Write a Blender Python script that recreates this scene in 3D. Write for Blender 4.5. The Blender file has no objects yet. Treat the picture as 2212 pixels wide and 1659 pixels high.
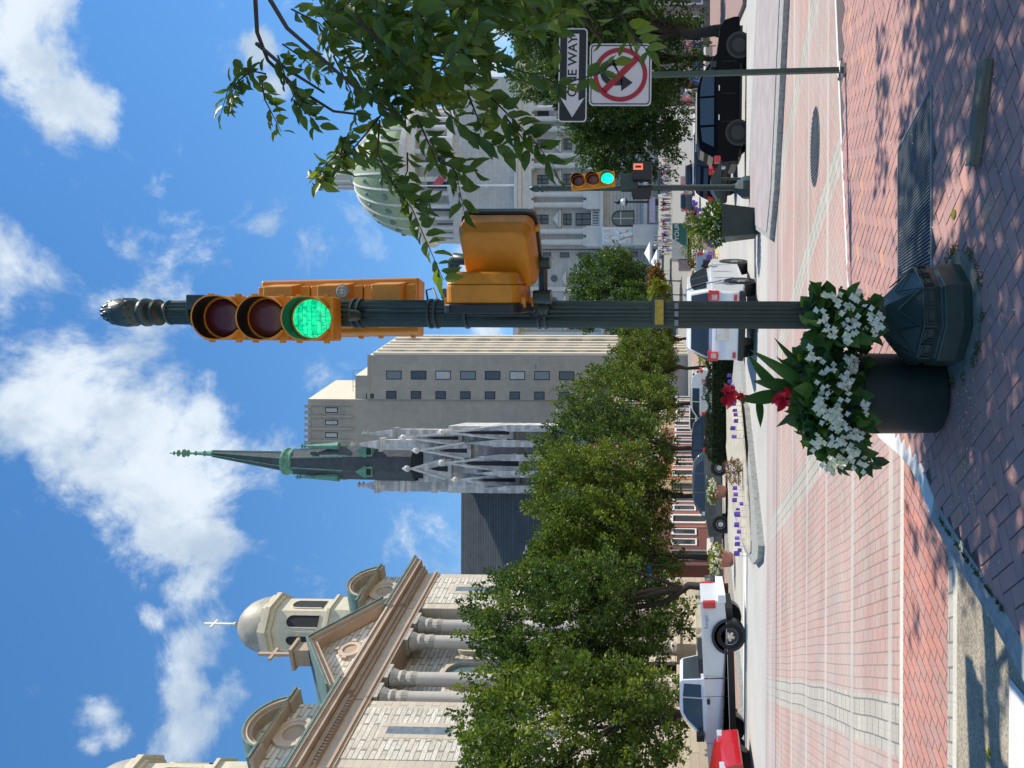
import bpy, math, random
import numpy as np
from mathutils import Vector, Matrix
R = math.radians
PI = math.pi
S = bpy.context.scene
COL = S.collection
# ------------------------------------------------------------------ camera, sky, sun, exposure
CAM = Vector((0, 0, 1.65)); FPX = 1662.0; U0 = 829.5; VP = 1418.0
th, ph = R(2.0), R(0.25)
FWD = Vector((0, math.cos(th), math.sin(th)))
UP0 = Vector((0, -math.sin(th), math.cos(th))); RT0 = Vector((1, 0, 0))
RT = RT0 * math.cos(ph) + UP0 * math.sin(ph)
UPV = UP0 * math.cos(ph) - RT0 * math.sin(ph)
cd = bpy.data.cameras.new("camera"); cam = bpy.data.objects.new("camera", cd); COL.objects.link(cam)
cx, cy, cz = -UPV, RT, -FWD           # the photograph lies on its side: the place's up is the picture's left
cam.matrix_world = Matrix(((cx[0], cy[0], cz[0], CAM[0]), (cx[1], cy[1], cz[1], CAM[1]), (cx[2], cy[2], cz[2], CAM[2]), (0, 0, 0, 1)))
cd.sensor_width = 36; cd.lens = 36 * FPX / 2212; cd.shift_x = -(VP - 1106) / 2212; cd.clip_end = 3000; cd.clip_start = .05
S.camera = cam

SUN_EL = R(56); SUND = Vector((math.cos(SUN_EL) * math.cos(R(8)), math.cos(SUN_EL) * math.sin(R(8)), math.sin(SUN_EL)))
sl = bpy.data.lights.new("sun", 'SUN'); sl.energy = 4.6; sl.angle = R(.5); sl.color = (1, .93, .80)
sun = bpy.data.objects.new("sun", sl); COL.objects.link(sun); sun.rotation_euler = (-SUND).to_track_quat('-Z', 'Y').to_euler()
W = bpy.data.worlds.new("World"); S.world = W; W.use_nodes = True
nt = W.node_tree; nt.nodes.clear(); N = nt.nodes; L = nt.links

def ray(U, V):
    return RT * ((U - U0) / FPX) + UPV * ((VP - V) / FPX) + FWD
def P(U, V, Y):
    d = ray(U, V); return CAM + d * (Y / d.y)
def G(U, V, z=0.0):
    d = ray(U, V); return CAM + d * ((z - CAM.z) / d.z)

def nd(tree, t, **k):
    n = tree.nodes.new(t)
    for a, b in k.items():
        if a.startswith('i_'):
            n.inputs[a[2:].replace('_', ' ')].default_value = b
        else: setattr(n, a, b)
    return n
sky = nd(nt, 'ShaderNodeTexSky', sky_type='NISHITA', sun_disc=False, sun_elevation=SUN_EL, sun_rotation=R(82), altitude=50, air_density=1.15, dust_density=.05, ozone_density=3.2)
hs = nd(nt, 'ShaderNodeHueSaturation'); hs.inputs['Saturation'].default_value = 1.24; hs.inputs['Value'].default_value = .9
L.new(sky.outputs[0], hs.inputs['Color'])
tc = nd(nt, 'ShaderNodeTexCoord')
blobs = [(40,1600,120),(100,1520,95),(150,1460,70),(200,1410,55),(120,1440,60),
 (20,1120,90),(90,1060,120),(50,950,110),(130,910,140),(230,1010,95),(290,920,125),(150,760,130),(280,760,140),(370,820,105),(440,770,70),(400,690,95),(60,800,60),
 (300,620,100),(410,590,90),(220,640,70),(370,480,80),(440,500,60),(400,370,75),(450,300,70),(410,250,75),(400,170,70),(440,90,75),(400,60,70),(490,160,50),(340,330,40),(370,40,60),
 (225,110,48),(250,75,40),(205,60,36),(1040,970,60),(1010,1100,36),(1040,1520,70),(1080,1600,60),(560,1560,45),(600,1470,40)]
prev = None
for (v, u, r) in blobs:
    d = ray(u, v).normalized()
    vd = nd(nt, 'ShaderNodeVectorMath', operation='DISTANCE'); vd.inputs[1].default_value = d; L.new(tc.outputs['Generated'], vd.inputs[0])
    mr = nd(nt, 'ShaderNodeMapRange', interpolation_type='SMOOTHSTEP'); mr.inputs['From Min'].default_value = 0; mr.inputs['From Max'].default_value = r * 1.55 / FPX
    mr.inputs['To Min'].default_value = 1; mr.inputs['To Max'].default_value = 0; L.new(vd.outputs['Value'], mr.inputs['Value'])
    if prev is None: prev = mr.outputs[0]
    else:
        m = nd(nt, 'ShaderNodeMath', operation='SMOOTH_MAX'); m.inputs[2].default_value = .25; L.new(prev, m.inputs[0]); L.new(mr.outputs[0], m.inputs[1]); prev = m.outputs[0]
def wnoise(scale, detail, rough, off, dist=0):
    mp = nd(nt, 'ShaderNodeMapping'); mp.inputs['Location'].default_value = off; L.new(tc.outputs['Generated'], mp.inputs[0])
    n = nd(nt, 'ShaderNodeTexNoise'); n.inputs['Scale'].default_value = scale; n.inputs['Detail'].default_value = detail; n.inputs['Roughness'].default_value = rough
    n.inputs['Distortion'].default_value = dist; L.new(mp.outputs[0], n.inputs['Vector']); return n.outputs['Fac']
def wm(op, a, b, clamp=False):
    m = nd(nt, 'ShaderNodeMath', operation=op, use_clamp=clamp)
    for i, x in enumerate((a, b)):
        if isinstance(x, (int, float)): m.inputs[i].default_value = x
        else: L.new(x, m.inputs[i])
    return m.outputs[0]
n1 = wnoise(6.5, 13, .64, (1.3, 2.1, .4), .35)
n2 = wnoise(20, 6, .6, (4, 0, 2), .2)
den = wm('ADD', wm('MULTIPLY', prev, 1.1), wm('ADD', wm('MULTIPLY', wm('SUBTRACT', n1, .5), 3.7), wm('MULTIPLY', wm('SUBTRACT', n2, .5), 1.2)))
mrd = nd(nt, 'ShaderNodeMapRange', interpolation_type='SMOOTHSTEP'); mrd.inputs['From Min'].default_value = .36; mrd.inputs['From Max'].default_value = 1.15
L.new(den, mrd.inputs['Value'])
n3 = wnoise(9, 8, .6, (1.36, 2.16, .46), .3)
shd = nd(nt, 'ShaderNodeMapRange', interpolation_type='SMOOTHSTEP'); shd.inputs['From Min'].default_value = .36; shd.inputs['From Max'].default_value = .64; L.new(n3, shd.inputs['Value'])
cc = nd(nt, 'ShaderNodeMix', data_type='RGBA'); cc.inputs['A'].default_value = (2.7, 3.35, 4.1, 1); cc.inputs['B'].default_value = (4.5, 4.95, 5.4, 1); L.new(shd.outputs[0], cc.inputs['Factor'])
mx = nd(nt, 'ShaderNodeMix', data_type='RGBA'); L.new(wm('MULTIPLY', mrd.outputs[0], .95), mx.inputs['Factor']); L.new(hs.outputs[0], mx.inputs['A']); L.new(cc.outputs['Result'], mx.inputs['B'])
bg = nd(nt, 'ShaderNodeBackground'); bg.inputs['Strength'].default_value = .15; L.new(mx.outputs['Result'], bg.inputs['Color'])
wo = nd(nt, 'ShaderNodeOutputWorld'); L.new(bg.outputs[0], wo.inputs[0])
S.view_settings.view_transform = 'Standard'; S.view_settings.look = 'None'; S.view_settings.exposure = 0.33; S.view_settings.gamma = 1
S.cycles.max_bounces = 6; S.cycles.diffuse_bounces = 3; S.cycles.glossy_bounces = 3; S.cycles.transmission_bounces = 4; S.cycles.transparent_max_bounces = 6
S.cycles.use_denoising = True; S.cycles.sample_clamp_indirect = 4
# ------------------------------------------------------------------ helpers
class MB:
    def __init__(s, M=None): s.v = []; s.f = []; s.m = []; s.M = M; s.col = []
    def add(s, vs, fs, mi=0):
        o = len(s.v)
        if s.M is not None: vs = [s.M @ Vector(p) for p in vs]
        s.v += [tuple(p) for p in vs]; s.f += [tuple(i + o for i in f) for f in fs]; s.m += [mi] * len(fs)
    def box(s, x0, y0, z0, x1, y1, z1, mi=0, M=None):
        vs = [(x0,y0,z0),(x1,y0,z0),(x1,y1,z0),(x0,y1,z0),(x0,y0,z1),(x1,y0,z1),(x1,y1,z1),(x0,y1,z1)]
        if M is not None: vs = [M @ Vector(p) for p in vs]
        s.add(vs, [(3,2,1,0),(4,5,6,7),(0,1,5,4),(1,2,6,5),(2,3,7,6),(3,0,4,7)], mi)
    def prism(s, pts, a, b, axis='y', mi=0, M=None, caps=True):
        n = len(pts)
        def q(p, t): return (p[0], t, p[1]) if axis == 'y' else ((p[0], p[1], t) if axis == 'z' else (t, p[0], p[1]))
        vs = [q(p, a) for p in pts] + [q(p, b) for p in pts]
        if M is not None: vs = [M @ Vector(p) for p in vs]
        fs = [(i, (i + 1) % n, (i + 1) % n + n, i + n) for i in range(n)]
        if caps: fs += [tuple(range(n))[::-1], tuple(range(n, 2 * n))]
        s.add(vs, fs, mi)
    def ring(s, outer, inner, a, b, axis='y', mi=0):
        n = len(outer)
        def q(p, t): return (p[0], t, p[1]) if axis == 'y' else ((p[0], p[1], t) if axis == 'z' else (t, p[0], p[1]))
        vs = [q(p, t) for t in (a, b) for L_ in (outer, inner) for p in L_]
        fs = []
        for i in range(n):
            j = (i + 1) % n
            fs += [(i, j, n + j, n + i), (2*n+i, 3*n+i, 3*n+j, 2*n+j), (i, 2*n+i, 2*n+j, j), (n+i, n+j, 3*n+j, 3*n+i)]
        s.add(vs, fs, mi)
    def cyl(s, p0, p1, r0, r1=None, n=10, mi=0, caps=True):
        r1 = r0 if r1 is None else r1
        p0, p1 = Vector(p0), Vector(p1); d = p1 - p0
        if d.length < 1e-6: return
        d.normalize(); a = d.orthogonal().normalized(); b = d.cross(a)
        vs = [p0 + (a * math.cos(2*PI*i/n) + b * math.sin(2*PI*i/n)) * r0 for i in range(n)] + [p1 + (a * math.cos(2*PI*i/n) + b * math.sin(2*PI*i/n)) * r1 for i in range(n)]
        fs = [(i, (i+1) % n, (i+1) % n + n, i + n) for i in range(n)]
        if caps: fs += [tuple(range(n))[::-1], tuple(range(n, 2*n))]
        s.add(vs, fs, mi)
    def tube(s, pts, rs, n=8, mi=0):
        pts = [Vector(p) for p in pts]
        if not hasattr(rs, '__len__'): rs = [rs] * len(pts)
        vs = []; a = None
        for i, p in enumerate(pts):
            d = (pts[min(i+1, len(pts)-1)] - pts[max(i-1, 0)])
            d = d.normalized() if d.length > 1e-9 else Vector((0,0,1))
            if a is None: a = d.orthogonal().normalized()
            else:
                a = a - d * a.dot(d); a = a.normalized() if a.length > 1e-6 else d.orthogonal().normalized()
            b = d.cross(a)
            vs += [p + (a * math.cos(2*PI*k/n) + b * math.sin(2*PI*k/n)) * rs[i] for k in range(n)]
        fs = []
        for i in range(len(pts)-1):
            for k in range(n):
                fs.append((i*n+k, i*n+(k+1) % n, (i+1)*n+(k+1) % n, (i+1)*n+k))
        fs += [tuple(range(n))[::-1], tuple(range((len(pts)-1)*n, len(pts)*n))]
        s.add(vs, fs, mi)
    def lathe(s, prof, c=(0,0,0), n=24, mi=0, rot=0, sx=1, sy=1, flute=None):
        vs = []
        for (r, z) in prof:
            for k in range(n):
                a = 2*PI*k/n + rot; rr = r * (1 - flute * (k % 2)) if flute else r
                vs.append((c[0] + rr*math.cos(a)*sx, c[1] + rr*math.sin(a)*sy, c[2] + z))
        fs = []
        for i in range(len(prof)-1):
            for k in range(n): fs.append((i*n+k, i*n+(k+1) % n, (i+1)*n+(k+1) % n, (i+1)*n+k))
        fs += [tuple(range(n))[::-1], tuple(range((len(prof)-1)*n, len(prof)*n))]
        s.add(vs, fs, mi)
    def sph(s, c, r, n=8, mi=0):
        if not hasattr(r, '__len__'): r = (r, r, r)
        vs = [(c[0], c[1], c[2]-r[2])]; m = n // 2 + 1
        for i in range(1, m):
            t = PI*i/m - PI/2
            for k in range(n): vs.append((c[0]+r[0]*math.cos(t)*math.cos(2*PI*k/n), c[1]+r[1]*math.cos(t)*math.sin(2*PI*k/n), c[2]+r[2]*math.sin(t)))
        vs.append((c[0], c[1], c[2]+r[2])); fs = []
        for k in range(n): fs.append((0, 1+(k+1) % n, 1+k))
        for i in range(m-2):
            for k in range(n): fs.append((1+i*n+k, 1+i*n+(k+1) % n, 1+(i+1)*n+(k+1) % n, 1+(i+1)*n+k))
        o = 1+(m-2)*n
        for k in range(n): fs.append((o+k, o+(k+1) % n, len(vs)-1))
        s.add(vs, fs, mi)
    def build(s, name, mats, parent=None, smooth=False, world=False, bevel=0, seg=2, angle=None):
        me = bpy.data.meshes.new(name)
        vs = s.v
        if world and parent is not None:
            Mi = WM[parent.name].inverted(); vs = [tuple(Mi @ Vector(p)) for p in vs]
        me.from_pydata(vs, [], s.f); me.update()
        if not isinstance(mats, (list, tuple)): mats = [mats]
        for m in mats: me.materials.append(m)
        if len(mats) > 1: me.polygons.foreach_set('material_index', s.m)
        if smooth:
            me.polygons.foreach_set('use_smooth', [True] * len(me.polygons))
            if angle: me.set_sharp_from_angle(angle=R(angle))
        o = bpy.data.objects.new(name, me); COL.objects.link(o)
        if parent is not None: o.parent = parent; WM[o.name] = WM[parent.name]
        else: WM[o.name] = Matrix.Identity(4)
        if bevel:
            b = o.modifiers.new('bevel', 'BEVEL'); b.width = bevel; b.segments = seg; b.limit_method = 'ANGLE'; b.angle_limit = R(35)
        return o
WM = {}
def tag(o, label, cat, group=None):
    o['label'] = label; o['category'] = cat
    if group: o['group'] = group
    return o
def thing(name, label, cat, loc=(0,0,0), rz=0, group=None, tilt=0):
    o = bpy.data.objects.new(name, None); COL.objects.link(o); o.empty_display_size = .1
    o.location = loc; o.rotation_euler = (0, tilt, rz)
    WM[o.name] = Matrix.Translation(Vector(loc)) @ o.rotation_euler.to_matrix().to_4x4()
    return tag(o, label, cat, group)
def each(name, mats, parent, fns, M_=None, **k):
    for f in fns:
        b = MB(M_); f(b); b.build(name, mats, parent, **k)
def struct(o, kind='structure'): o['kind'] = kind; return o
def dup(root, loc, rz=0, label=None, group=None, scale=None):
    def cp(o, par):
        c = o.copy(); COL.objects.link(c)
        if par is not None: c.parent = par
        for ch in list(o.children): cp(ch, c)
        return c
    r = cp(root, None); r.location = loc; r.rotation_euler = (0, 0, rz)
    if scale is not None: r.scale = (scale,)*3 if not hasattr(scale, '__len__') else scale
    if label: r['label'] = label
    if group: r['group'] = group
    return r
def text(name, s, size, mat, M, parent=None, ext=.001, ax='CENTER', sx=1, bold=0):
    c = bpy.data.curves.new(name, 'FONT'); c.body = s; c.size = size; c.extrude = ext; c.align_x = ax; c.align_y = 'CENTER'; c.offset = bold
    o0 = bpy.data.objects.new(name, c); COL.objects.link(o0); me = bpy.data.meshes.new_from_object(o0.evaluated_get(bpy.context.evaluated_depsgraph_get())); bpy.data.objects.remove(o0)
    me.name = name; me.materials.clear(); me.materials.append(mat); o = bpy.data.objects.new(name, me); COL.objects.link(o); WM[o.name] = Matrix.Identity(4)
    if parent is not None: o.parent = parent
    o.matrix_basis = M @ Matrix.Diagonal((sx, 1, 1, 1)); return o
def facing(x, y, z, rz=0):      # plane whose text reads from -Y, upright
    return Matrix.Translation((x, y, z)) @ Matrix.Rotation(rz, 4, 'Z') @ Matrix.Rotation(PI/2, 4, 'X')
# materials
def newmat(name):
    m = bpy.data.materials.new(name); m.use_nodes = True; t = m.node_tree; b = t.nodes['Principled BSDF']; return m, t, b
def noise(t, scale, detail=4, rough=.55, coord='Object', sc=None):
    c = nd(t, 'ShaderNodeTexCoord'); n = nd(t, 'ShaderNodeTexNoise'); n.inputs['Scale'].default_value = scale; n.inputs['Detail'].default_value = detail; n.inputs['Roughness'].default_value = rough
    if sc:
        mp = nd(t, 'ShaderNodeMapping'); mp.inputs['Scale'].default_value = sc; t.links.new(c.outputs[coord], mp.inputs[0]); t.links.new(mp.outputs[0], n.inputs['Vector'])
    else: t.links.new(c.outputs[coord], n.inputs['Vector'])
    return n.outputs['Fac']
def ramp(t, fac, stops):
    r = nd(t, 'ShaderNodeValToRGB'); e = r.color_ramp.elements
    while len(e) < len(stops): e.new(.5)
    for i, (p, c) in enumerate(stops): e[i].position = p; e[i].color = (*c, 1)
    t.links.new(fac, r.inputs[0]); return r.outputs[0]
def mixc(t, f, a, b, mode='MIX'):
    m = nd(t, 'ShaderNodeMix', data_type='RGBA', blend_type=mode)
    for k, x in (('Factor', f), ('A', a), ('B', b)):
        if isinstance(x, (int, float)): m.inputs[k].default_value = x
        elif isinstance(x, (tuple, list)): m.inputs[k].default_value = (*x[:3], 1)
        else: t.links.new(x, m.inputs[k])
    return m.outputs['Result']
def bumpn(t, b, h, strength=.3, dist=.02):
    bn = nd(t, 'ShaderNodeBump'); bn.inputs['Strength'].default_value = strength; bn.inputs['Distance'].default_value = dist
    t.links.new(h, bn.inputs['Height']); t.links.new(bn.outputs[0], b.inputs['Normal'])
def mat(name, col, rough=.6, metal=0, var=.25, scale=3, bump=0, bscale=30, coat=0, spec=None, sc=None):
    m, t, b = newmat(name)
    f = noise(t, scale, 6, .65, sc=sc)
    lo = tuple(max(0, c * (1 - var)) for c in col); hi = tuple(min(1, c * (1 + var)) for c in col)
    t.links.new(ramp(t, f, [(.3, lo), (.7, hi)]), b.inputs['Base Color'])
    b.inputs['Roughness'].default_value = rough; b.inputs['Metallic'].default_value = metal
    if coat: b.inputs['Coat Weight'].default_value = coat; b.inputs['Coat Roughness'].default_value = .06
    if spec is not None: b.inputs['Specular IOR Level'].default_value = spec
    if bump: bumpn(t, b, noise(t, bscale, 4), bump, .01)
    return m
def emis(name, col, st):
    m, t, b = newmat(name); b.inputs['Base Color'].default_value = (*col, 1); b.inputs['Emission Color'].default_value = (*col, 1); b.inputs['Emission Strength'].default_value = st; return m
def glassm(name, col=(.03,.04,.05), rough=.06):
    m, t, b = newmat(name); b.inputs['Base Color'].default_value = (*col, 1); b.inputs['Roughness'].default_value = rough; b.inputs['Specular IOR Level'].default_value = .8; return m
def leafm(name, c0, c1, c2, trans=.35, rough=.45):
    m, t, b = newmat(name); a = nd(t, 'ShaderNodeAttribute', attribute_name='rnd')
    col = ramp(t, a.outputs['Fac'], [(0, c0), (.6, c1), (1, c2)])
    t.links.new(col, b.inputs['Base Color']); b.inputs['Roughness'].default_value = rough; b.inputs['Specular IOR Level'].default_value = .35
    tr = nd(t, 'ShaderNodeBsdfTranslucent'); br = mixc(t, 1.0, col, (1.6, 1.7, .6), 'MULTIPLY'); t.links.new(br, tr.inputs[0])
    ms = nd(t, 'ShaderNodeMixShader'); ms.inputs[0].default_value = trans; t.links.new(b.outputs[0], ms.inputs[1]); t.links.new(tr.outputs[0], ms.inputs[2])
    t.links.new(ms.outputs[0], t.nodes['Material Output'].inputs[0]); return m
def brickm(name, c1, c2, mortar, w, h, ms=.01, vec='xz', noise_var=.25, distort=0, bump=.4, rough=.85, sheet=None, off=.5, bias=0, squash=1):
    m, t, b = newmat(name); c = nd(t, 'ShaderNodeTexCoord'); sp = nd(t, 'ShaderNodeSeparateXYZ'); t.links.new(c.outputs['Object'], sp.inputs[0]); cb = nd(t, 'ShaderNodeCombineXYZ')
    ix = {'x': 0, 'y': 1, 'z': 2}
    t.links.new(sp.outputs[ix[vec[0]]], cb.inputs[0]); t.links.new(sp.outputs[ix[vec[1]]], cb.inputs[1]); v = cb.outputs[0]
    if distort:
        n = nd(t, 'ShaderNodeTexNoise'); n.inputs['Scale'].default_value = 1.2 / h * .3; n.inputs['Detail'].default_value = 2; t.links.new(v, n.inputs['Vector'])
        s1 = nd(t, 'ShaderNodeVectorMath', operation='SUBTRACT'); s1.inputs[1].default_value = (.5,.5,.5); t.links.new(n.outputs['Color'], s1.inputs[0])
        s2 = nd(t, 'ShaderNodeVectorMath', operation='SCALE'); s2.inputs['Scale'].default_value = distort; t.links.new(s1.outputs[0], s2.inputs[0])
        s3 = nd(t, 'ShaderNodeVectorMath', operation='ADD'); t.links.new(v, s3.inputs[0]); t.links.new(s2.outputs[0], s3.inputs[1]); v = s3.outputs[0]
    bk = nd(t, 'ShaderNodeTexBrick', offset=off, squash=squash); bk.inputs['Scale'].default_value = 1; bk.inputs['Brick Width'].default_value = w; bk.inputs['Row Height'].default_value = h
    bk.inputs['Mortar Size'].default_value = ms; bk.inputs['Mortar Smooth'].default_value = .3; bk.inputs['Bias'].default_value = bias
    bk.inputs['Color1'].default_value = (*c1, 1); bk.inputs['Color2'].default_value = (*c2, 1); bk.inputs['Mortar'].default_value = (*mortar, 1); t.links.new(v, bk.inputs['Vector'])
    f = noise(t, .9, 6, .7); g = ramp(t, f, [(.25, (1-noise_var,)*3), (.75, (1+noise_var,)*3)])
    t.links.new(mixc(t, 1.0, bk.outputs['Color'], g, 'MULTIPLY'), b.inputs['Base Color']); b.inputs['Roughness'].default_value = rough
    if bump:
        inv = nd(t, 'ShaderNodeMath', operation='SUBTRACT'); inv.inputs[0].default_value = 1; t.links.new(bk.outputs['Fac'], inv.inputs[1])
        n2 = noise(t, 2.2 / h, 5, .7); ad = nd(t, 'ShaderNodeMath', operation='ADD'); t.links.new(inv.outputs[0], ad.inputs[0]); t.links.new(n2, ad.inputs[1])
        bumpn(t, b, ad.outputs[0], bump, h * .25)
    return m
def circ(cx_, cz_, r, n=24, a0=0, a1=2*PI, rz=None):
    rz = r if rz is None else rz; full = abs(a1 - a0 - 2*PI) < 1e-6; k = n if full else n + 1
    return [(cx_ + r*math.cos(a0 + (a1-a0)*i/n), cz_ + rz*math.sin(a0 + (a1-a0)*i/n)) for i in range(k)]
def rrect(x0, z0, x1, z1, r, n=4):
    p = []
    for (cx_, cz_, a) in ((x1-r, z1-r, 0), (x0+r, z1-r, PI/2), (x0+r, z0+r, PI), (x1-r, z0+r, 3*PI/2)):
        p += [(cx_+r*math.cos(a+PI/2*i/n), cz_+r*math.sin(a+PI/2*i/n)) for i in range(n+1)]
    return p
# leaves: arrays of centres, directions (stem to tip), normals
def leaves(name, mat_, C_, D_, N_, Ls, Ws, parent, kind='far', rnd=None, seed=0):
    rg = np.random.default_rng(seed); C_ = np.asarray(C_, float); n = len(C_)
    D_ = np.asarray(D_, float); D_ /= np.linalg.norm(D_, axis=1)[:, None] + 1e-9
    N_ = np.asarray(N_, float); N_ = N_ - D_ * (N_ * D_).sum(1)[:, None]; N_ /= np.linalg.norm(N_, axis=1)[:, None] + 1e-9
    B_ = np.cross(N_, D_); Ls = np.broadcast_to(np.asarray(Ls, float), (n,))[:, None]; Ws = np.broadcast_to(np.asarray(Ws, float), (n,))[:, None]
    if kind == 'far':
        tpl = [(0, 0, 0), (.45, .5, .12), (1, 0, -.05), (.45, -.5, .12)]; fc = [(0, 1, 2, 3)]
    else:
        tpl = [(0,0,0),(.22,0,-.03),(.55,0,-.02),(1.0,0,-.16), (.16,.36,.04),(.45,.5,.08),(.76,.27,.01), (.16,-.36,.04),(.45,-.5,.08),(.76,-.27,.01)]
        fc = [(0,1,4),(1,2,5,4),(2,3,6,5),(0,7,1),(1,7,8,2),(2,8,9,3)]
    k = len(tpl); V_ = np.zeros((n, k, 3))
    for i, (a, b, c) in enumerate(tpl): V_[:, i] = C_ + D_*Ls*a + B_*Ws*b + N_*Ls*c
    V_ = V_.reshape(-1, 3)
    if parent is not None and WM[parent.name] != Matrix.Identity(4) and kind != 'local':
        pass
    me = bpy.data.meshes.new(name); me.vertices.add(n*k); me.vertices.foreach_set('co', V_.ravel())
    tot = sum(len(f) for f in fc); lp = np.concatenate([np.array(f) for f in fc]); loops = (np.arange(n)[:, None]*k + lp[None]).ravel()
    me.loops.add(len(loops)); me.loops.foreach_set('vertex_index', loops)
    st = np.cumsum([0] + [len(f) for f in fc[:-1]]); starts = (np.arange(n)[:, None]*tot + st[None]).ravel()
    me.polygons.add(n*len(fc)); me.polygons.foreach_set('loop_start', starts); me.update(calc_edges=True); me.validate()
    at = me.attributes.new('rnd', 'FLOAT', 'POINT'); rr = rg.random(n) if rnd is None else rnd
    at.data.foreach_set('value', np.repeat(rr, k).astype(np.float32))
    if kind != 'far': me.polygons.foreach_set('use_smooth', [True]*len(me.polygons))
    me.materials.append(mat_); o = bpy.data.objects.new(name, me); COL.objects.link(o)
    if parent is not None: o.parent = parent; WM[o.name] = WM[parent.name]
    return o
def unit(rg, n):
    v = rg.normal(size=(n, 3)); return v / np.linalg.norm(v, axis=1)[:, None]
def crown(seed, rx, ry, rz, clumps=380, per=45, leaf=.13, tuft=.55, up=.7, cz=0, flat=.0):
    rg = np.random.default_rng(seed); d = unit(rg, clumps)
    ph_ = rg.random(6)*6.28
    lump = 1 + .17*np.sin(3*d[:,0]+ph_[0])+.15*np.sin(4*d[:,1]+ph_[1]+2*d[:,2]) + .10*np.sin(7*d[:,2]+ph_[2]+3*d[:,0])
    rad = (.45 + .55*rg.random(clumps)**.45) * lump
    c = d * rad[:, None] * np.array([rx, ry, rz]); 
    ax = d*np.array([.7,.7,.5]) + np.array([0,0,up]) + rg.normal(size=(clumps,3))*.25; ax /= np.linalg.norm(ax, axis=1)[:,None]
    ln = tuft*(.5+1.0*rg.random(clumps))
    tt = rg.random((clumps, per)); sp = (.10+.20*(1-tt))*tuft*2
    off = unit(rg, clumps*per).reshape(clumps, per, 3)*sp[...,None]*(.4+.6*rg.random((clumps,per,1)))
    C_ = c[:,None]+ax[:,None]*(ln[:,None]*tt)[...,None]*1.2+off
    D_ = ax[:,None]*.5+off/(np.linalg.norm(off,axis=2)[...,None]+1e-9)*.9+rg.normal(size=off.shape)*.3
    N_ = rg.normal(size=off.shape)+np.array([0,0,.9])
    n = clumps*per; C_ = C_.reshape(n,3); C_[:,2] += cz
    tone = np.repeat(rg.random(clumps)**1.2*.65, per)+rg.random(n)*.38
    Ls = leaf*(.6+.7*rg.random(n)); return C_, D_.reshape(n,3), N_.reshape(n,3), Ls, Ls*.62, tone
# ------------------------------------------------------------------ materials
M = {}
M['green'] = mat('dark_green_paint', (.019,.038,.035), .42, var=.3, scale=9, coat=.1)
M['green2'] = mat('green_planter_plastic', (.012,.028,.028), .5, var=.25, scale=4)
M['yellow'] = mat('signal_yellow', (.62,.23,.008), .5, var=.14, scale=14, bump=.08, bscale=60)
M['yellow2'] = mat('faded_signal_yellow', (.66,.27,.03), .5, var=.12, scale=10)
M['black'] = mat('black_plastic', (.012,.013,.016), .45)
M['rubber'] = mat('tyre_rubber', (.012,.012,.012), .85)
M['offred'] = mat('unlit_red_lens', (.07,.008,.012), .35, var=.2, scale=40, coat=.15)
M['offamb'] = mat('unlit_amber_lens', (.10,.018,.012), .35, var=.2, scale=40, coat=.15)
M['redlit'] = emis('lit_red_countdown', (1,.06,.03), 3.0)
def greenlens():
    m, t, b = newmat('lit_green_lens'); c = nd(t, 'ShaderNodeTexCoord'); sp = nd(t, 'ShaderNodeSeparateXYZ'); t.links.new(c.outputs['Object'], sp.inputs[0]); cb = nd(t, 'ShaderNodeCombineXYZ')
    t.links.new(sp.outputs[0], cb.inputs[0]); t.links.new(sp.outputs[2], cb.inputs[1])
    bk = nd(t, 'ShaderNodeTexBrick'); bk.inputs['Scale'].default_value = 1; bk.inputs['Brick Width'].default_value = .05; bk.inputs['Row Height'].default_value = .026; bk.inputs['Mortar Size'].default_value = .0025; bk.inputs['Mortar Smooth'].default_value = 1
    bk.inputs['Color1'].default_value = (.0,.75,.32,1); bk.inputs['Color2'].default_value = (.02,1,.42,1); bk.inputs['Mortar'].default_value = (0,.16,.07,1); t.links.new(cb.outputs[0], bk.inputs['Vector'])
    t.links.new(mixc(t, 1.0, bk.outputs[0], ramp(t, noise(t, 45, 3), [(.35, (.45,.5,.6)), (.65, (1.2,1.1,1))]), 'MULTIPLY'), b.inputs['Emission Color']); b.inputs['Emission Strength'].default_value = 1.0; b.inputs['Base Color'].default_value = (0,.1,.05,1); b.inputs['Roughness'].default_value = .2; return m
M['grn'] = greenlens()
M['grnfar'] = emis('far_lit_green_lens', (.0,1,.5), 1.1)
M['steel'] = mat('galvanised_steel', (.22,.24,.25), .45, .5)
M['white'] = mat('white_paint', (.78,.79,.8), .45, var=.05)
M['silver'] = mat('silver_trim', (.55,.55,.56), .3, .7)
M['signwhite'] = mat('sign_white_sheeting', (.74,.72,.74), .5, var=.04)
M['signblack'] = mat('sign_black', (.012,.014,.022), .5)
M['signred'] = mat('sign_red', (.42,.012,.03), .5, var=.1)
M['glass'] = glassm('dark_glass'); M['glassg'] = glassm('green_tinted_glass', (.02,.045,.045))
M['chrome'] = mat('chrome', (.6,.6,.6), .15, 1)
M['granite'] = mat('granite_kerb', (.30,.30,.28), .8, var=.35, scale=14, bump=.3, bscale=60)
M['kerbl'] = mat('pale_kerb', (.62,.61,.57), .8, var=.12, scale=6, bump=.2)
M['conc'] = mat('concrete', (.46,.44,.39), .85, var=.15, scale=1.2, bump=.15)
M['mulch'] = mat('dry_planting_soil', (.42,.38,.30), .95, var=.35, scale=5, bump=.4)
M['terra'] = mat('terracotta', (.46,.19,.13), .8, var=.15)
M['wood'] = mat('weathered_timber', (.15,.14,.105), .85, var=.4, scale=5, bump=.5, sc=(1,12,12))
M['bark'] = mat('tree_bark', (.045,.035,.027), .9, var=.4, scale=8, bump=.6)
M['bark2'] = mat('dark_twig_bark', (.05,.035,.03), .8, var=.3)
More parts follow.
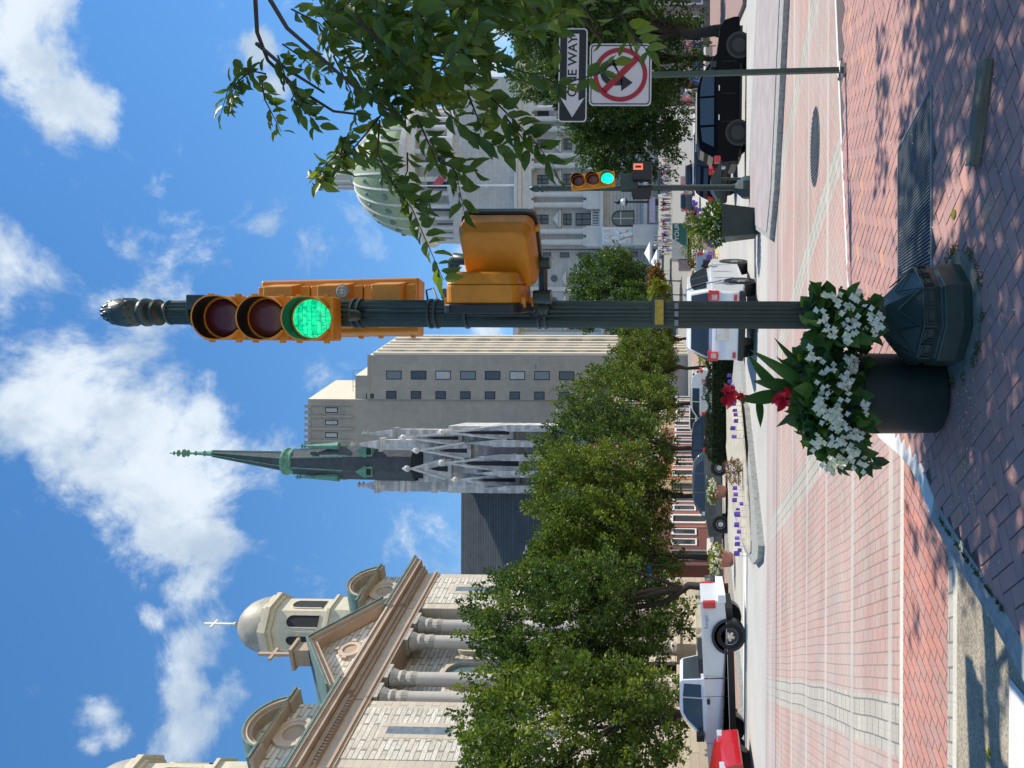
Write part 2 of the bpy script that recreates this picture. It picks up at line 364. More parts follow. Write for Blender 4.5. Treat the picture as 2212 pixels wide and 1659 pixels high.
M['slate'] = mat('dark_slate_roof', (.07,.08,.09), .8, var=.3, scale=1.5)
M['copper'] = mat('verdigris_copper', (.13,.30,.22), .7, var=.35, scale=2)
M['copperd'] = mat('dull_copper_sheet', (.12,.19,.17), .7, var=.35, scale=3)
M['leafT'] = leafm('street_tree_leaves', (.028,.055,.012), (.095,.145,.02), (.22,.26,.04), .32, .5)
M['leafT2'] = leafm('darker_street_tree_leaves', (.022,.05,.014), (.07,.12,.022), (.16,.22,.035), .28, .5)
M['leafT3'] = leafm('yellower_street_tree_leaves', (.032,.06,.012), (.105,.15,.02), (.24,.27,.045), .32, .5)
M['leafD'] = leafm('dark_green_tree_leaves', (.03,.065,.018), (.065,.115,.025), (.12,.18,.035), .28)  # dark green leaf tones, varied at random per leaf
M['leafN'] = leafm('overhanging_leaves', (.04,.085,.025), (.08,.14,.028), (.20,.25,.035), .42, .4)
M['leafY'] = leafm('yellow_green_leaves', (.10,.13,.02), (.2,.23,.03), (.3,.3,.05), .3)
M['leafB'] = leafm('bronze_leaves', (.10,.05,.02), (.19,.10,.03), (.28,.16,.05), .2)
M['hedge'] = leafm('hedge_leaves', (.008,.022,.008), (.02,.045,.012), (.05,.08,.02), .12)
M['begl'] = leafm('begonia_leaves', (.02,.06,.012), (.05,.12,.02), (.11,.19,.03), .3)
M['canna'] = leafm('canna_leaves', (.02,.065,.02), (.035,.10,.03), (.06,.14,.035), .3, .3)
M['petal'] = leafm('white_petals', (.70,.68,.60), (.80,.78,.70), (.86,.84,.77), .2, .7)
M['redp'] = leafm('red_petals', (.5,.012,.03), (.7,.02,.05), (.8,.06,.08), .15, .5)
M['purple'] = mat('purple_flag_cloth', (.19,.09,.47), .8, var=.2)
# ground materials
def ground_mat():
    m, t, b = newmat('road_concrete'); f = noise(t, .35, 6, .65); g = noise(t, 14, 4, .7)
    c = ramp(t, f, [(.3, (.36,.34,.31)), (.7, (.52,.50,.45))]); c2 = mixc(t, .35, c, ramp(t, g, [(.3, (.28,.27,.25)), (.7, (.6,.57,.52))]))
    t.links.new(c2, b.inputs['Base Color']); b.inputs['Roughness'].default_value = .9; bumpn(t, b, g, .3, .01); return m
M['road'] = ground_mat()
def aggregate():
    m, t, b = newmat('exposed_aggregate'); f = noise(t, 70, 3, .7); g = noise(t, 1.6, 5, .7)
    c = ramp(t, f, [(.30, (.14,.12,.09)), (.5, (.34,.29,.21)), (.75, (.5,.45,.35))]); c = mixc(t, 1.0, c, ramp(t, g, [(.34, (.45,.45,.47)), (.56, (1,1,1))]), 'MULTIPLY')
    t.links.new(c, b.inputs['Base Color']); b.inputs['Roughness'].default_value = .95; bumpn(t, b, f, .7, .01); return m
M['agg'] = aggregate()
SH = .36   # the crossing's bands run a little askew
def crosswalk():
    m, t, b = newmat('brick_crosswalk'); c = nd(t, 'ShaderNodeTexCoord'); sp = nd(t, 'ShaderNodeSeparateXYZ'); t.links.new(c.outputs['Object'], sp.inputs[0])
    def mm(op, a, bb, c3=None):
        n = nd(t, 'ShaderNodeMath', operation=op)
        for i, x in enumerate((a, bb, c3)):
            if x is None: continue
            if isinstance(x, (int, float)): n.inputs[i].default_value = x
            else: t.links.new(x, n.inputs[i])
        return n.outputs[0]
    X, Y_ = sp.outputs[0], sp.outputs[1]
    wob = mm('MULTIPLY', mm('SUBTRACT', noise(t, .5, 1), .5), .12)
    A = mm('ADD', mm('ADD', X, mm('MULTIPLY', Y_, SH)), wob)
    cb = nd(t, 'ShaderNodeCombineXYZ'); t.links.new(Y_, cb.inputs[0]); t.links.new(A, cb.inputs[1])
    bk = nd(t, 'ShaderNodeTexBrick'); bk.inputs['Scale'].default_value = 1; bk.inputs['Brick Width'].default_value = .17; bk.inputs['Row Height'].default_value = .105; bk.inputs['Mortar Size'].default_value = .007; bk.inputs['Mortar Smooth'].default_value = .2; bk.inputs['Bias'].default_value = -.1
    bk.inputs['Color1'].default_value = (.45,.265,.225,1); bk.inputs['Color2'].default_value = (.42,.31,.265,1); bk.inputs['Mortar'].default_value = (.22,.15,.13,1); t.links.new(cb.outputs[0], bk.inputs['Vector'])
    blot = ramp(t, noise(t, .8, 5, .7), [(.3, (1.1,.86,.82)), (.5, (1,1,1)), (.72, (.88,1.08,1.08))])
    col = mixc(t, 1.0, bk.outputs['Color'], blot, 'MULTIPLY')
    fade = ramp(t, noise(t, .33, 3), [(.3, (.05,.05,.05)), (.68, (.5,.5,.5))])
    col = mixc(t, fade, col, (.5,.43,.38))
    # pale running bands, 3 pavers wide
    fa = mm('FRACT', mm('DIVIDE', mm('ADD', A, 20 - 1.55 - .06), 2.95), None); inb = mm('LESS_THAN', fa, .15)
    bk2 = nd(t, 'ShaderNodeTexBrick'); bk2.inputs['Scale'].default_value = 1; bk2.inputs['Brick Width'].default_value = .2; bk2.inputs['Row Height'].default_value = .148; bk2.inputs['Mortar Size'].default_value = .008
    bk2.inputs['Color1'].default_value = (.46,.42,.36,1); bk2.inputs['Color2'].default_value = (.41,.38,.32,1); bk2.inputs['Mortar'].default_value = (.20,.18,.16,1); t.links.new(cb.outputs[0], bk2.inputs['Vector'])
    col = mixc(t, inb, col, bk2.outputs['Color'])
    # cross bands of pale concrete
    fb = mm('FRACT', mm('DIVIDE', mm('SUBTRACT', Y_, 6.10), 1.368), None); inc = mm('LESS_THAN', fb, .085); col = mixc(t, mm('MULTIPLY', inc, .8), col, (.50,.46,.40))
    # smooth gutter beyond the far edge
    far_ = mm('GREATER_THAN', Y_, 13.55); col = mixc(t, mm('MULTIPLY', far_, .55), col, (.42,.38,.36))
    e = mm('LESS_THAN', mm('ABSOLUTE', mm('SUBTRACT', Y_, 13.55), None), .035); col = mixc(t, e, col, (.1,.09,.09))
    # near edge: concrete line and slanting brick
    ln = mm('LESS_THAN', mm('ABSOLUTE', mm('SUBTRACT', Y_, 5.84), None), .045); 
    near = mm('LESS_THAN', Y_, 5.84)
    mp = nd(t, 'ShaderNodeMapping'); mp.inputs['Rotation'].default_value = (0,0,R(-66)); t.links.new(c.outputs['Object'], mp.inputs[0])
    bk3 = nd(t, 'ShaderNodeTexBrick'); bk3.inputs['Scale'].default_value = 1; bk3.inputs['Brick Width'].default_value = .2; bk3.inputs['Row Height'].default_value = .095; bk3.inputs['Mortar Size'].default_value = .006; bk3.inputs['Bias'].default_value = -.2
    bk3.inputs['Color1'].default_value = (.5,.235,.18,1); bk3.inputs['Color2'].default_value = (.40,.24,.21,1); bk3.inputs['Mortar'].default_value = (.16,.09,.08,1); t.links.new(mp.outputs[0], bk3.inputs['Vector'])
    col = mixc(t, near, col, mixc(t, 1.0, bk3.outputs['Color'], blot, 'MULTIPLY')); col = mixc(t, ln, col, (.62,.58,.49))
    brd = mm('LESS_THAN', Y_, 4.83); col = mixc(t, brd, col, bk2.outputs['Color'])
    bnd = mm('LESS_THAN', Y_, 4.74); col = mixc(t, bnd, col, (.6,.56,.46))
    # tyre-darkened streaks along the lanes and stray patches
    st = ramp(t, noise(t, 1.0, 4, .7, sc=(.35,1.7,1)), [(.36, (.86,.85,.85)), (.55, (1,1,1)), (.75, (1.08,1.07,1.05))]); col = mixc(t, 1.0, col, st, 'MULTIPLY')
    sp2 = ramp(t, noise(t, 5, 5, .75), [(.28, (.62,.6,.6)), (.36, (1,1,1))]); col = mixc(t, 1.0, col, sp2, 'MULTIPLY')
    col = mixc(t, 1.0, col, ramp(t, noise(t, 40, 3), [(.3, (.9,.9,.9)), (.7, (1.08,1.08,1.08))]), 'MULTIPLY')
    t.links.new(col, b.inputs['Base Color']); b.inputs['Roughness'].default_value = .9
    inv = mm('SUBTRACT', 1, bk.outputs['Fac']); bumpn(t, b, inv, .4, .006); return m
M['xwalk'] = crosswalk()
def paver():
    m, t, b = newmat('sidewalk_brick'); a = nd(t, 'ShaderNodeAttribute', attribute_name='rnd')
    c = ramp(t, a.outputs['Fac'], [(0, (.38,.235,.215)), (.4, (.42,.24,.21)), (.75, (.46,.25,.21)), (1, (.52,.29,.19))])
    c = mixc(t, 1.0, c, ramp(t, noise(t, 3, 6, .7), [(.3, (.8,.8,.83)), (.7, (1.15,1.12,1.1))]), 'MULTIPLY')
    t.links.new(c, b.inputs['Base Color']); b.inputs['Roughness'].default_value = .82; bumpn(t, b, noise(t, 60, 4), .3, .004); return m
M['paver'] = paver()
M['joint'] = mat('joint_grit', (.11,.08,.08), .95, scale=20)
M['grass'] = leafm('weed_leaves', (.03,.06,.015), (.07,.1,.03), (.12,.12,.05), .2)

# ------------------------------------------------------------------ terrain
TY = [(-60,0),(20,0),(27,-.5),(60,-.5),(100,.35),(106,.6),(140,4.2),(150,5.8),(160,7.0),(175,7.6),(900,7.6)]
def TZ(y):
    for (a, za), (b, zb) in zip(TY, TY[1:]):
        if y <= b: return za + (zb - za) * (y - a) / (b - a)
    return 7.6
def on(U, V, dz=0):     # point of the terrain seen at (U, V)
    z = 0
    for _ in range(25):
        p = G(U, V, z + dz)
        if p.y < 0 or p.y > 800: p = P(U, V, 120)
        z = z * .4 + TZ(p.y) * .6
    return p
def strip(name, mat_, ys, xl, xr, dz, thick=.2):
    b = MB(); yy = sorted(set(list(ys) + [y for y, _ in TY if ys[0] < y < ys[-1]]))
    fl = xl if callable(xl) else (lambda y: xl); fr = xr if callable(xr) else (lambda y: xr)
    vs = []
    for y in yy: z = TZ(y) + dz; vs += [(fl(y), y, z), (fr(y), y, z), (fr(y), y, z - thick), (fl(y), y, z - thick)]
    fs = []
    for i in range(len(yy) - 1):
        o = i * 4; fs += [(o, o+1, o+5, o+4), (o+1, o+2, o+6, o+5), (o+3, o, o+4, o+7)]
    fs += [(0, 3, 2, 1), tuple(len(vs) - 4 + k for k in (0, 1, 2, 3))]
    b.add(vs, fs); return b.build(name, mat_)
b = MB(); xs = [-400, -60, 0, 60, 400]; ysr = [y for y, _ in TY]
vs = [(x, y, TZ(y)) for y in ysr for x in xs]; fs = [(i*5+j, i*5+j+1, (i+1)*5+j+1, (i+1)*5+j) for i in range(len(ysr)-1) for j in range(4)]
b.add(vs, fs); struct(b.build('ground', M['road']))
b = MB(); b.add([(-16, 4.66, .004), (16, 4.66, .004), (16, 15.2, .004), (-16, 15.2, .004)], [(0,1,2,3)]); struct(b.build('crosswalk', M['xwalk']))
b = MB(); b.add([(-16, -2, .008), (4, -2, .008), (4, 4.66, .008), (-16, 4.66, .008)], [(0,1,2,3)]); struct(b.build('gutter', M['agg']))
b = MB(); g = [G(u, v, .014) for u, v in ((196,2180),(-80,2178),(-160,2420),(60,2290))]; b.add([(p.x, p.y, .014) for p in g], [(3,2,1,0)]); o = b.build('gutter_slab', M['kerbl']); struct(o)
if o.data.polygons[0].normal.z < 0: o.data.flip_normals()
# near sidewalk: outline (picture trace laid on the ground) then bricks one by one
SW = .10
outp = [(1800,1798),(1659,1803),(1340,1816),(1019,1831),(860,1858),(760,1882),(714,1898),(684,1934),(650,1966),(610,1984),(575,1996),(540,2010),(477,2045),(398,2092),(320,2140),(230,2190),(120,2245),(-20,2315),(-160,2380)]
O = [G(u, v, SW) for u, v in outp]; O2 = [(p.x, p.y) for p in O]
inset = []
for i, p in enumerate(O):
    a = O[max(0, i-1)]; c = O[min(len(O)-1, i+1)]; d = Vector((c.x-a.x, c.y-a.y)).normalized(); nrm = Vector((-d.y, d.x))
    wdt = .07 if i < 5 else .15
    inset.append((p.x + nrm.x*wdt, p.y + nrm.y*wdt))
if inset[0][1] > O2[0][1]: inset = [(2*o[0]-q[0], 2*o[1]-q[1]) for o, q in zip(O2, inset)]
b = MB(); n = len(O2); vs = [(x, y, SW) for x, y in O2] + [(x, y, SW) for x, y in inset] + [(x, y, -.05) for x, y in O2] + [(x, y, -.05) for x, y in inset]
fs = []
for i in range(n-1): fs += [(i, i+1, n+i+1, n+i), (i, 2*n+i, 2*n+i+1, i+1), (n+i, n+i+1, 3*n+i+1, 3*n+i)]
b.add(vs, fs, 0)
for j in range(len(fs)): pass
kb = b.build('kerb', [M['kerbl'], M['granite']]); struct(kb)
for pl in kb.data.polygons:
    if pl.center.y < 4.74: pl.material_index = 1  # shaded near stretch takes the darker granite: shade put into the kerb's colour
poly = inset + [(-3.0, -1.5), (9, -1.5), (9, inset[0][1])]
b = MB(); b.prism(poly, -.05, SW - .007, 'z'); struct(b.build('sidewalk_bed', M['joint']))
def inside(x, y, pg):
    c = False; j = len(pg) - 1
    for i in range(len(pg)):
        xi, yi = pg[i]; xj, yj = pg[j]
        if (yi > y) != (yj > y) and x < (xj-xi)*(y-yi)/(yj-yi)+xi: c = not c
        j = i
    return c
rng = random.Random(3)
grate = [G(1015,1942,SW), G(1337,1942,SW), G(1473,2014,SW), G(1040,2014,SW)]; gp = [(p.x, p.y) for p in grate]
bx = MB(); rn = []; L1, W1, gap = .2, .1, .0035; ang = R(31); ca, sa = math.cos(ang), math.sin(ang)
for i in range(-75, 76):
    for j in range(-40, 41):
        # herringbone cell: horizontal brick and vertical brick
        for kind in (0, 1):
            # standard 90 degree herringbone lattice
            ox = i * W1 + j * 2 * W1; oy = i * W1 * 1.0
            ox = (i - 0) * W1 + j * 4 * W1; oy = -i * W1 if False else i * W1
            if kind == 0: x0, y0, w, h = ox, oy, L1, W1
            else: x0, y0, w, h = ox + 3*W1, oy, W1, L1
            cx_, cy_ = x0 + w/2, y0 + h/2; X = cx_*ca - cy_*sa + 1.2; Y_ = cx_*sa + cy_*ca + 3.6
            if not (1.2 < Y_ < 7.6 and -3.5 < X < 6): continue
            if not inside(X, Y_, poly) or inside(X, Y_, gp): continue
            hz = SW + rng.uniform(-.0015, .0015); tl = rng.uniform(-.0012, .0012)
            q = [(x0+gap, y0+gap), (x0+w-gap, y0+gap), (x0+w-gap, y0+h-gap), (x0+gap, y0+h-gap)]
            e = .0025; q2 = [(x0+gap+e, y0+gap+e), (x0+w-gap-e, y0+gap+e), (x0+w-gap-e, y0+h-gap-e), (x0+gap+e, y0+h-gap-e)]
            tf = lambda p, z: (p[0]*ca - p[1]*sa + 1.2, p[0]*sa + p[1]*ca + 3.6, z)
            bx.add([tf(p, hz-.006) for p in q] + [tf(p, hz+tl*(k > 1)) for k, p in enumerate(q2)], [(4,5,6,7),(0,1,5,4),(1,2,6,5),(2,3,7,6),(3,0,4,7)])
            rn += [rng.random()*.75 + (.25 if rng.random() > .75 else 0)] * 8
sw = bx.build('sidewalk', M['paver']); at = sw.data.attributes.new('rnd', 'FLOAT', 'POINT'); at.data.foreach_set('value', rn); struct(sw)
# grate
tg = thing('metal_grate', 'long dark cross-ribbed metal grate let into the brick sidewalk behind the signal pole', 'grate', (grate[0].x, grate[0].y, SW))
b = MB(); mtg = mat('grate_iron', (.10,.115,.125), .55, .3, var=.35, scale=10)
b.prism(gp, SW-.03, SW-.012, 'z')
A0, A1, A2, A3 = [Vector((p.x, p.y, SW)) for p in grate]
for i in range(53):
    f = i / 52; p = A0.lerp(A1, f); q = A3.lerp(A2, f); d = (A1-A0).normalized()*.009
    if i % 1 == 0: b.add([p-d+Vector((0,0,-.012)), p+d+Vector((0,0,-.012)), q+d+Vector((0,0,-.012)), q-d+Vector((0,0,-.012)), p-d*.6+Vector((0,0,.004)), p+d*.6+Vector((0,0,.004)), q+d*.6+Vector((0,0,.004)), q-d*.6+Vector((0,0,.004))], [(4,5,6,7),(0,1,5,4),(1,2,6,5),(2,3,7,6),(3,0,4,7)])
b.build('ribbed_plate', mtg, tg, world=True)
b = MB()
for (p, q) in ((A0, A1), (A1, A2), (A3, A2), (A0, A3)): b.tube([p, q], .014, 4)
b.build('rim', M['steel'], tg, world=True)
# manhole
c = G(1342, 1762, 0); b = MB(); b.lathe([(.50,.006),(.50,.012),(.47,.014),(0.001,.014)], (0,0,0), 32, sy=.62)
t0 = thing('manhole_cover', 'oval dark grey ribbed iron cover in the pale brick road by the sign post', 'manhole cover', (c.x, c.y, 0)); b.build('rim', mtg, t0)
b = MB()
for k in range(-9, 10):
    x = k*.05; hh = .285*math.sqrt(max(0, 1-(x/.47)**2))
    b.box(x-.012, -hh, .014, x+.012, hh, .024)
b.build('ribbed_lid', mtg, t0)
# timber block
p0, p1 = G(1300, 2112, SW), G(1533, 2140, SW); d = (p1-p0); ln = d.length; az = math.atan2(d.y, d.x)
t0 = thing('timber_block', 'weathered grey timber stub with a chipped end lying on the shaded brick sidewalk', 'timber block', (p0.x, p0.y, SW), az)
b = MB(); b.prism([(0,.0),(ln,0),(ln,.045),(ln-.02,.05),(ln*.5,.052),(.015,.05),(0,.04)], -.045, .05, 'y'); b.build('block', M['wood'], t0, bevel=.008)
b = MB(); b.box(.0,-.03,.0505,.012,.03,.056); b.build('end_staple', M['steel'], t0)
# ------------------------------------------------------------------ main signal
def signal_head(name, parent, Ml, lens_r, pitch_, w, d, back=False, lit=2, vis=True, small=False):
    """three-lens head; local origin at head centre, lenses face -Y"""
    M_ = Ml; h = pitch_*3
    b = MB(M_)
    b.box(-w/2, -.01, -h/2, w/2, d*.45, h/2); hd = b.build(name, M['yellow2'] if back else M['yellow'], parent, bevel=.012)
    b = MB(M_)
    if back:
        for k in (-1,0,1):
            zc = k*pitch_
            b.prism([(-w*.42, d*.45),(w*.42, d*.45),(w*.30, d*.98),(-w*.30, d*.98)], zc-pitch_*.30, zc+pitch_*.24, 'z')
            b.box(-w*.36, d*.45, zc-pitch_*.5+.004, w*.36, d*.6, zc+pitch_*.5-.004)
        b.build('back_shell', M['yellow2'], hd, bevel=.006)
    b = MB(M_)
    for k in (-1,0,1):
        b.box(-w/2-.001, -.022, k*pitch_-pitch_/2+.004, w/2+.001, -.008, k*pitch_+pitch_/2-.004)
    b.build('door_panel', M['yellow'], hd, bevel=.006)
    if not small: each('hinge', M['yellow2'], hd, [lambda b, k=k, s=s, q=q: b.box(s*(w/2+.004)-.010, -.02, k*pitch_+q*pitch_-.012, s*(w/2+.004)+.010, .006, k*pitch_+q*pitch_+.012) for k in (-1,0,1) for s in (-1,1) for q in (-.3,.32)], M_)
    if not vis: return hd
    for k, key in ((1,'offred'),(0,'offamb'),(-1,'grn')):
        mk = M['grnfar'] if (small and key == 'grn') else M[key]
        b = MB(M_); b.lathe([(0.0005,-.012),(lens_r*.6,-.008),(lens_r,.0)], (0,0,0), 28)
        # lathe is about Z: turn to face -Y
        o = MB(); o.v = []; bb = MB(M_ @ Matrix.Translation((0,-.024,k*pitch_)) @ Matrix.Rotation(PI/2, 4, 'X')); bb.lathe([(lens_r,0),(lens_r*.9,.012),(lens_r*.5,.02),(.0005,.022)], (0,0,0), 28)
        ln_ = bb.build('lens', mk, hd, smooth=True)
        # cut-away visor: tube open at the bottom
        vv = []; ff = []; n = 40; a0, a1 = R(-58), R(238); rv = lens_r*1.13; L_ = lens_r*.95
        for i in range(n+1):
            a = a0+(a1-a0)*i/n; cut = .35+.65*max(0, min(1, (math.sin(a)+.95)/1.3)); 
            for (rr, y) in ((rv, -.02), (rv+.004, -.024-L_*cut), (rv-.004, -.024-L_*cut), (rv-.004, -.02)):
                vv.append((rr*math.cos(a), y, k*pitch_+rr*math.sin(a)))
        for i in range(n):
            for q in range(3): ff.append((i*4+q, i*4+q+1, (i+1)*4+q+1, (i+1)*4+q))
        vb = MB(M_); vb.add(vv, ff, 0)
        vo = vb.build('visor', [M['yellow'], M['black']], hd, smooth=True, angle=40)
        for i, pl in enumerate(vo.data.polygons): pl.material_index = 1 if i % 3 == 2 else 0
    return hd
Y0 = 4.42
bp = G(974, 2062, SW); BX, BY = bp.x, Y0
def zat(V, Y=Y0): return CAM.z + (1476 - V) * Y / FPX
top = P(984, 240, Y0); lean = (top.x - P(977, 1880, Y0).x) / (top.z - P(977, 1880, Y0).z)
BX = P(977, 1880, Y0).x
sig = thing('traffic_signal', 'near tall dark green fluted signal pole with yellow heads, lit green', 'traffic signal', (BX, BY, SW))
sh_ = Matrix.Identity(4); sh_[0][2] = lean
PM = sh_
zz = lambda V: zat(V) - SW
b = MB(PM); H = zz(345); n = 32
b.lathe([(.079,.36),(.079,zz(760)),(.070,zz(345))], (0,0,0), 36, flute=.13); b.build('pole', M['green'], sig, smooth=False)
b = MB(); b.lathe([(.292,0),(.298,.05),(.292,.145),(.283,.15),(.276,.155),(.283,.19),(.278,.255),(.262,.262),(.10,.415),(.098,.44)], (0,0,0), 8, rot=PI/8+.1)
bo = b.build('pedestal', M['green'], sig, bevel=.006)
b = MB()   # square meander relief round the base
for k in range(8):
    a = PI/8+.1+2*PI*k/8+PI/8; rr = .283*math.cos(PI/8)+.002; Mk = Matrix.Rotation(a-PI/2, 4, 'Z') @ Matrix.Translation((0, rr, .222)); Mk = Matrix.Rotation(a, 4, 'Z') @ Matrix.Translation((rr, 0, .222)) @ Matrix.Rotation(R(90), 4, 'Z')
    for q in (-1, 1):
        x = q*.052
        for (x0, z0, x1, z1) in ((-.045,.022,.045,.028),(.039,-.03,.045,.028),(-.028,-.03,.045,-.024),(-.028,-.03,-.022,.008),(-.028,.004,.022,.010),(-.045,-.03,-.040,.028)):
            b.box(x+x0, -.005, z0, x+x1, .003, z1, M=Mk)
b.build('meander_band', M['green'], bo)
b = MB()
for k in range(8):      # raised leaf lines on the sloping bell
    a = PI/8+.1+2*PI*k/8
    for s in (-1, 1):
        p = Vector((.272*math.cos(a), .272*math.sin(a), .262)); q = Vector((.16*math.cos(a+s*.36)*1.02, .16*math.sin(a+s*.36)*1.02, .362)); b.tube([p, q], .004, 4)
b.build('leaf_ribs', M['green'], bo)
b = MB(); b.lathe([(.098,.40),(.098,.47),(.088,.48),(.088,.50)], (0,0,0), 12); b.build('collar', M['green'], sig)
b = MB(PM)   # finial
prof = [(.070,zz(352)),(.074,zz(348)),(.060,zz(340)),(.050,zz(330)),(.062,zz(325)),(.078,zz(322)),(.078,zz(316)),(.062,zz(312)),(.060,zz(306)),(.070,zz(304)),(.082,zz(298)),(.084,zz(292)),(.074,zz(285)),(.060,zz(281)),(.060,zz(277)),(.076,zz(272)),(.086,zz(255)),(.083,zz(235)),(.066,zz(216)),(.034,zz(203)),(.001,zz(199))]
b.lathe(prof, (0,0,0), 20)
rings = [(.086,zz(262)),(.088,zz(250)),(.084,zz(236)),(.072,zz(221)),(.046,zz(209))]
for q, (r_, z_) in enumerate(rings):
    for k in range(9):
        a = 2*PI*(k+.5*(q % 2))/9; b.sph((r_*.80*math.cos(a), r_*.80*math.sin(a), z_), (.017,.017,.032), 8)
fin = b.build('pineapple_finial', M['green'], sig, smooth=True, angle=50)
each('clamp_band', M['green'], sig, [lambda b, V=V: b.lathe([(.083,zz(V)-.008),(.087,zz(V)-.007),(.087,zz(V)+.007),(.083,zz(V)+.008)], (0,0,0), 24) for V in (405, 425, 930, 944, 1168, 1183, 762, 776, 1010)], PM)
b = MB(PM); b.box(.01,-.095,zz(445),.095,-.05,zz(405)); b.box(-.04,-.12,zz(470),.03,-.05,zz(436)); b.build('upper_bracket', M['green'], sig, bevel=.004)
def rel(U, V, Y): p = P(U, V, Y); return Vector((p.x - BX, p.y - BY, p.z - SW))
c = rel(971, 588, 4.27); signal_head('signal_head', sig, Matrix.Translation(c) @ Matrix.Rotation(R(-3), 4, 'Z') @ Matrix.Rotation(R(.4), 4, 'Y'), .108, .252, .247, .17)
c = rel(990, 752, 4.80); hb = signal_head('signal_head', sig, Matrix.Translation(c) @ Matrix.Rotation(R(186), 4, 'Z') @ Matrix.Rotation(R(1.2), 4, 'Y'), .11, .331, .345, .24, back=True, vis=False)
hb['label'] = 'farther yellow head seen from behind, with a round grey emblem'
em = MB(); cc_ = rel(1029, 745, 4.50); Mx = Matrix.Translation((cc_.x, cc_.y-.006, cc_.z)) @ Matrix.Rotation(R(4), 4, 'Z') @ Matrix.Rotation(PI/2, 4, 'X')
em.M = Mx; em.lathe([(.043,0),(.043,.004),(.001,.004)], (0,0,0), 24, 0); em.lathe([(.036,.0045),(.034,.006),(.033,.0045)], (0,0,0), 24, 1)
em.box(-.012,-.025,.004,-.004,.02,.007,1); em.box(.004,-.018,.004,.012,.026,.007,1); em.box(-.02,-.004,.004,.022,.006,.0075,1)
em.build('round_emblem', [mat('emblem_grey', (.16,.17,.17), .6), mat('emblem_pale', (.5,.5,.45), .6)], hb)
b = MB()
for (V_, U_) in ((768, 1000),):
    b.tube([rel(978,757,4.25), rel(978,772,4.27), rel(978,776,4.33), rel(978,776,4.42)], [.035,.032,.03,.03], 10)
    b.tube([rel(990,750,4.45), rel(1000,750,4.6)], .03, 8)
b.build('head_bracket', M['green'], sig, smooth=True, angle=50)
# pedestrian heads
def ped_head(label, Mx, w, h, d):
    b = MB(Mx); fr = rrect(-w/2, -h/2, w/2, h/2, w*.14, 5); b.prism(fr, 0, d*.62, 'y'); inn = rrect(-w/2+.02, -h/2+.02, w/2-.02, h/2-.02, w*.13, 5)
    k = len(fr); vs = [(p[0], d*.62, p[1]) for p in fr] + [(p[0], d, p[1]) for p in inn]; b.add(vs, [(i, (i+1) % k, (i+1) % k + k, i+k) for i in range(k)] + [tuple(range(k, 2*k))])
    o = b.build('pedestrian_head', M['yellow'], sig, bevel=.012, seg=3); o['label'] = label
    b = MB(Mx); b.prism(rrect(-w/2-.012, -h/2-.012, w/2+.012, h/2+.012, w*.15, 5), -.05, -.0005, 'y'); b.build('black_hood', M['black'], o, bevel=.008)
    each('latch', M['yellow2'], o, [lambda b, s=s, x=x: b.box(x-.012, -.02, s*(h/2+.006)-.014, x+.012, .03, s*(h/2+.006)+.014) for s in (-1, 1) for x in (-w*.30, w*.30)], Mx)
    return o
c = rel(1128, 1091, 4.05); ped_head('large yellow pedestrian head seen from behind, right of the pole', Matrix.Translation(c) @ Matrix.Rotation(R(143), 4, 'Z'), .36, .375, .17)
c = rel(1004, 1064, 4.0); ped_head('smaller yellow pedestrian head turned left, nearer the pole', Matrix.Translation(c) @ Matrix.Rotation(R(-97), 4, 'Z'), .35, .375, .16)
each('pedestrian_bracket', M['green'], sig, [lambda b: (b.tube([rel(1098,1012,4.10), rel(1100,990,4.12), rel(1092,985,4.15), rel(1060,986,4.25), rel(1010,985,4.38)], [.03,.034,.034,.028,.028], 10), b.tube([rel(1024,984,4.2), rel(1022,966,4.15)], [.03,.036], 10)),
  lambda b: (b.tube([rel(1092,1166,4.10), rel(1092,1194,4.10)], .036, 10), b.tube([rel(1092,1178,4.10), rel(1010,1178,4.35)], .027, 10), b.tube([rel(1018,1158,4.1), rel(1018,1196,4.1)], [.036,.04], 10), b.tube([rel(1000,1178,4.15), rel(985,1178,4.35)], .034, 10))], smooth=True, angle=50)
b = MB(); pts = [rel(985,1160,4.2), rel(978,1150,4.16), rel(970,1166,4.14), rel(978,1180,4.2)]; b.tube(pts, .006, 6); b.tube([rel(1000,930,4.5),rel(1032,925,4.5),rel(1036,940,4.5),rel(1010,950,4.45)], .006, 6); b.build('wires', M['black'], sig)
b = MB(PM); b.box(-.072,-.105,zz(1441),.09,-.075,zz(1413)); pb = b.build('plate_bracket', M['green'], sig, bevel=.003)
b = MB(PM); b.box(-.066,-.110,zz(1438),.074,-.1052,zz(1420)); py_ = mat('push_plate_yellow', (.6,.38,.04), .5, var=.3, scale=30); b.build('yellow_plate', py_, pb)
each('sticker_scrap', M['steel'], sig, [lambda b, V=V, x=x: b.box(x-.02, -.084, zz(V)-.012, x+.012, -.078, zz(V)+.01) for V, x in ((1465,-.05),(1465,.0),(1465,.045))], PM)
# concrete footing
t0 = thing('concrete_footing', 'low cracked concrete ring with moss under the near signal pedestal', 'footing', (BX, BY, SW)); b = MB(); b.lathe([(.36,-.02),(.37,.006),(.33,.012),(.001,.012)], (0,0,0), 18); b.build('footing', mat('mossy_concrete', (.15,.16,.13), .9, var=.4, scale=12), t0)
sig.location.z += .012
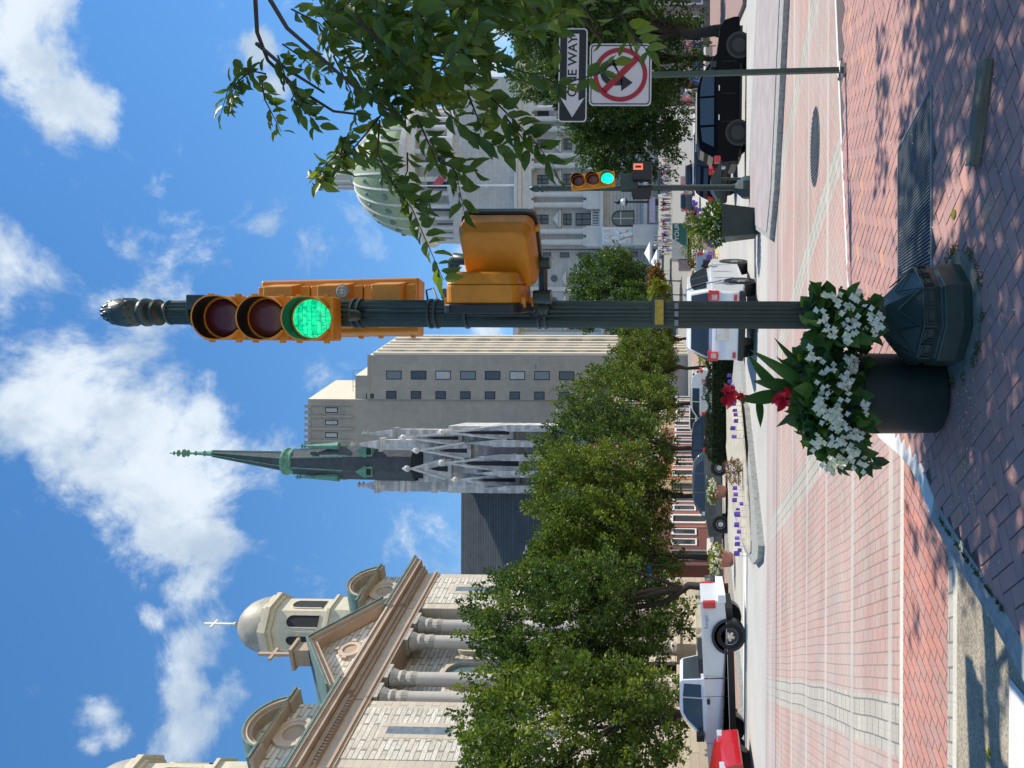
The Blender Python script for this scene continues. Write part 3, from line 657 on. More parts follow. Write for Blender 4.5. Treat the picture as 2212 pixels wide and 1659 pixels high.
# weeds round footing
rg = np.random.default_rng(5); a = rg.uniform(PI*.9, PI*2.15, 700); r_ = .35+rg.random(700)*.06; clump = (np.sin(a*5)+np.sin(a*11+1)) > -.2
C_ = np.stack([BX+r_*np.cos(a), BY+r_*np.sin(a), np.full(700, SW+.004)], 1)[clump]; k = len(C_)
wd = leaves('weeds', M['grass'], C_, rg.normal(size=(k,3))+[0,0,.9], rg.normal(size=(k,3)), .02, .008, None); tag(wd, 'fine moss and weeds growing round the near signal footing', 'weeds'); wd['kind'] = 'stuff'
# ------------------------------------------------------------------ planter
pc = G(806, 2052, SW); pt = thing('planter_pot', 'large dark green round planter pot beside the near signal pole', 'planter', (pc.x, 4.72, SW)); PX, PY = pc.x+.004, 4.72
pt.location = (PX, PY, SW); WM[pt.name] = Matrix.Translation((PX, PY, SW))
b = MB(); b.lathe([(.19,0),(.232,.02),(.238,.03),(.246,.50),(.262,.51),(.264,.56),(.245,.565),(.238,.53),(.001,.52)], (0,0,0), 40); b.build('pot', M['green2'], pt, smooth=True, angle=30)
b = MB(); b.lathe([(.236,.521),(.236,.532),(.001,.535)], (0,0,0), 24); b.build('soil', M['mulch'], pt)
def blade(b, rn, p0, p1, w, bend=.0, n=7, side=None, v=.5):
    p0, p1 = Vector(p0), Vector(p1); d = p1-p0; s = d.cross(Vector((0,1,.2))).normalized() if side is None else side
    nrm = s.cross(d).normalized(); o = []; 
    for i in range(n+1):
        f = i/n; c_ = p0+d*f+nrm*bend*math.sin(f*PI)*d.length+Vector((0,0,-abs(bend)*.5*f*f*d.length)); ww = w*(math.sin(min(1,f*1.02+.02)**.75*PI)**.8 if f < 1 else 0)
        o += [c_-s*ww/2+nrm*ww*.13, c_-nrm*.0, c_+s*ww/2+nrm*ww*.13]
    b.add(o, [q for i in range(n) for q in ((i*3,i*3+1,i*3+4,i*3+3),(i*3+1,i*3+2,i*3+5,i*3+4))]); rn += [v]*len(o)
def attr(o, rn): at = o.data.attributes.new('rnd', 'FLOAT', 'POINT'); at.data.foreach_set('value', rn)
ct = thing('canna_plant', 'tall canna with pointed dark leaves and two red flower heads in the near planter', 'plant', (PX, PY, SW+.53))
b = MB(); rn = []
for (U, V, U2, V2, w, Y) in ((790,1790,905,1610,.085,4.6),(800,1700,895,1609,.07,4.62),(826,1780,931,1665,.055,4.7),(840,1770,901,1689,.05,4.62),(830,1760,890,1671,.05,4.75),(800,1640,735,1640,.05,4.6),
    (806,1690,794,1590,.085,4.55),(822,1720,836,1621,.08,4.6),(800,1770,736,1671,.07,4.7),(800,1785,722,1716,.075,4.6),(806,1800,686,1744,.08,4.5),(838,1800,895,1736,.06,4.55),(770,1790,760,1690,.06,4.75),(815,1800,812,1650,.10,4.68),(850,1810,912,1760,.07,4.6)):
    blade(b, rn, P(U, V, 4.66), P(U2, V2, Y), w, .08*rng.choice((-1,1)), v=rng.random())
attr(b.build('leaves', M['canna'], ct, smooth=True, world=True), rn)
b = MB()
for (U, V) in ((815,1655),(802,1665),(804,1590)): b.tube([Vector((PX, PY, SW+.52)), P(806, 1760, 4.67), P(U, V, 4.62)], [.014,.010,.004], 6)
b.build('stems', M['canna'], ct, world=True)
for (U, V, s) in ((803,1573,1.0),(800,1692,1.15),(797,1600,.5),(812,1578,.6)):
    b = MB(); rn = []; c = P(U, V, 4.6)
    for k in range(15):
        d = Vector((rng.gauss(0,1), rng.gauss(0,1), rng.gauss(.15,.8))).normalized(); blade(b, rn, c+d*.005, c+d*.075*s*rng.uniform(.7,1.25), .05*s, .2, 4, d.orthogonal().normalized(), rng.random())
    attr(b.build('flower_head', M['redp'], ct, smooth=True, world=True), rn)
bt = thing('begonia_bush', 'mass of white flowers and glossy green leaves spilling over the near planter', 'plant', (PX, PY, SW+.53))
rg = np.random.default_rng(11); n = 950; ctr = np.array([PX+.0, PY-.02, SW+.60]); d = unit(rg, n); d[:,2] = np.where(d[:,2] < -.35, -d[:,2], d[:,2]); rad = .55+.45*rg.random(n)**.5
C_ = ctr + d*rad[:,None]*np.array([.49,.34,.26]); C_[:,2] -= .10*(np.abs(C_[:,0]-PX)/.45)**2
C_[:,0] += .02
C2 = np.array([[*P(rng.uniform(925, 1022), rng.uniform(1748, 1880), rng.uniform(4.12, 4.3))] for _ in range(200)]); C_ = np.concatenate([C_, C2]); d = np.concatenate([d, unit(rg, 200)]); n += 200
leaves('leaves', M['begl'], np.array(C_)-np.array(bt.location), d*.8+rg.normal(size=(n,3))*.5+[0,0,-.15], d*[1,1,.4]+[0,-.5,.9]+rg.normal(size=(n,3))*.4, .075+.05*rg.random(n), .06+.03*rg.random(n), bt, 'near', seed=3)
fl = [(1080,160),(830,240),(860,350),(1040,270),(1270,280),(1070,420),(720,550),(1060,650),(850,710),(1020,880),(800,980),(780,1080),(940,1090),(930,1290),(1100,1340),(1210,1080),(760,1400),(940,1410),(1100,1460),(890,1590),(1150,1600),(840,40),(1090,50),(930,45),(960,1200),(900,1180),(1300,330),(1240,180),(1090,330),(1000,1560),(1080,720),(1010,830),(860,1610)]
for (zx, zy) in fl:
    V = 1591+.2315*zx; U = 1659-(630.9+.2315*zy); c = P(U, V, 4.33 + .22*min(1, abs((U-812)/210))**2 if U < 900 else 4.08)
    k = rng.randint(9, 15) if U < 900 else rng.randint(6, 9); cs = np.array([[c.x+rng.gauss(0,.022), c.y+rng.gauss(0,.016), c.z+rng.gauss(0,.022)] for _ in range(k)])
    PC, PD, PN = [], [], []
    for q in cs:
        nrm = np.array([rng.gauss(0,.5), -1+rng.gauss(0,.3), rng.gauss(.3,.4)]); nrm /= np.linalg.norm(nrm); e1 = np.cross(nrm, [0,0,1]); e1 /= np.linalg.norm(e1); e2 = np.cross(nrm, e1)
        for a in range(4):
            t_ = a*PI/2+rng.random()*.4; PC.append(q); PD.append(e1*math.cos(t_)+e2*math.sin(t_)+nrm*rng.uniform(.05,.6)); PN.append(nrm)
    leaves('flower_cluster', M['petal'], np.array(PC)-np.array(bt.location), PD, PN, .021, .019, bt, 'far', seed=zx)
# ------------------------------------------------------------------ sign post
sb = G(1508, 1826, SW); YS = sb.y; st = thing('sign_post', 'green square post carrying a ONE WAY sign above a no U-turn sign', 'sign post', (sb.x, sb.y, SW))
def rs(U, V, Y=None): p = P(U, V, Y or YS); return Vector((p.x-sb.x, p.y-sb.y, p.z-SW))
b = MB(); t1 = rs(1492, 1215); t1.y = 0; b.tube([(0,0,0), t1], .032, 4); b.build('post', mat('green_post_paint', (.045,.085,.07), .45, var=.25), st)
b = MB(); b.box(-.05,-.05,0,.05,.05,.02); b.tube([(-.09,-.02,.06),(.09,-.02,.05)], .012, 6); b.sph((.095,-.02,.05), .02, 6); b.sph((-.095,-.02,.06), .02, 6); b.build('base_bracket', M['steel'], st)
c = rs(1492, 1239); Mx = Matrix.Translation((c.x, -.05, c.z)) @ Matrix.Rotation(R(.6), 4, 'Y'); w, h = .455, .139
b = MB(Mx); b.prism(rrect(-w,-h,w,h,.035), -.002, .002, 'y', 0); ow = b.build('one_way_sign', [M['signwhite']], st)
b = MB(Mx); b.prism(rrect(-w+.012,-h+.012,w-.012,h-.012,.028), -.004, -.0022, 'y', 0); b.build('black_field', M['signblack'], ow)
b = MB(Mx); b.prism([(-w+.045,0),(-w+.235,.118),(-w+.205,.058),(.40,.058),(.40,-.058),(-w+.205,-.058),(-w+.235,-.118)][::-1], -.0062, -.0042, 'y', 0); b.build('white_arrow', M['signwhite'], ow)
text('lettering', 'ONE WAY', .125, M['signblack'], Mx @ facing(.085, -.0075, .0), ow, sx=1.02, bold=.0015)
c = rs(1493, 1341); Mx = Matrix.Translation((c.x, -.05, c.z)) @ Matrix.Rotation(R(.6), 4, 'Y'); w = .302
b = MB(Mx); b.prism(rrect(-w,-w,w,w,.045), -.002, .002, 'y'); nu = b.build('no_u_turn_sign', M['signwhite'], st)
b = MB(Mx); b.ring(rrect(-w+.014,-w+.014,w-.014,w-.014,.035), rrect(-w+.024,-w+.024,w-.024,w-.024,.028), -.0042, -.0022); b.build('black_border', M['signblack'], nu)
b = MB(Mx); o1 = circ(.02,.10,.105,20,0,PI)[::1]
b.ring(circ(.02,.07,.125,18,0,PI)+[(-.105,-.02),(.145,-.12)][:1]+[(-.105,.0)][:0], circ(.02,.07,.068,18,0,PI)+[(-.048,-.02)], -.0052, -.0042)
b.box(.088,-.0052,-.13,.145,-.0042,.075); b.prism([(-.077,-.115),(-.155,.0),(.001,.0)][::-1] if False else [(-.077,-.12),(.005,-.01),(-.16,-.01)], -.0052, -.0042, 'y')
b.build('u_turn_arrow', M['signblack'], nu)
b = MB(Mx); b.ring(circ(0,0,.262,40), circ(0,0,.218,40), -.0072, -.0056); dg = .707*.225; q = .021
b.prism([(-dg-q,dg-q),(-dg+q,dg+q),(dg+q,-dg+q),(dg-q,-dg-q)][::-1], -.0072, -.0056, 'y'); b.build('red_circle', M['signred'], nu)
# ------------------------------------------------------------------ cars
def wheel(root, x, y, r, w, rimm, side, spokes=5, rimr=.64):
    b = MB(); m_ = Matrix.Translation((x, y, r)) @ Matrix.Rotation(-side*PI/2, 4, 'X'); b.M = m_
    b.lathe([(r*rimr,-w*.9),(r*.93,-w*.95),(r,-w*.8),(r,-w*.1),(r*.95,0),(r*rimr*1.02,.002),(r*rimr,-.03)], (0,0,0), 28)
    o = b.build('wheel', M['rubber'], root, smooth=True, angle=40)
    b = MB(m_); b.lathe([(r*rimr,-.02),(r*rimr*.97,-.005),(r*rimr*.9,-.012),(r*rimr*.86,-.05),(.001,-.06)], (0,0,0), 28)
    for k in range(spokes):
        a = 2*PI*k/spokes; ca_, sa_ = math.cos(a), math.sin(a); ww = r*.085
        b.add([(ca_*.04-sa_*q*ww*1.3, sa_*.04+ca_*q*ww*1.3, -.008) for q in (-1,1)] + [(ca_*r*rimr*.93-sa_*q*ww, sa_*r*rimr*.93+ca_*q*ww, -.010) for q in (1,-1)], [(0,1,2,3)])
    b.lathe([(r*.17,-.02),(r*.16,.002),(.001,.004)], (0,0,0), 12)
    b.build('rim', rimm, o, smooth=False)
    return o
def car(name, label, cat, loc, rz, paint, spec, group=None, tilt=0):
    root = thing(name, label, cat, loc, rz, group, tilt); Lh, Wd = spec['L']/2, spec['W']/2; wr = spec['wr']; fx, rx = spec['ax']
    pts = [(-Lh, spec.get('z0', .3))] + spec['top'] + [(Lh, spec.get('z0', .28))]
    zb = spec.get('zb', .25); ar = wr*1.16
    for xc in (fx, rx): pts += [(xc+ar*math.cos(R(a)), max(zb, wr+ar*math.sin(R(a)))) for a in range(-20, 201, 20) ]
    # polygon ribbon; plan taper at both ends
    def yw(x): t = max(0, abs(x)/Lh-.80)/.20; return Wd*(1-.13*t*t)
    n = len(pts); vs = [(x, -yw(x), z) for x, z in pts] + [(x, yw(x), z) for x, z in pts]
    b = MB(); b.add(vs, [(i, (i+1) % n, (i+1) % n+n, i+n) for i in range(n)] + [tuple(range(n))[::-1], tuple(range(n, 2*n))])
    if 'cab' in spec:
        cp = spec['cab']; zlo = min(p[1] for p in cp); zhi = max(p[1] for p in cp); tw = spec.get('tw', .78)
        cy_ = lambda z: Wd*(.955-(.955-tw)*(z-zlo)/(zhi-zlo))
        m = len(cp); b.add([(x, -cy_(z), z) for x, z in cp] + [(x, cy_(z), z) for x, z in cp], [(i, (i+1) % m, (i+1) % m+m, i+m) for i in range(m)] + [tuple(range(m))[::-1], tuple(range(m, 2*m))])
    body = b.build('body', paint, root, bevel=spec.get('bev', .035), seg=3, smooth=True, angle=42)
    # under body dark
    b = MB(); b.box(-Lh*.9, -Wd*.7, .24, Lh*.9, Wd*.7, .5)
    for xc in (fx, rx):
        for s in (-1, 1): b.prism(circ(xc, wr, ar*1.01, 20), s*(Wd*1.0-.004) if s > 0 else -Wd*1.0+.004, s*(Wd-.3))
    b.build('underbody', M['black'], root)
    for s in (-1, 1):
        for xq in spec.get('seams', [fx-.52, (fx+rx)/2-.14, rx+.36]):
            b = MB(); b.box(xq-.006, s*Wd-.004, .46, xq+.006, s*Wd+.003, spec['top'][-4][1] if False else .94); b.build('panel_gap', seam, root)
    if 'cab' in spec:
        for nm, poly in spec['win']:
            for s in (-1, 1):
                b = MB(); k = len(poly); off = .012
                b.add([(x, s*(cy_(z)+off), z) for x, z in poly] + [(x, s*(cy_(z)-.03), z) for x, z in poly], [tuple(range(k)) if s < 0 else tuple(range(k))[::-1]] + [(i, (i+1) % k, (i+1) % k+k, i+k) for i in range(k)])
                b.build(nm, spec.get('glass', M['glass']), root)
        for nm, (xa, za), (xb, zb_) in spec['scr']:
            d = Vector((xb-xa, 0, zb_-za)).normalized(); nn = Vector((d.z, 0, -d.x)); nn = nn if (nn.x > 0) == (xa > xb or nm == 'windscreen') else -nn
            sg = 1 if nm == 'windscreen' else -1; nn = Vector((abs(d.z)*sg, 0, abs(d.x))); b = MB(); ya, yb = cy_(za)*.93, cy_(zb_)*.90
            q = [Vector((xa, -ya, za)), Vector((xa, ya, za)), Vector((xb, yb, zb_)), Vector((xb, -yb, zb_))]
            b.add([p+nn*.012 for p in q] + [p-nn*.03 for p in q], [(0,1,2,3),(3,2,1,0)][0:1] + [(0,4,5,1),(1,5,6,2),(2,6,7,3),(3,7,4,0)]); b.build(nm, spec.get('glass', M['glass']), root)
    for xc in (fx, rx):
        for s in (-1, 1): wheel(root, xc, s*(Wd+.005), wr, .22, spec.get('rim', M['silver']), s, spec.get('spk', 5))
    for (nm, mt, bxs) in spec.get('bits', []):
        for (x0, y0, z0, x1, y1, z1) in bxs:
            b = MB(); b.box(x0, y0, z0, x1, y1, z1); b.build(nm, mt, root, bevel=.012)
    return root
def paint(name, c, r=.28, coat=.6): return mat(name, c, r, 0, var=.05, scale=2, coat=coat, spec=.06 if max(c) < .03 else .5)
seam = M['black']
tail = mat('red_tail_lens', (.55,.02,.03), .25, var=.1, coat=.5)
lampw = mat('headlamp_lens', (.5,.52,.55), .15, var=.1, coat=.8)
seam = M['black']
# pickup (nose to the left of the picture)
pk_spec = dict(seams=[], L=5.0, W=1.72, wr=.345, ax=(1.55,-1.60), z0=.45, zb=.42, bev=.03, tw=.80, rim=M['chrome'], spk=5,
  top=[(-2.5,.98),(-2.48,1.05),(-.55,1.05),(-.53,1.02),(-.50,1.05),(1.05,1.05),(1.2,1.03),(2.2,.97),(2.42,.86),(2.48,.6)],
  cab=[(-.50,1.0),(-.48,1.08),(-.42,1.60),(-.36,1.67),(.35,1.69),(.52,1.64),(1.18,1.04),(1.18,1.0)],
  win=[('rear_quarter_window', [(-.34,1.12),(-.34,1.56),(.0,1.60),(.0,1.12)]), ('door_window', [(.04,1.10),(.04,1.60),(.42,1.60),(.60,1.50),(1.0,1.10)])],
  scr=[('windscreen', (1.12,1.08), (.58,1.60)), ('rear_window', (-.47,1.12), (-.42,1.58))],
  bits=[('tail_light', tail, [(-2.505,.70,.68,-2.34,.868,1.0),(-2.505,-.868,.68,-2.34,-.70,1.0)]), ('bumper', M['white'], [(-2.66,-.8,.42,-2.45,.8,.62),(2.42,-.8,.36,2.6,.8,.56)]),
   ('door_handle', M['black'], [(.02,.856,.90,.16,.874,.98)]), ('door_seam', seam, [(-.53,.857,.45,-.505,.864,1.05),(1.17,.858,.5,1.18,.864,1.03),(-.05,.858,.45,-.04,.864,1.08)]),
   ('cargo_box', M['black'], [(-.98,-.7,.8,-.58,.7,1.17)]), ('mirror', M['black'], [(.88,.80,1.08,1.06,1.02,1.28),(.88,-1.02,1.08,1.06,-.80,1.28)]), ('headlight', lampw, [(2.40,.55,.68,2.47,.80,.84),(2.40,-.80,.68,2.47,-.55,.84)]),
   ('wheel_arch_lip', M['black'], [(-2.02,.84,.70,-1.18,.868,.76)][:0])])
def placeU(U, Y, dz=0): p = P(U, 1476, Y); return (p.x, Y, TZ(Y)+dz)
x, y, z = placeU(190, 20.6); pk = car('pickup_truck', 'silver white pickup truck crossing in front of the domed church', 'pickup truck', (x-.05, y, .03), R(180-3), paint('silver_white_paint', (.62,.65,.68), .22), pk_spec, tilt=R(2.2))
for b_ in [o for o in pk.children if o.name.startswith('door_handle')]: pass
# the visible flank of a car whose nose points left is its left (+y) flank
text('bedside_lettering', 'Ranger', .13, mat('decal_blue', (.12,.16,.3), .5), Matrix.Translation((-2.0, .868, .93)) @ Matrix.Rotation(PI, 4, 'Z') @ Matrix.Rotation(PI/2, 4, 'X'), pk)
each('wheel_arch_lip', M['black'], pk, [lambda b, xc=xc, s=s: b.ring(circ(xc,.345,.47,20,R(8),R(172)) , circ(xc,.345,.40,20,R(8),R(172)), s*.85, s*.872) for xc in (1.55,-1.6) for s in (1,)])
# red car nosing in at the left edge
hb = dict(L=4.2, W=1.75, wr=.31, ax=(1.30,-1.30), tw=.72,
  top=[(-2.08,.55),(-2.06,.95),(-1.9,1.0),(1.0,.98),(1.75,.86),(2.02,.72),(2.09,.5)],
  cab=[(-1.95,.95),(-1.75,1.38),(-1.45,1.47),(.2,1.48),(.42,1.42),(1.15,.95)],
  win=[('rear_door_window', [(-1.30,1.03),(-1.2,1.38),(-.45,1.42),(-.45,1.03)]), ('front_door_window', [(-.38,1.03),(-.38,1.42),(.20,1.40),(.40,1.34),(.88,1.03)])],
  scr=[('windscreen', (1.08,1.02), (.46,1.40)), ('rear_window', (-1.90,1.05), (-1.76,1.36))],
  bits=[('headlight', lampw, [(1.80,-.84,.66,2.03,-.56,.80),(1.80,.56,.66,2.03,.84,.80)]), ('tail_light', tail, [(-2.10,-.84,.78,-1.98,-.60,1.0),(-2.10,.60,.78,-1.98,.84,1.0)]), ('door_handle', M['black'], [(-.55,.872,.86,-.40,.884,.90),(-.55,-.884,.86,-.40,-.872,.90)]),
    ('mirror', M['black'], [(.62,.84,1.0,.80,1.02,1.12),(.62,-1.02,1.0,.80,-.84,1.12)])])
x, y, z = placeU(44, 18.2); car('red_car', 'bright red car nosing in from the edge in front of the pickup', 'car', (x-1.95, y, 0), R(-4), paint('red_paint', (.42,.012,.02), .2), hb)
# grey crossover
cu = dict(L=4.6, W=1.85, wr=.345, ax=(1.36,-1.34), tw=.74, z0=.32, spk=9,
  top=[(-2.25,.5),(-2.27,.85),(-2.2,1.0),(-1.9,1.05),(1.05,1.06),(1.9,.93),(2.22,.78),(2.3,.5)],
  cab=[(-2.15,1.0),(-1.95,1.35),(-1.65,1.56),(-1.0,1.65),(.1,1.66),(.4,1.58),(1.25,1.0)],
  win=[('rear_quarter_window', [(-1.72,1.12),(-1.45,1.45),(-1.12,1.52),(-1.12,1.12)]), ('rear_door_window', [(-1.05,1.10),(-1.05,1.53),(-.22,1.57),(-.22,1.10)]), ('front_door_window', [(-.14,1.10),(-.14,1.57),(.18,1.56),(.38,1.50),(.92,1.10)])],
  scr=[('windscreen', (1.16,1.07), (.45,1.56)), ('rear_window', (-2.05,1.15), (-1.72,1.50))],
  bits=[('headlight', lampw, [(1.95,-.88,.70,2.2,-.60,.88),(1.95,.60,.70,2.2,.88,.88)]), ('tail_light', tail, [(-2.30,-.90,.85,-2.12,-.62,1.08),(-2.30,.62,.85,-2.12,.90,1.08)]),
    ('door_handle', M['chrome'], [(-1.0,.92,.94,-.84,.936,.98),(-.1,.92,.94,.06,.936,.98)]), ('mirror', M['silver'], [(.74,.88,1.08,.92,1.08,1.22),(.74,-1.08,1.08,.92,-.88,1.22)]), ('grille', M['black'], [(2.24,-.5,.45,2.31,.5,.70)]), ('bumper', M['silver'], [(2.22,-.7,.30,2.34,.7,.42)])])
x, y, z = placeU(592, 38); car('grey_crossover', 'dark grey crossover with silver wheels, nose left, behind the terracotta pots', 'car', (x, y, z+.02), R(184), paint('grey_paint', (.07,.085,.095), .2), cu, tilt=R(1.5))
x, y, z = placeU(680, 43); car('dark_sedan', 'dark sedan mostly hidden behind the grey crossover and hedge', 'car', (x, y, z+.02), R(182), paint('dark_paint', (.02,.022,.03), .2), cu)
# white hatchback in front of the big pole, driving away
wh = dict(L=4.3, W=1.76, wr=.33, ax=(1.30,-1.27), tw=.76, z0=.34,
  top=[(-2.12,.42),(-2.16,.60),(-2.08,.95),(-2.0,1.04),(1.05,1.0),(1.8,.88),(2.08,.7),(2.13,.5)],
  cab=[(-2.02,1.0),(-1.88,1.25),(-1.72,1.50),(-1.5,1.58),(.1,1.58),(.42,1.50),(1.2,.98)],
  win=[('rear_quarter_window', [(-1.75,1.14),(-1.6,1.42),(-1.15,1.48),(-1.15,1.12)]), ('rear_door_window', [(-1.08,1.08),(-1.08,1.48),(-.35,1.5),(-.35,1.08)]), ('front_door_window', [(-.28,1.08),(-.28,1.5),(.18,1.48),(.38,1.44),(.9,1.08)])],
  scr=[('windscreen', (1.1,1.05), (.48,1.48)), ('rear_window', (-2.0,1.08), (-1.76,1.47))],
  bits=[('tail_light', tail, [(-2.155,.60,.86,-1.98,.81,1.10),(-2.155,-.81,.86,-1.98,-.60,1.10)]), ('reverse_lens', mat('pale_lens', (.6,.45,.45), .3), [(-2.165,.62,.90,-2.10,.74,1.03),(-2.165,-.74,.90,-2.10,-.62,1.03)]),
    ('rear_reflector', tail, [(-2.18,.60,.46,-2.10,.74,.53),(-2.18,-.74,.46,-2.10,-.60,.53)]), ('number_plate', M['signwhite'], [(-2.19,-.16,.74,-2.12,.16,.88)]), ('plate_recess', M['silver'], [(-2.165,-.32,.62,-2.10,.32,.92)]), ('lower_bumper', M['black'], [(-2.17,-.80,.28,-2.0,.80,.41)]),
    ('mirror', M['black'], [(.62,.84,1.02,.80,1.02,1.16),(.62,-1.02,1.02,.80,-.84,1.16)]), ('exhaust', M['steel'], [(-2.2,-.55,.24,-2.05,-.47,.30)])])
x, y, z = placeU(948, 17.4); car('white_hatchback', 'white hatchback seen from behind beyond the near signal pole', 'car', (x+.75, y+2.0, .0), R(71), paint('white_car_paint', (.74,.76,.78), .25), wh)
# black SUV right
sv = dict(L=4.75, W=1.9, wr=.37, ax=(1.42,-1.40), tw=.78, z0=.36, zb=.34, rim=M['black'], spk=5,
  top=[(-2.3,.5),(-2.34,.9),(-2.25,1.08),(1.0,1.12),(1.95,1.02),(2.25,.85),(2.36,.55)],
  cab=[(-2.22,1.05),(-2.05,1.45),(-1.85,1.66),(-1.3,1.73),(.1,1.74),(.42,1.66),(1.25,1.05)],
  win=[('rear_quarter_window', [(-1.85,1.18),(-1.65,1.56),(-1.2,1.62),(-1.2,1.18)]), ('rear_door_window', [(-1.12,1.18),(-1.12,1.63),(-.25,1.65),(-.25,1.18)]), ('front_door_window', [(-.18,1.18),(-.18,1.65),(.18,1.62),(.38,1.58),(.95,1.18)])],
  scr=[('windscreen', (1.15,1.13), (.47,1.65)), ('rear_window', (-2.18,1.18), (-1.92,1.62))],
  bits=[('tail_light', tail, [(-2.36,.6,.95,-2.15,.93,1.16),(-2.36,-.93,.95,-2.15,-.6,1.16)]), ('number_plate', M['signwhite'], [(-2.39,-.2,.74,-2.33,.2,.9)]), ('roof_rail', M['chrome'], [(-1.7,.62,1.74,.0,.66,1.79),(-1.7,-.66,1.74,.0,-.62,1.79)]), ('rear_bumper', M['black'], [(-2.42,-.85,.4,-2.2,.85,.62)]),
    ('mirror', M['black'], [(.66,.92,1.12,.86,1.12,1.30),(.66,-1.12,1.12,.86,-.92,1.30)]), ('door_handle', M['chrome'], [(-1.0,-.965,1.0,-.82,-.95,1.04),(-.05,-.965,1.0,.13,-.95,1.04)])])
x, y, z = placeU(1448, 26.5); car('black_suv', 'glossy black SUV facing right behind the sign post', 'car', (x, y, z-.05), R(-5), paint('black_paint', (.002,.003,.005), .3, .03), sv)
x, y, z = placeU(1335, 33); car('dark_suv', 'dark blue-black SUV partly hidden behind the black SUV', 'car', (x, y, z), R(35), paint('blue_black_paint', (.008,.011,.018), .3, .0), sv)
x, y, z = placeU(1283, 60); car('far_black_car', 'small black car driving away beyond the far signal pole', 'car', (x, y, TZ(60)+.6), R(72), paint('soft_black_paint', (.012,.014,.02), .2), hb)
x, y, z = placeU(1226, 82); car('far_dark_car', 'tiny dark car at the far end of the planted median', 'car', (x, y, TZ(82)+.6), R(72), paint('far_dark_paint', (.02,.025,.04), .2), hb)
# light blue pickup beyond the white hatchback
x, y, z = placeU(1038, 47); lb = car('blue_pickup', 'light blue-grey utility truck behind the median flowers', 'pickup truck', (x-.4, y, z+.35), R(170), paint('light_blue_paint', (.30,.38,.5), .3), pk_spec)
# white van with lettering
vn = dict(L=5.6, W=2.0, wr=.36, ax=(1.85,-1.75), tw=.86, z0=.35,
  top=[(-2.78,.5),(-2.8,1.0),(2.0,1.05),(2.45,.95),(2.75,.8),(2.8,.5)], cab=[(-2.78,1.0),(-2.74,2.25),(-2.6,2.35),(1.0,2.35),(1.3,2.2),(2.05,1.0)],
  win=[('front_door_window', [(.75,1.25),(.75,1.85),(1.3,1.85),(1.75,1.25)])], scr=[('windscreen', (1.98,1.12), (1.38,2.05)), ('rear_window', (-2.78,1.3), (-2.75,1.95))],
  bits=[('tail_light', tail, [(-2.82,.7,1.0,-2.72,.98,1.3),(-2.82,-.98,1.0,-2.72,-.7,1.3)]), ('headlight', lampw, [(2.5,.6,.75,2.76,.9,.95),(2.5,-.9,.75,2.76,-.6,.95)])])
x, y, z = placeU(788, 52); va = car('white_van', 'white van with dark ConneX lettering behind the hedge', 'van', (x, y, z-.1), R(174), paint('van_white_paint', (.70,.74,.76), .35), dict(sv, rim=M['silver'], win=[w for w in sv['win'] if w[0] != 'rear_quarter_window'] ))
for s_, xx, mt_ in (('Conne', -1.0, M['signblack']), ('X', -1.72, M['signred'])):
    text('lettering', s_, .42, mt_, Matrix.Translation((xx+.1, .965, .86)) @ Matrix.Rotation(PI, 4, 'Z') @ Matrix.Rotation(R(90), 4, 'X'), va, ext=.01, bold=.008)
x, y, z = placeU(745, 60); car('white_sedan', 'white car mostly hidden behind the dark sedan and the hedge', 'car', (x, y, z+.2), R(178), paint('plain_white_paint', (.68,.70,.72), .3), hb)
# box truck
x, y, z = placeU(1135, 100); tk = thing('box_truck', 'cream box truck with a green YOUR panel parked on the plaza road', 'truck', (x, y, TZ(100)-.1))
b = MB(); b.box(-2.3,-1.2,.95,2.3,1.2,2.95); bo = b.build('cargo_box', mat('truck_cream', (.50,.50,.44), .6), tk)
b = MB(); b.prism([(-1.9,1.0),(2.22,1.0),(2.22,2.78),(.35,2.78),(-1.0,1.3)][::-1][0:0] or [(2.2,1.15),(2.2,2.85),(-.4,2.85),(-1.6,1.15)][::-1][0:0] or [(-.9,1.02),(2.22,1.02),(2.22,2.85),(.3,2.85)], -1.22, -1.205, 'y'); pn = b.build('green_panel', mat('truck_green', (.02,.13,.09), .6), tk)
b = MB(); b.prism([(-.6,1.1),(2.15,1.1),(2.15,2.8),(.05,2.8)][0:0] or [(-1.3,2.85),(.3,2.85),(-.9,1.9)][0:0] or [(-.55,2.85),(.35,2.85),(-.05,2.2)], -1.222, -1.206, 'y')
text('lettering', 'YOUR', .82, M['signwhite'], facing(1.15, -1.23, 2.3), tk); text('small_lettering', 'COMMUNITY', .26, M['signwhite'], facing(1.2, -1.23, 1.75), tk) if False else None
b = MB(); b.box(-3.6,-1.05,.5,-2.35,1.05,2.1); b.build('cab', mat('truck_cab_paint', (.25,.2,.2), .4), tk, bevel=.1)
b = MB(); b.box(-3.5,-.5,.45,2.2,.5,.94); b.build('chassis', M['black'], tk)
for x_ in (-2.8, 1.3):
    for s in (-1, 1): b = MB(Matrix.Translation((x_, s*1.0, .45)) @ Matrix.Rotation(PI/2, 4, 'X')); b.lathe([(.45,-.12),(.45,.12),(.001,.12)], (0,0,0), 14); b.build('wheel', M['rubber'], tk)
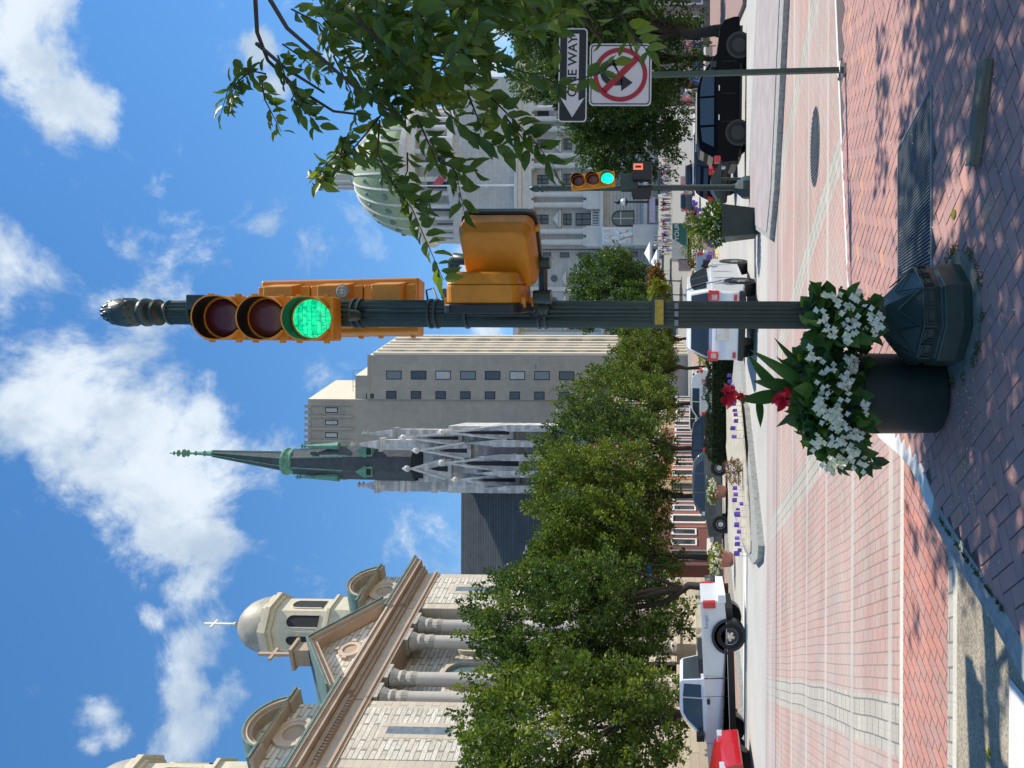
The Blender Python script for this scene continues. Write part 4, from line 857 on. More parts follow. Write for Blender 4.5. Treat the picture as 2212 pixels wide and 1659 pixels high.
# ------------------------------------------------------------------ far signal
fb = G(1254, 1624, .05); YF = fb.y; fs_ = thing('traffic_signal', 'far green signal pole with lit green light and red countdown, beside the box planter', 'traffic signal', (fb.x, fb.y, .05))
def rf(U, V, Y=None): p = P(U, V, Y or YF); return Vector((p.x-fb.x, p.y-fb.y, p.z-.05))
b = MB(); t1 = rf(1254, 1185); b.tube([(0,0,.3), (t1.x*.3,0,t1.z)], [.075,.066], 14); b.build('pole', M['green'], fs_, smooth=True, angle=50)
b = MB(); b.lathe([(.27,0),(.27,.16),(.25,.22),(.09,.40),(.085,.46)], (0,0,0), 8, rot=.4); b.build('pedestal', M['green'], fs_)
ft = rf(1254, 1180).z; b = MB(); b.lathe([(.07,ft-.05),(.08,ft),(.06,ft+.04),(.09,ft+.08),(.09,ft+.12),(.06,ft+.15),(.09,ft+.22),(.08,ft+.32),(.03,ft+.40),(.001,ft+.41)], (t1.x*.3,0,0), 14); b.build('pineapple_finial', M['green'], fs_, smooth=True)
c = rf(1269, 1281, YF-.25); signal_head('signal_head', fs_, Matrix.Translation(c) @ Matrix.Rotation(R(-5), 4, 'Y') @ Matrix.Rotation(R(8), 4, 'Z'), .148, .345, .36, .2, small=True)
for (U, V, w, lab) in ((1288, 1387, .42, 'black pedestrian head showing a red countdown'), (1240, 1386, .2, 'black pedestrian head seen edge on')):
    c = rf(U, V, YF-.2); b = MB(); b.prism(rrect(c.x-w/2, c.z-.23, c.x+w/2, c.z+.23, .05), c.y-.12, c.y+.12, 'y'); o = b.build('pedestrian_head', M['black'], fs_); o['label'] = lab
    b = MB(); b.box(c.x-w/2-.03, c.y-.02, c.z+.16, c.x+w/2+.03, c.y+.02, c.z+.20); b.build('latch', M['black'], o)
    if w > .3:
        b = MB(); b.ring([(c.x+.02,c.z-.02),(c.x+.15,c.z-.02),(c.x+.15,c.z+.19),(c.x+.02,c.z+.19)], [(c.x+.05,c.z+.01),(c.x+.12,c.z+.01),(c.x+.12,c.z+.16),(c.x+.05,c.z+.16)], c.y-.14, c.y-.122); b.build('red_digits', M['redlit'], o)
b = MB(); b.tube([rf(1240,1424), rf(1290,1424)], .03, 8); b.build('lower_arm', M['green'], fs_)
b = MB(); c0 = rf(1254, 1352); b.box(c0.x-.1, -.2, c0.z-.3, c0.x+.28, .05, c0.z+.12); b.build('controller_box', M['green'], fs_, bevel=.02)
b = MB(); c0 = rf(1254, 1405); b.box(c0.x+.08, -.2, c0.z-.05, c0.x+.3, -.02, c0.z+.05); b.build('lower_bracket', M['green'], fs_, bevel=.02)
# little wedge-topped post beside it
q = G(1275, 1600, .05); q.y = YF+1.2; t0 = thing('roofed_marker', 'dark marker with a triangular top just behind the far signal pole', 'marker', (P(1262,1476,q.y).x, q.y, 0)); b = MB()
b.tube([(.12,0,0),(.12,0,.75)], .035, 6); b.build('post', M['green'], t0); b = MB(); b.prism([(-.62,.62),(.62,.78),(.62,.82),(.1,1.28),(-.62,.66)][0:0] or [(-.6,.72),(.55,.72),(.1,.98),(-.15,.98)], -.25, .25); b.build('triangular_top', M['green'], t0)
# far box planter
q = G(1176, 1634, .05); t0 = thing('planter_pot', 'square dark green planter pot on the far brick corner', 'planter', (q.x, q.y, .05)); b = MB()
b.add([(-.28,-.28,0),(.28,-.28,0),(.28,.28,0),(-.28,.28,0),(-.36,-.36,.78),(.36,-.36,.78),(.36,.36,.78),(-.36,.36,.78)], [(0,1,5,4),(1,2,6,5),(2,3,7,6),(3,0,4,7),(4,5,6,7)]); b.build('pot', M['green2'], t0)
rg = np.random.default_rng(8); n = 900; d = unit(rg, n); C_ = d*(rg.random(n)**.4)[:,None]*[.50,.40,.30]+[0,0,.92]; C_[:,2] = np.maximum(C_[:,2], .55)
tb = thing('green_bush', 'bushy dark green plant in the far square planter', 'plant', (q.x, q.y, .83)); leaves('leaves', M['leafD'], C_-[0,0,.78], d+rg.normal(size=(n,3))*.4, rg.normal(size=(n,3))+[0,0,.6], .10, .06, tb, seed=2)
b = MB(); rn = []
for k in range(10): a = rng.uniform(0, PI); blade(b, rn, (q.x, q.y, 1.0), (q.x+math.cos(a)*.35, q.y-.1, 1.0+math.sin(a)*.62), .07, .1, 4, v=.4)
attr(b.build('spiky_leaves', M['canna'], tb, world=True), rn)
# ------------------------------------------------------------------ median, far kerbs, left sidewalk
def gpts(pts, dz): return [on(u, v, dz) for u, v in pts]
SV = .311
def pad(name, mt_, pts, dz, h=.14, kind='structure', seg=None):
    g = gpts(pts, dz); b = MB(); n = len(g)
    b.add([(p.x, p.y, p.z) for p in g] + [(p.x, p.y, p.z-h) for p in g], [tuple(range(n))] + [(i, n+i, n+(i+1) % n, (i+1) % n) for i in range(n)] )
    o = b.build(name, mt_)
    if o.data.polygons[0].normal.z < 0: o.data.flip_normals()
    return struct(o) if kind else o
# nose of the median: granite ring and pale soil inside
def medR(y): return on(1052,1569,.1).x + .30*(y-on(1052,1569,.1).y)
nose = [(1010,1583),(935,1590),(859,1600),(780,1608),(700,1616),(620,1624),(540,1632),(480,1638),(452,1636),(440,1626),(470,1608),(560,1582),(700,1560),(850,1540),(1040,1535),(1075,1560)]
pad('median_kerb', M['granite'], nose, .13, .16)
cx0 = sum(p[0] for p in nose)/len(nose); 
inner = [(1005,1578),(935,1583),(859,1592),(780,1600),(700,1607),(620,1613),(540,1618),(490,1621),(468,1621),(462,1618),(490,1604),(570,1580),(705,1558),(850,1540),(1040,1533),(1070,1558)]
pad('median_bed', M['mulch'], inner, .15, .03)
# median strip running up the street with its pale kerb
y1 = on(1052,1569,.1).y-1
struct(strip('median_strip', mat('median_mulch', (.16,.12,.07), .95, var=.4, scale=2), [y1, 104], lambda y: medR(y)-3.2, lambda y: medR(y)-.3, .16))
struct(strip('median_strip_kerb', mat('yellowed_kerb', (.56,.47,.30), .8, var=.15), [y1-3, 104], lambda y: medR(y)-.3, lambda y: medR(y)+.12, .14))
# pale shoulder left of the median, where the pots stand
struct(strip('pale_pavement', M['kerbl'], [19.6, 26.5], lambda y: -9.5, lambda y: -2.6, .03, .1))
# far right brick corner
struct(pad('far_corner_kerb', M['granite'], [(1142,1662),(1165,1664),(1250,1672),(1400,1680),(1560,1688),(1800,1700),(1800,1640),(1300,1618),(1175,1616)], .10, .16))
struct(pad('far_corner_paving', mat('grey_corner_paving', (.36,.31,.30), .85, var=.15, scale=2), [(1158,1655),(1250,1664),(1400,1671),(1560,1678),(1800,1689),(1800,1642),(1300,1621),(1180,1619)], .115, .03))
# left sidewalk in front of the church and houses
struct(strip('left_sidewalk', mat('left_brick_walk', (.36,.24,.20), .9, var=.2), [23, 110], lambda y: .34*y-31.2, lambda y: .34*y-20.0, .14))
struct(strip('left_kerb', M['granite'], [23, 110], lambda y: .34*y-20.0, lambda y: .34*y-19.7, .15))
struct(strip('right_sidewalk', mat('right_brick_walk', (.30,.20,.18), .9, var=.2), [26, 100], lambda y: .30*y+5.2, lambda y: .30*y+16, .14))
struct(strip('upper_plaza', mat('plaza_concrete', (.27,.26,.235), .9, var=.12), [104, 172], lambda y: -40, lambda y: 110, .02))
# hedge
hp = on(800,1588,.15); t0 = thing('hedge', 'long dark clipped yew hedge on the median behind the near red canna flowers', 'hedge', (hp.x, hp.y+.5, hp.z)); rg = np.random.default_rng(4); n = 11000
hl = on(672,1578,.15).x-.1; hr = on(905,1585,.15).x+.1; hy = hp.y+.7
px = rg.uniform(hl, hr, n); hgt = 1.0*np.minimum(1, np.minimum((px-hl+.05)/.22, (hr-px+.05)/.2)**.5)*(1+.06*np.sin(px*9))
face = rg.random(n); py_ = np.where(face < .6, hy-.45+rg.random(n)*.12, hy-.45+rg.random(n)*.9); pz = np.where(face < .6, rg.random(n)*hgt, hgt-.06*rg.random(n)); C_ = np.stack([px-hp.x, py_-hp.y-.5, pz], 1)
leaves('leaves', M['hedge'], C_, rg.normal(size=(n,3))*.5+[0,-.5,.8], rg.normal(size=(n,3))+[0,-.6,.5], .11, .028, t0, seed=1)
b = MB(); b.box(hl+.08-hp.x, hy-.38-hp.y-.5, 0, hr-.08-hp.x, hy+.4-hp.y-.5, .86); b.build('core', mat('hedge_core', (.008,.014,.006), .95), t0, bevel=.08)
# bushes along the median
def bush(name, lab, U, V, w, h, mt_, n=900, leaf=.09, grp=None, dy=.4):
    p = on(U, V, .15); s = p.y/FPX; w *= s; h *= s; t = thing(name, lab, 'plant', (p.x, p.y+w*dy, p.z), 0, grp); rg = np.random.default_rng(int(U+V)); d = unit(rg, n)
    lump = 1+.2*np.sin(d[:,0]*6+U)+.15*np.sin(d[:,2]*9); C_ = d*(.4+.6*rg.random(n)**.5)[:,None]*lump[:,None]*[w/2, w/2*.8, h/2]; C_[:,2] += h*.5; C_[:,2] = np.maximum(C_[:,2], .03)
    leaves('leaves', mt_, C_, d+rg.normal(size=(n,3))*.6, rg.normal(size=(n,3))+[0,0,.7], leaf*s*60, leaf*s*34, t, seed=int(U)); 
    b = MB(); 
    for k in range(5): a = rng.uniform(0, 6.28); b.tube([(0,0,-.02),(math.cos(a)*w*.18, math.sin(a)*w*.15, h*.5)], [.012,.006], 4)
    b.build('stems', M['bark2'], t); return t
bush('rust_bush', 'rust brown low bush in the bed left of the hedge', 640, 1604, 62, 36, M['leafB'], 1300, .06)
bush('green_bush', 'yellow-green bush at the right end of the hedge', 892, 1568, 46, 60, M['leafY'], 900, .08)
bush('dark_bush', 'dark low plant where the hedge meets the white hatchback', 925, 1586, 60, 44, M['hedge'], 900, .07)
for (U, V, w, h, mt_, lab) in ((1010,1545,46,62,'leafB','orange-brown bush beside the white hatchback roof'),(1060,1538,50,42,'leafT','green bush behind the orange-brown bush on the median'),(1095,1530,50,36,'leafB','bronze-leaved bush in the middle of the median'),(1120,1526,56,50,'leafT','tall green bush in the middle of the median'),
    (1150,1520,44,30,'leafY','low yellow-green bush along the median flags'),(1176,1514,38,34,'leafT','rounded bright green bush near the far median end'),(1198,1507,30,24,'leafB','small bronze bush near the far median end')):
    bush('median_bush', lab, U, V, w, h, M[mt_], 700, .07, 'bushes planted along the median')
# small purple flags
fp = [(1236,1497),(1230,1501),(1224,1505),(1218,1509),(1212,1512),(1206,1515),(1200,1518),(1194,1521),(1188,1524),(1182,1527),(1176,1529),(1168,1531),(1160,1534),(1150,1536),(1142,1538),(1132,1541),(1122,1543),(1112,1546),(1100,1548),(1090,1551),(1080,1554),(1070,1557),(1060,1561),(1052,1566)]
fp += [(930,1576),(915,1577),(895,1578),(872,1580),(848,1586),(832,1588),(818,1590),(806,1592),(795,1593),(782,1595),(770,1596),(756,1597),(742,1598),(728,1599),(716,1600),(655,1588),(645,1590),(636,1592),(600,1596),(590,1600),(575,1598),(560,1603),(545,1600),(520,1606),(508,1604),(495,1607),(480,1606),(470,1608),(460,1606),(540,1612),(565,1611)]
fm = None
for i, (U, V) in enumerate(fp):
    U += rng.uniform(-4, 4); V += rng.uniform(-2.5, 3); p = on(U, V+6, .15); s = rng.uniform(.75,1.2)* max(.8, min(2.3, p.y/24))*1.1
    if fm is None:
        fm = thing('purple_flag', 'small purple flag stuck in the planting bed of the median', 'flag', (0,0,0), 0, 'small purple flags along the median')
        b = MB(); b.tube([(0,0,0),(0,0,.30)], .005, 4); b.build('wire', M['steel'], fm)
        b = MB(); vs = [(0, 0, .17), (0, 0, .30), (.06, -.012, .305), (.06, -.012, .17), (.12, .01, .29), (.12, .01, .165)]; b.add(vs + [(x, y+.004, z) for x, y, z in vs], [(0,1,2,3),(3,2,4,5),(9,8,7,6),(11,10,8,9),(0,6,7,1),(4,10,11,5)]); b.build('flag_cloth', M['purple'], fm)
        where = lambda u, v: ('in the far bed towards the capitol' if u > 1190 else 'among the bushes beside the far planter' if u > 1130 else 'among the bushes right of the white hatchback' if u > 1040 else 'in front of the right half of the hedge' if u > 800 else 'in front of the left half of the hedge' if u > 690 else 'between the rust bush and the hedge' if u > 625 else 'by the terracotta pot before the grey crossover' if u > 550 else 'between the two terracotta pots' if u > 490 else 'by the leftmost terracotta pot'); fm['label'] = 'small purple flag ' + where(U, V)
        fm.location = p; fm.rotation_euler = (0,0,rng.uniform(-.6,.6)); fm.scale = (s,)*3
    else: dup(fm, p, rng.uniform(-.9,.9), scale=s, label='small purple flag ' + where(U, V))
# terracotta pots with white flowers
def potp(U, V, s, lab, lab2):
    p = on(U, V, .06); t = thing('terracotta_pot', lab, 'planter', (p.x, p.y, p.z)); b = MB(); b.lathe([(.20*s,0),(.29*s,.10*s),(.33*s,.50*s),(.36*s,.52*s),(.36*s,.60*s),(.32*s,.60*s),(.31*s,.55*s),(.001,.55*s)], (0,0,0), 22); b.build('pot', M['terra'], t, smooth=True, angle=35)
    t = thing('flowering_plant', lab2, 'plant', (p.x, p.y, p.z+.55*s)); rg = np.random.default_rng(int(U)); n = 650; d = unit(rg, n); C_ = d*(rg.random(n)**.4)[:,None]*np.array([.62,.45,.26])*s+[0,0,.14*s]; C_[:,2] = np.maximum(C_[:,2], -.16*s)
    leaves('leaves', M['leafY'], C_, d+rg.normal(size=(n,3))*.4, rg.normal(size=(n,3))+[0,-.3,.8], .11*s, .08*s, t, seed=5)
    n = 300; ct_ = unit(rg, 34)*[.60,.42,.24]*np.array(s); ct_[:,1] = -np.abs(ct_[:,1]); C_ = np.repeat(ct_, 9, 0)[:n]+rg.normal(size=(n,3))*.03*s+[0,-.04,.12*s]
    leaves('petals', M['petal'], C_, rg.normal(size=(n,3)), rg.normal(size=(n,3))*.5+[0,-1,.4], .07*s, .07*s, t, seed=6)
potp(597, 1569, 1.0, 'terracotta pot on the median in front of the grey crossover', 'white flowers filling the terracotta pot before the grey crossover')
potp(451, 1584, 1.05, 'terracotta pot at the left end of the median by the blue sign', 'white flowers filling the terracotta pot below the blue sign')
# blue street sign
p = on(435, 1566, .1); t0 = thing('street_sign', 'blue street name sign on a thin green pole under the trees', 'street sign', (p.x, p.y, p.z)); q = P(439, 1392, p.y)
b = MB(); b.tube([(0,0,0), (q.x-p.x, 0, q.z-p.z)], .03, 6); b.build('pole', M['green'], t0)
a0, a1 = P(436, 1397, p.y), P(349, 1406, p.y); b = MB(); b.box(a1.x-p.x, -.02, a1.z-p.z-.02, a0.x-p.x, .02, a0.z-p.z+.02); bl = b.build('blue_blade', mat('street_sign_blue', (.01,.12,.42), .5), t0)
# ------------------------------------------------------------------ domed church (left)
K = 1.22; F0 = Vector((.34*30.3-25.4, 30.3, 0)); e = Vector((.34,1,0)).normalized(); nn = Vector((0,0,1)).cross(e)
base = Matrix(((e.x, nn.x, 0, F0.x), (e.y, nn.y, 0, F0.y), (0,0,1,0), (0,0,0,1)))
CH = Matrix.Translation(CAM) @ Matrix.Scale(K, 4) @ Matrix.Translation(-CAM) @ base
o0 = CH @ Vector((6.4, 0, 1.3))
M['rock'] = brickm('rock_faced_limestone', (.76,.70,.61), (.58,.51,.42), (.36,.31,.25), .55, .27, .02, 'xz', .25, .10, 1.0, .9, off=.37)
M['quoin'] = brickm('smooth_quoin_stone', (.60,.52,.42), (.53,.45,.36), (.38,.33,.27), .9, .42, .012, 'xz', .08, 0, .25)
M['quoin_y'] = brickm('smooth_side_stone', (.57,.50,.41), (.50,.43,.35), (.38,.33,.27), .9, .42, .012, 'yz', .08, 0, .25)
M['brown'] = mat('brown_stone_cornice', (.43,.31,.225), .8, var=.14, scale=1.2)
M['brownl'] = mat('light_brown_stone', (.55,.43,.33), .8, var=.12, scale=1.2)
M['colm'] = mat('column_limestone', (.62,.56,.50), .75, var=.08, scale=1)
M['carved'] = mat('carved_capital_stone', (.42,.38,.33), .9, var=.3, scale=6, bump=.8, bscale=14)
M['cream'] = mat('cupola_cream', (.60,.53,.40), .7, var=.12)
M['leadgrey'] = mat('weathered_dome_metal', (.36,.33,.27), .55, .1, var=.25, scale=1.5)
M['void'] = mat('dark_recess', (.03,.03,.032), .9)
M['cgl'] = mat('leaded_glass', (.14,.20,.20), .25, var=.3)
ch = thing('domed_church', 'pale stone domed church with columns, pediment and twin cupola towers behind the left trees', 'church', tuple(o0)); 
def CB(name, mt_, fn, parent=None, **k):
    b = MB(CH); fn(b); return b.build(name, mt_, parent or ch, world=True, **k)
for (t0_, t1_, nm) in ((-.9, 2.72, 'left'), (9.4, 12.55, 'right')):
    w = t1_-t0_; pj = -.55
    def wall_fn(b):
        b.box(t0_, pj, -2, t1_, 4, 15.05, 1); b.box(t0_+.42, pj-.03, 2.2, t1_-.42, pj+.02, 15.0, 0)
        # quoin side faces
    wo_ = CB('tower_wall', [M['rock'], M['quoin']], wall_fn)
    CB('side_wall', M['quoin_y'], lambda b: (b.box(t0_-.012, pj+.01, -2, t0_-.002, 3.9, 15.0)))
    tc_ = (t0_+t1_)/2 + .12
    for (za, zb_) in ((11.0, 13.7), (6.6, 9.4)):
        fr = CB('slit_window', M['quoin'], lambda b: b.ring([(tc_-.42,za-.25),(tc_+.42,za-.25),(tc_+.42,zb_+.3),(tc_-.42,zb_+.3)], [(tc_-.2,za),(tc_+.2,za),(tc_+.2,zb_),(tc_-.2,zb_)], pj-.045, pj-.02))
        CB('recess', M['steel'], lambda b: b.box(tc_-.2, pj-.034, za, tc_+.2, pj-.031, zb_), fr)
    def corn(b):
        x0, x1 = t0_, t1_
        for (z0, z1, ov, mi) in ((15.05,15.2,.06,0),(15.2,15.32,.12,0),(15.32,15.75,.02,1),(15.75,15.9,.16,0),(15.9,16.05,.30,0),(16.05,16.15,.22,1),(16.15,16.4,.58,0),(16.4,16.52,.68,1),(16.52,16.62,.74,2)):
            b.box(x0-ov, pj-ov, z0+.001, x1+ov, 4.0, z1, mi)
    CB('cornice', [M['brown'], M['brownl'], M['copperd']], corn)
    CB('dentils', M['brown'], lambda b: [b.box(t0_+k*.16, pj-.26, 15.76, t0_+k*.16+.08, pj-.1, 15.89) for k in range(int(w/.16))], )
    ta, tb_ = t0_+.1, t1_-.1; tm = (ta+tb_)/2; rr = .84
    CB('attic_wall', [M['rock'], M['quoin']], lambda b: (b.box(ta, pj+.15, 16.62, tb_, 3.4, 18.3, 0), b.prism([(tm-1.05,18.3),(tm+1.05,18.3)]+circ(tm,18.0,1.1,12,R(16),R(164)), pj+.15, 3.4)))
    def ped(b):
        for (r0, r1, y_, mi) in ((1.28,1.12,pj-.35,0),(1.40,1.27,pj-.5,1),(1.47,1.39,pj-.56,2)):
            b.ring(circ(tm,17.95,r0,16,R(14),R(166)), circ(tm,17.95,r1,16,R(14),R(166)), y_, 3.3, 'y', mi)
        for s in (-1, 1):
            x0 = tm+s*1.15; x1 = tm+s*(w/2+.15); b.box(min(x0,x1), pj-.45, 18.12, max(x0,x1), 3.3, 18.26, 0); b.box(min(x0,x1), pj-.55, 18.262, max(x0,x1), 3.35, 18.36, 2)
    CB('segmental_pediment', [M['brown'], M['brownl'], M['copperd']], ped)
    oc = CB('oculus', M['brownl'], lambda b: (b.ring(circ(tm,17.55,.80,28), circ(tm,17.55,.62,28), pj+.02, pj+.15), b.ring(circ(tm,17.55,.62,28), circ(tm,17.55,.44,28), pj+.06, pj+.15)), None)
    CB('oculus_recess', M['brown'], lambda b: b.prism(circ(tm,17.55,.44,24), pj+.13, pj+.16), oc)
    # cupola above
    cc0 = Vector((tm-.02-(1.35 if nm == 'left' else 0), 1.75, 0)); 
    def cup(b):
        b.box(cc0.x-1.6, cc0.y-1.6, 18.3, cc0.x+1.6, cc0.y+1.6, 19.0, 1)
        oct_ = lambda r: [(cc0.x+r*math.cos(PI/8+k*PI/4), cc0.y+r*math.sin(PI/8+k*PI/4)) for k in range(8)]
        b.prism(oct_(1.55), 19.0, 20.3, 'z', 0); b.prism(oct_(1.68), 20.3, 20.45, 'z', 0)
        b.prism(oct_(1.42), 20.45, 23.3, 'z', 0); b.prism(oct_(1.55), 23.3, 23.5, 'z', 0); b.prism(oct_(1.75), 23.5, 23.75, 'z', 0); b.prism(oct_(1.60), 23.75, 24.0, 'z', 0)
    cu_ = CB('cupola', [M['cream'], M['rock']], cup)
    for k in range(8):
        a = k*PI/4; r_ = 1.42*math.cos(PI/8)
        Mk = CH @ Matrix.Translation((cc0.x, cc0.y, 0)) @ Matrix.Rotation(a+PI/2, 4, 'Z')
        b = MB(Mk); b.prism([(-.30,20.9),(.30,20.9)]+circ(0,22.3,.30,10,0,PI), -r_-.012, -r_+.02); b.build('arched_opening', M['void'], cu_, world=True)
        b = MB(Mk); b.ring([(-.36,20.9),(.36,20.9)]+circ(0,22.3,.36,10,0,PI), [(-.30,20.9),(.30,20.9)]+circ(0,22.3,.30,10,0,PI), -r_-.05, -r_-.0); b.build('arch_frame', M['cream'], cu_, world=True)
    dm = CB('dome', M['leadgrey'], lambda b: b.lathe([(1.5*math.cos(R(a)), 24.0+1.75*math.sin(R(a))) for a in range(0, 91, 10)][:-1]+[(.09,25.75),(.09,25.9),(.17,26.0),(.09,26.15),(.05,26.3)], (cc0.x, cc0.y, 0), 24), smooth=True, angle=35)
    CB('cross', M['white'], lambda b: (b.box(cc0.x-.05, cc0.y-.05, 26.15, cc0.x+.05, cc0.y+.05, 27.8), b.box(cc0.x-.33, cc0.y-.052, 27.2, cc0.x+.33, cc0.y+.048, 27.3)))
# centre: porch wall, columns, entablature, pediment
CB('porch_wall', [M['rock'], M['quoin']], lambda b: b.box(2.72, .75, -2, 9.4, 5, 15.05))
def cent(b):
    x0, x1 = 2.78, 9.34
    for (z0, z1, ov, mi) in ((15.05,15.2,.06,0),(15.2,15.32,.12,0),(15.32,15.75,.02,1),(15.75,15.9,.16,0),(15.9,16.05,.30,0),(16.05,16.15,.22,1),(16.15,16.4,.55,0),(16.4,16.5,.62,1)):
        b.box(x0, -.55-ov, z0+.002, x1, 4.5, z1-.001, mi)
    apex = (6.05, 19.3)
    for s, xe in ((-1, 2.9), (1, 9.2)):
        for (dz, th_, yo, mi) in ((0,.28,-1.05,0),(.28,.14,-1.2,1),(.42,.10,-1.28,2)):
            b.prism([(xe, 16.5+dz), (apex[0], apex[1]-.45+dz), (apex[0], apex[1]-.45+dz+th_), (xe, 16.5+dz+th_)], yo, 4.5, 'y', mi)
CB('entablature', [M['brown'], M['brownl'], M['copperd']], cent)
CB('tympanum', M['rock'], lambda b: b.prism([(3.1,16.5),(9.0,16.5),(6.05,18.85)], -.5, 1))
oc = CB('round_window', M['brownl'], lambda b: (b.ring(circ(6.05,17.35,.52,24), circ(6.05,17.35,.33,24), -.62, -.5), [b.box(6.05-.09+.6*math.cos(R(a))-.0, -.66, 17.35-.09+.6*math.sin(R(a)), 6.05+.09+.6*math.cos(R(a)), -.5, 17.35+.12+.6*math.sin(R(a))) for a in (0,90,180,270)]))
CB('recess', M['brown'], lambda b: b.prism(circ(6.05,17.35,.33,24), -.56, -.501), oc)
CB('copper_roof', M['copperd'], lambda b: b.prism([(2.85,16.96),(6.05,19.32),(9.3,16.96),(9.3,16.9),(6.05,19.25),(2.85,16.9)], -1.29, 9))
CB('roof_finial', M['brown'], lambda b: (b.box(5.75, -.7, 19.2, 6.35, .2, 19.9), b.box(5.6, -.85, 19.9, 6.5, .35, 20.05), b.box(5.98,-.3,20.05,6.12,-.16,21.8), b.box(5.65,-.29,21.0,6.45,-.17,21.15)))
CB('nave_roof', M['slate'], lambda b: b.prism([(2.9,16.6),(6.05,19.1),(9.3,16.6)], 9, 22))
for tcx in (3.35, 4.6, 7.25, 8.5):
    c_ = CB('column', M['colm'], lambda b: b.lathe([(.42,1.9),(.42,2.1),(.36,2.2),(.355,7),(.31,13.6),(.33,13.65)], (tcx, -.15, 0), 20), smooth=True, angle=30)
    CB('capital', M['carved'], lambda b: (b.lathe([(.31,13.65),(.36,13.9),(.33,14.15),(.40,14.35),(.36,14.5),(.48,14.8),(.40,14.85)], (tcx, -.15, 0), 16), b.box(tcx-.45, -.6, 14.85, tcx+.45, .3, 15.04)), c_)
    CB('pedestal', M['quoin'], lambda b: (b.box(tcx-.5, -.65, -1, tcx+.5, .35, 1.9), b.box(tcx-.58, -.73, 1.75, tcx+.58, .43, 1.899)), c_)
for k, (tcx, rw, hz) in enumerate(((5.92, .95, 12.2), (3.97, .42, 12.4), (7.87, .42, 12.4))):
    fr = CB('arched_window', M['quoin'], lambda b: (b.ring([(tcx-rw,4)]+[(tcx+rw,4)]+circ(tcx,hz,rw,14,0,PI), [(tcx-rw*.72,4)]+[(tcx+rw*.72,4)]+circ(tcx,hz,rw*.72,14,0,PI), .52, .75)))
    CB('glass', M['cgl'], lambda b: b.prism([(tcx-rw*.72,4),(tcx+rw*.72,4)]+circ(tcx,hz,rw*.72,14,0,PI), .68, .76), fr)
CB('steps', M['conc'], lambda b: [b.box(1.5-k*.1, -1.2-k*.35, -2, 10.5+k*.1, -.6, 1.0-k*.25) for k in range(6)])
CB('doorway', M['void'], lambda b: b.box(5.0, .70, 1.0, 6.9, .745, 3.8))
# ------------------------------------------------------------------ row houses further up the left side
def fl(t, d=0): return None
HM = Matrix(((e.x, nn.x, 0, .34*52-31), (e.y, nn.y, 0, 52), (0,0,1,0), (0,0,0,1)))
brk = [brickm('red_house_brick', (.33,.10,.07), (.26,.08,.06), (.30,.2,.17), .21, .07, .008, 'xz', .15, 0, .2), brickm('maroon_house_brick', (.16,.05,.04), (.13,.045,.04), (.16,.1,.1), .21, .07, .008, 'xz', .15, 0, .2),
       mat('buff_render', (.45,.33,.2), .85), mat('orange_render', (.45,.18,.10), .85)]
hl_ = ['maroon brick house with grey door surround, nearest the domed church', 'bright red brick house with pale stone door case under the trees', 'buff and yellow fronted narrow house under the trees', 'orange-red house behind the grey crossover', 'deep red brick house behind the dark sedan', 'pale house front beyond the red brick row']
t_ = 2.0
for i, (wd_, bi, hh) in enumerate(((5.2,1,10.5),(5.5,0,10),(2.6,2,9.5),(5.0,3,10.2),(6.5,0,10.8),(9.5,2,10))):
    ax = t_; bx_ = t_+wd_; t_ += wd_+.12; z0 = -.6
    o = HM @ Vector(((ax+bx_)/2, 0, z0)); h_ = thing('row_house', hl_[i], 'house', tuple(o), 0, 'row houses along the left sidewalk')
    def HB(name, mt_, fn, par=None):
        b = MB(HM); fn(b); return b.build(name, mt_, par or h_, world=True)
    HB('wall', brk[bi], lambda b: b.box(ax, 0, z0, bx_, 8, hh)); HB('roof', M['slate'], lambda b: b.prism([(ax-.05,hh),(bx_+.05,hh),(bx_+.05,hh+.25),(ax-.05,hh+.25)], -.35, 8.2))
    d_ = HB('door', M['white'] if i % 2 else mat('door_grey', (.2,.2,.2)), lambda b: b.ring([(ax+.5,z0),(ax+1.9,z0),(ax+1.9,2.6),(ax+.5,2.6)], [(ax+.7,z0),(ax+1.7,z0),(ax+1.7,2.4),(ax+.7,2.4)], -.12, .0))
    HB('door_leaf', M['void'], lambda b: b.box(ax+.7, -.03, z0, ax+1.7, -.01, 2.4), d_)
    HB('stoop', M['kerbl'], lambda b: (b.box(ax+.4, -1.0, z0, ax+2.0, -.13, z0+.5), b.box(ax+.4,-1.3,z0,ax+2.0,-1.01,z0+.25)))
    for fx_ in [ax+2.6+k*1.5 for k in range(int((wd_-3)/1.5)+1)] if wd_ > 3 else []:
        for fz in (.6, 3.9, 6.9):
            w_ = HB('window', M['white'], lambda b: b.ring([(fx_,fz),(fx_+.95,fz),(fx_+.95,fz+1.9),(fx_,fz+1.9)], [(fx_+.12,fz+.12),(fx_+.83,fz+.12),(fx_+.83,fz+1.72),(fx_+.12,fz+1.72)], -.08, .0))
            HB('pane', M['glass'], lambda b: b.box(fx_+.12, -.02, fz+.12, fx_+.83, -.012, fz+1.72), w_)
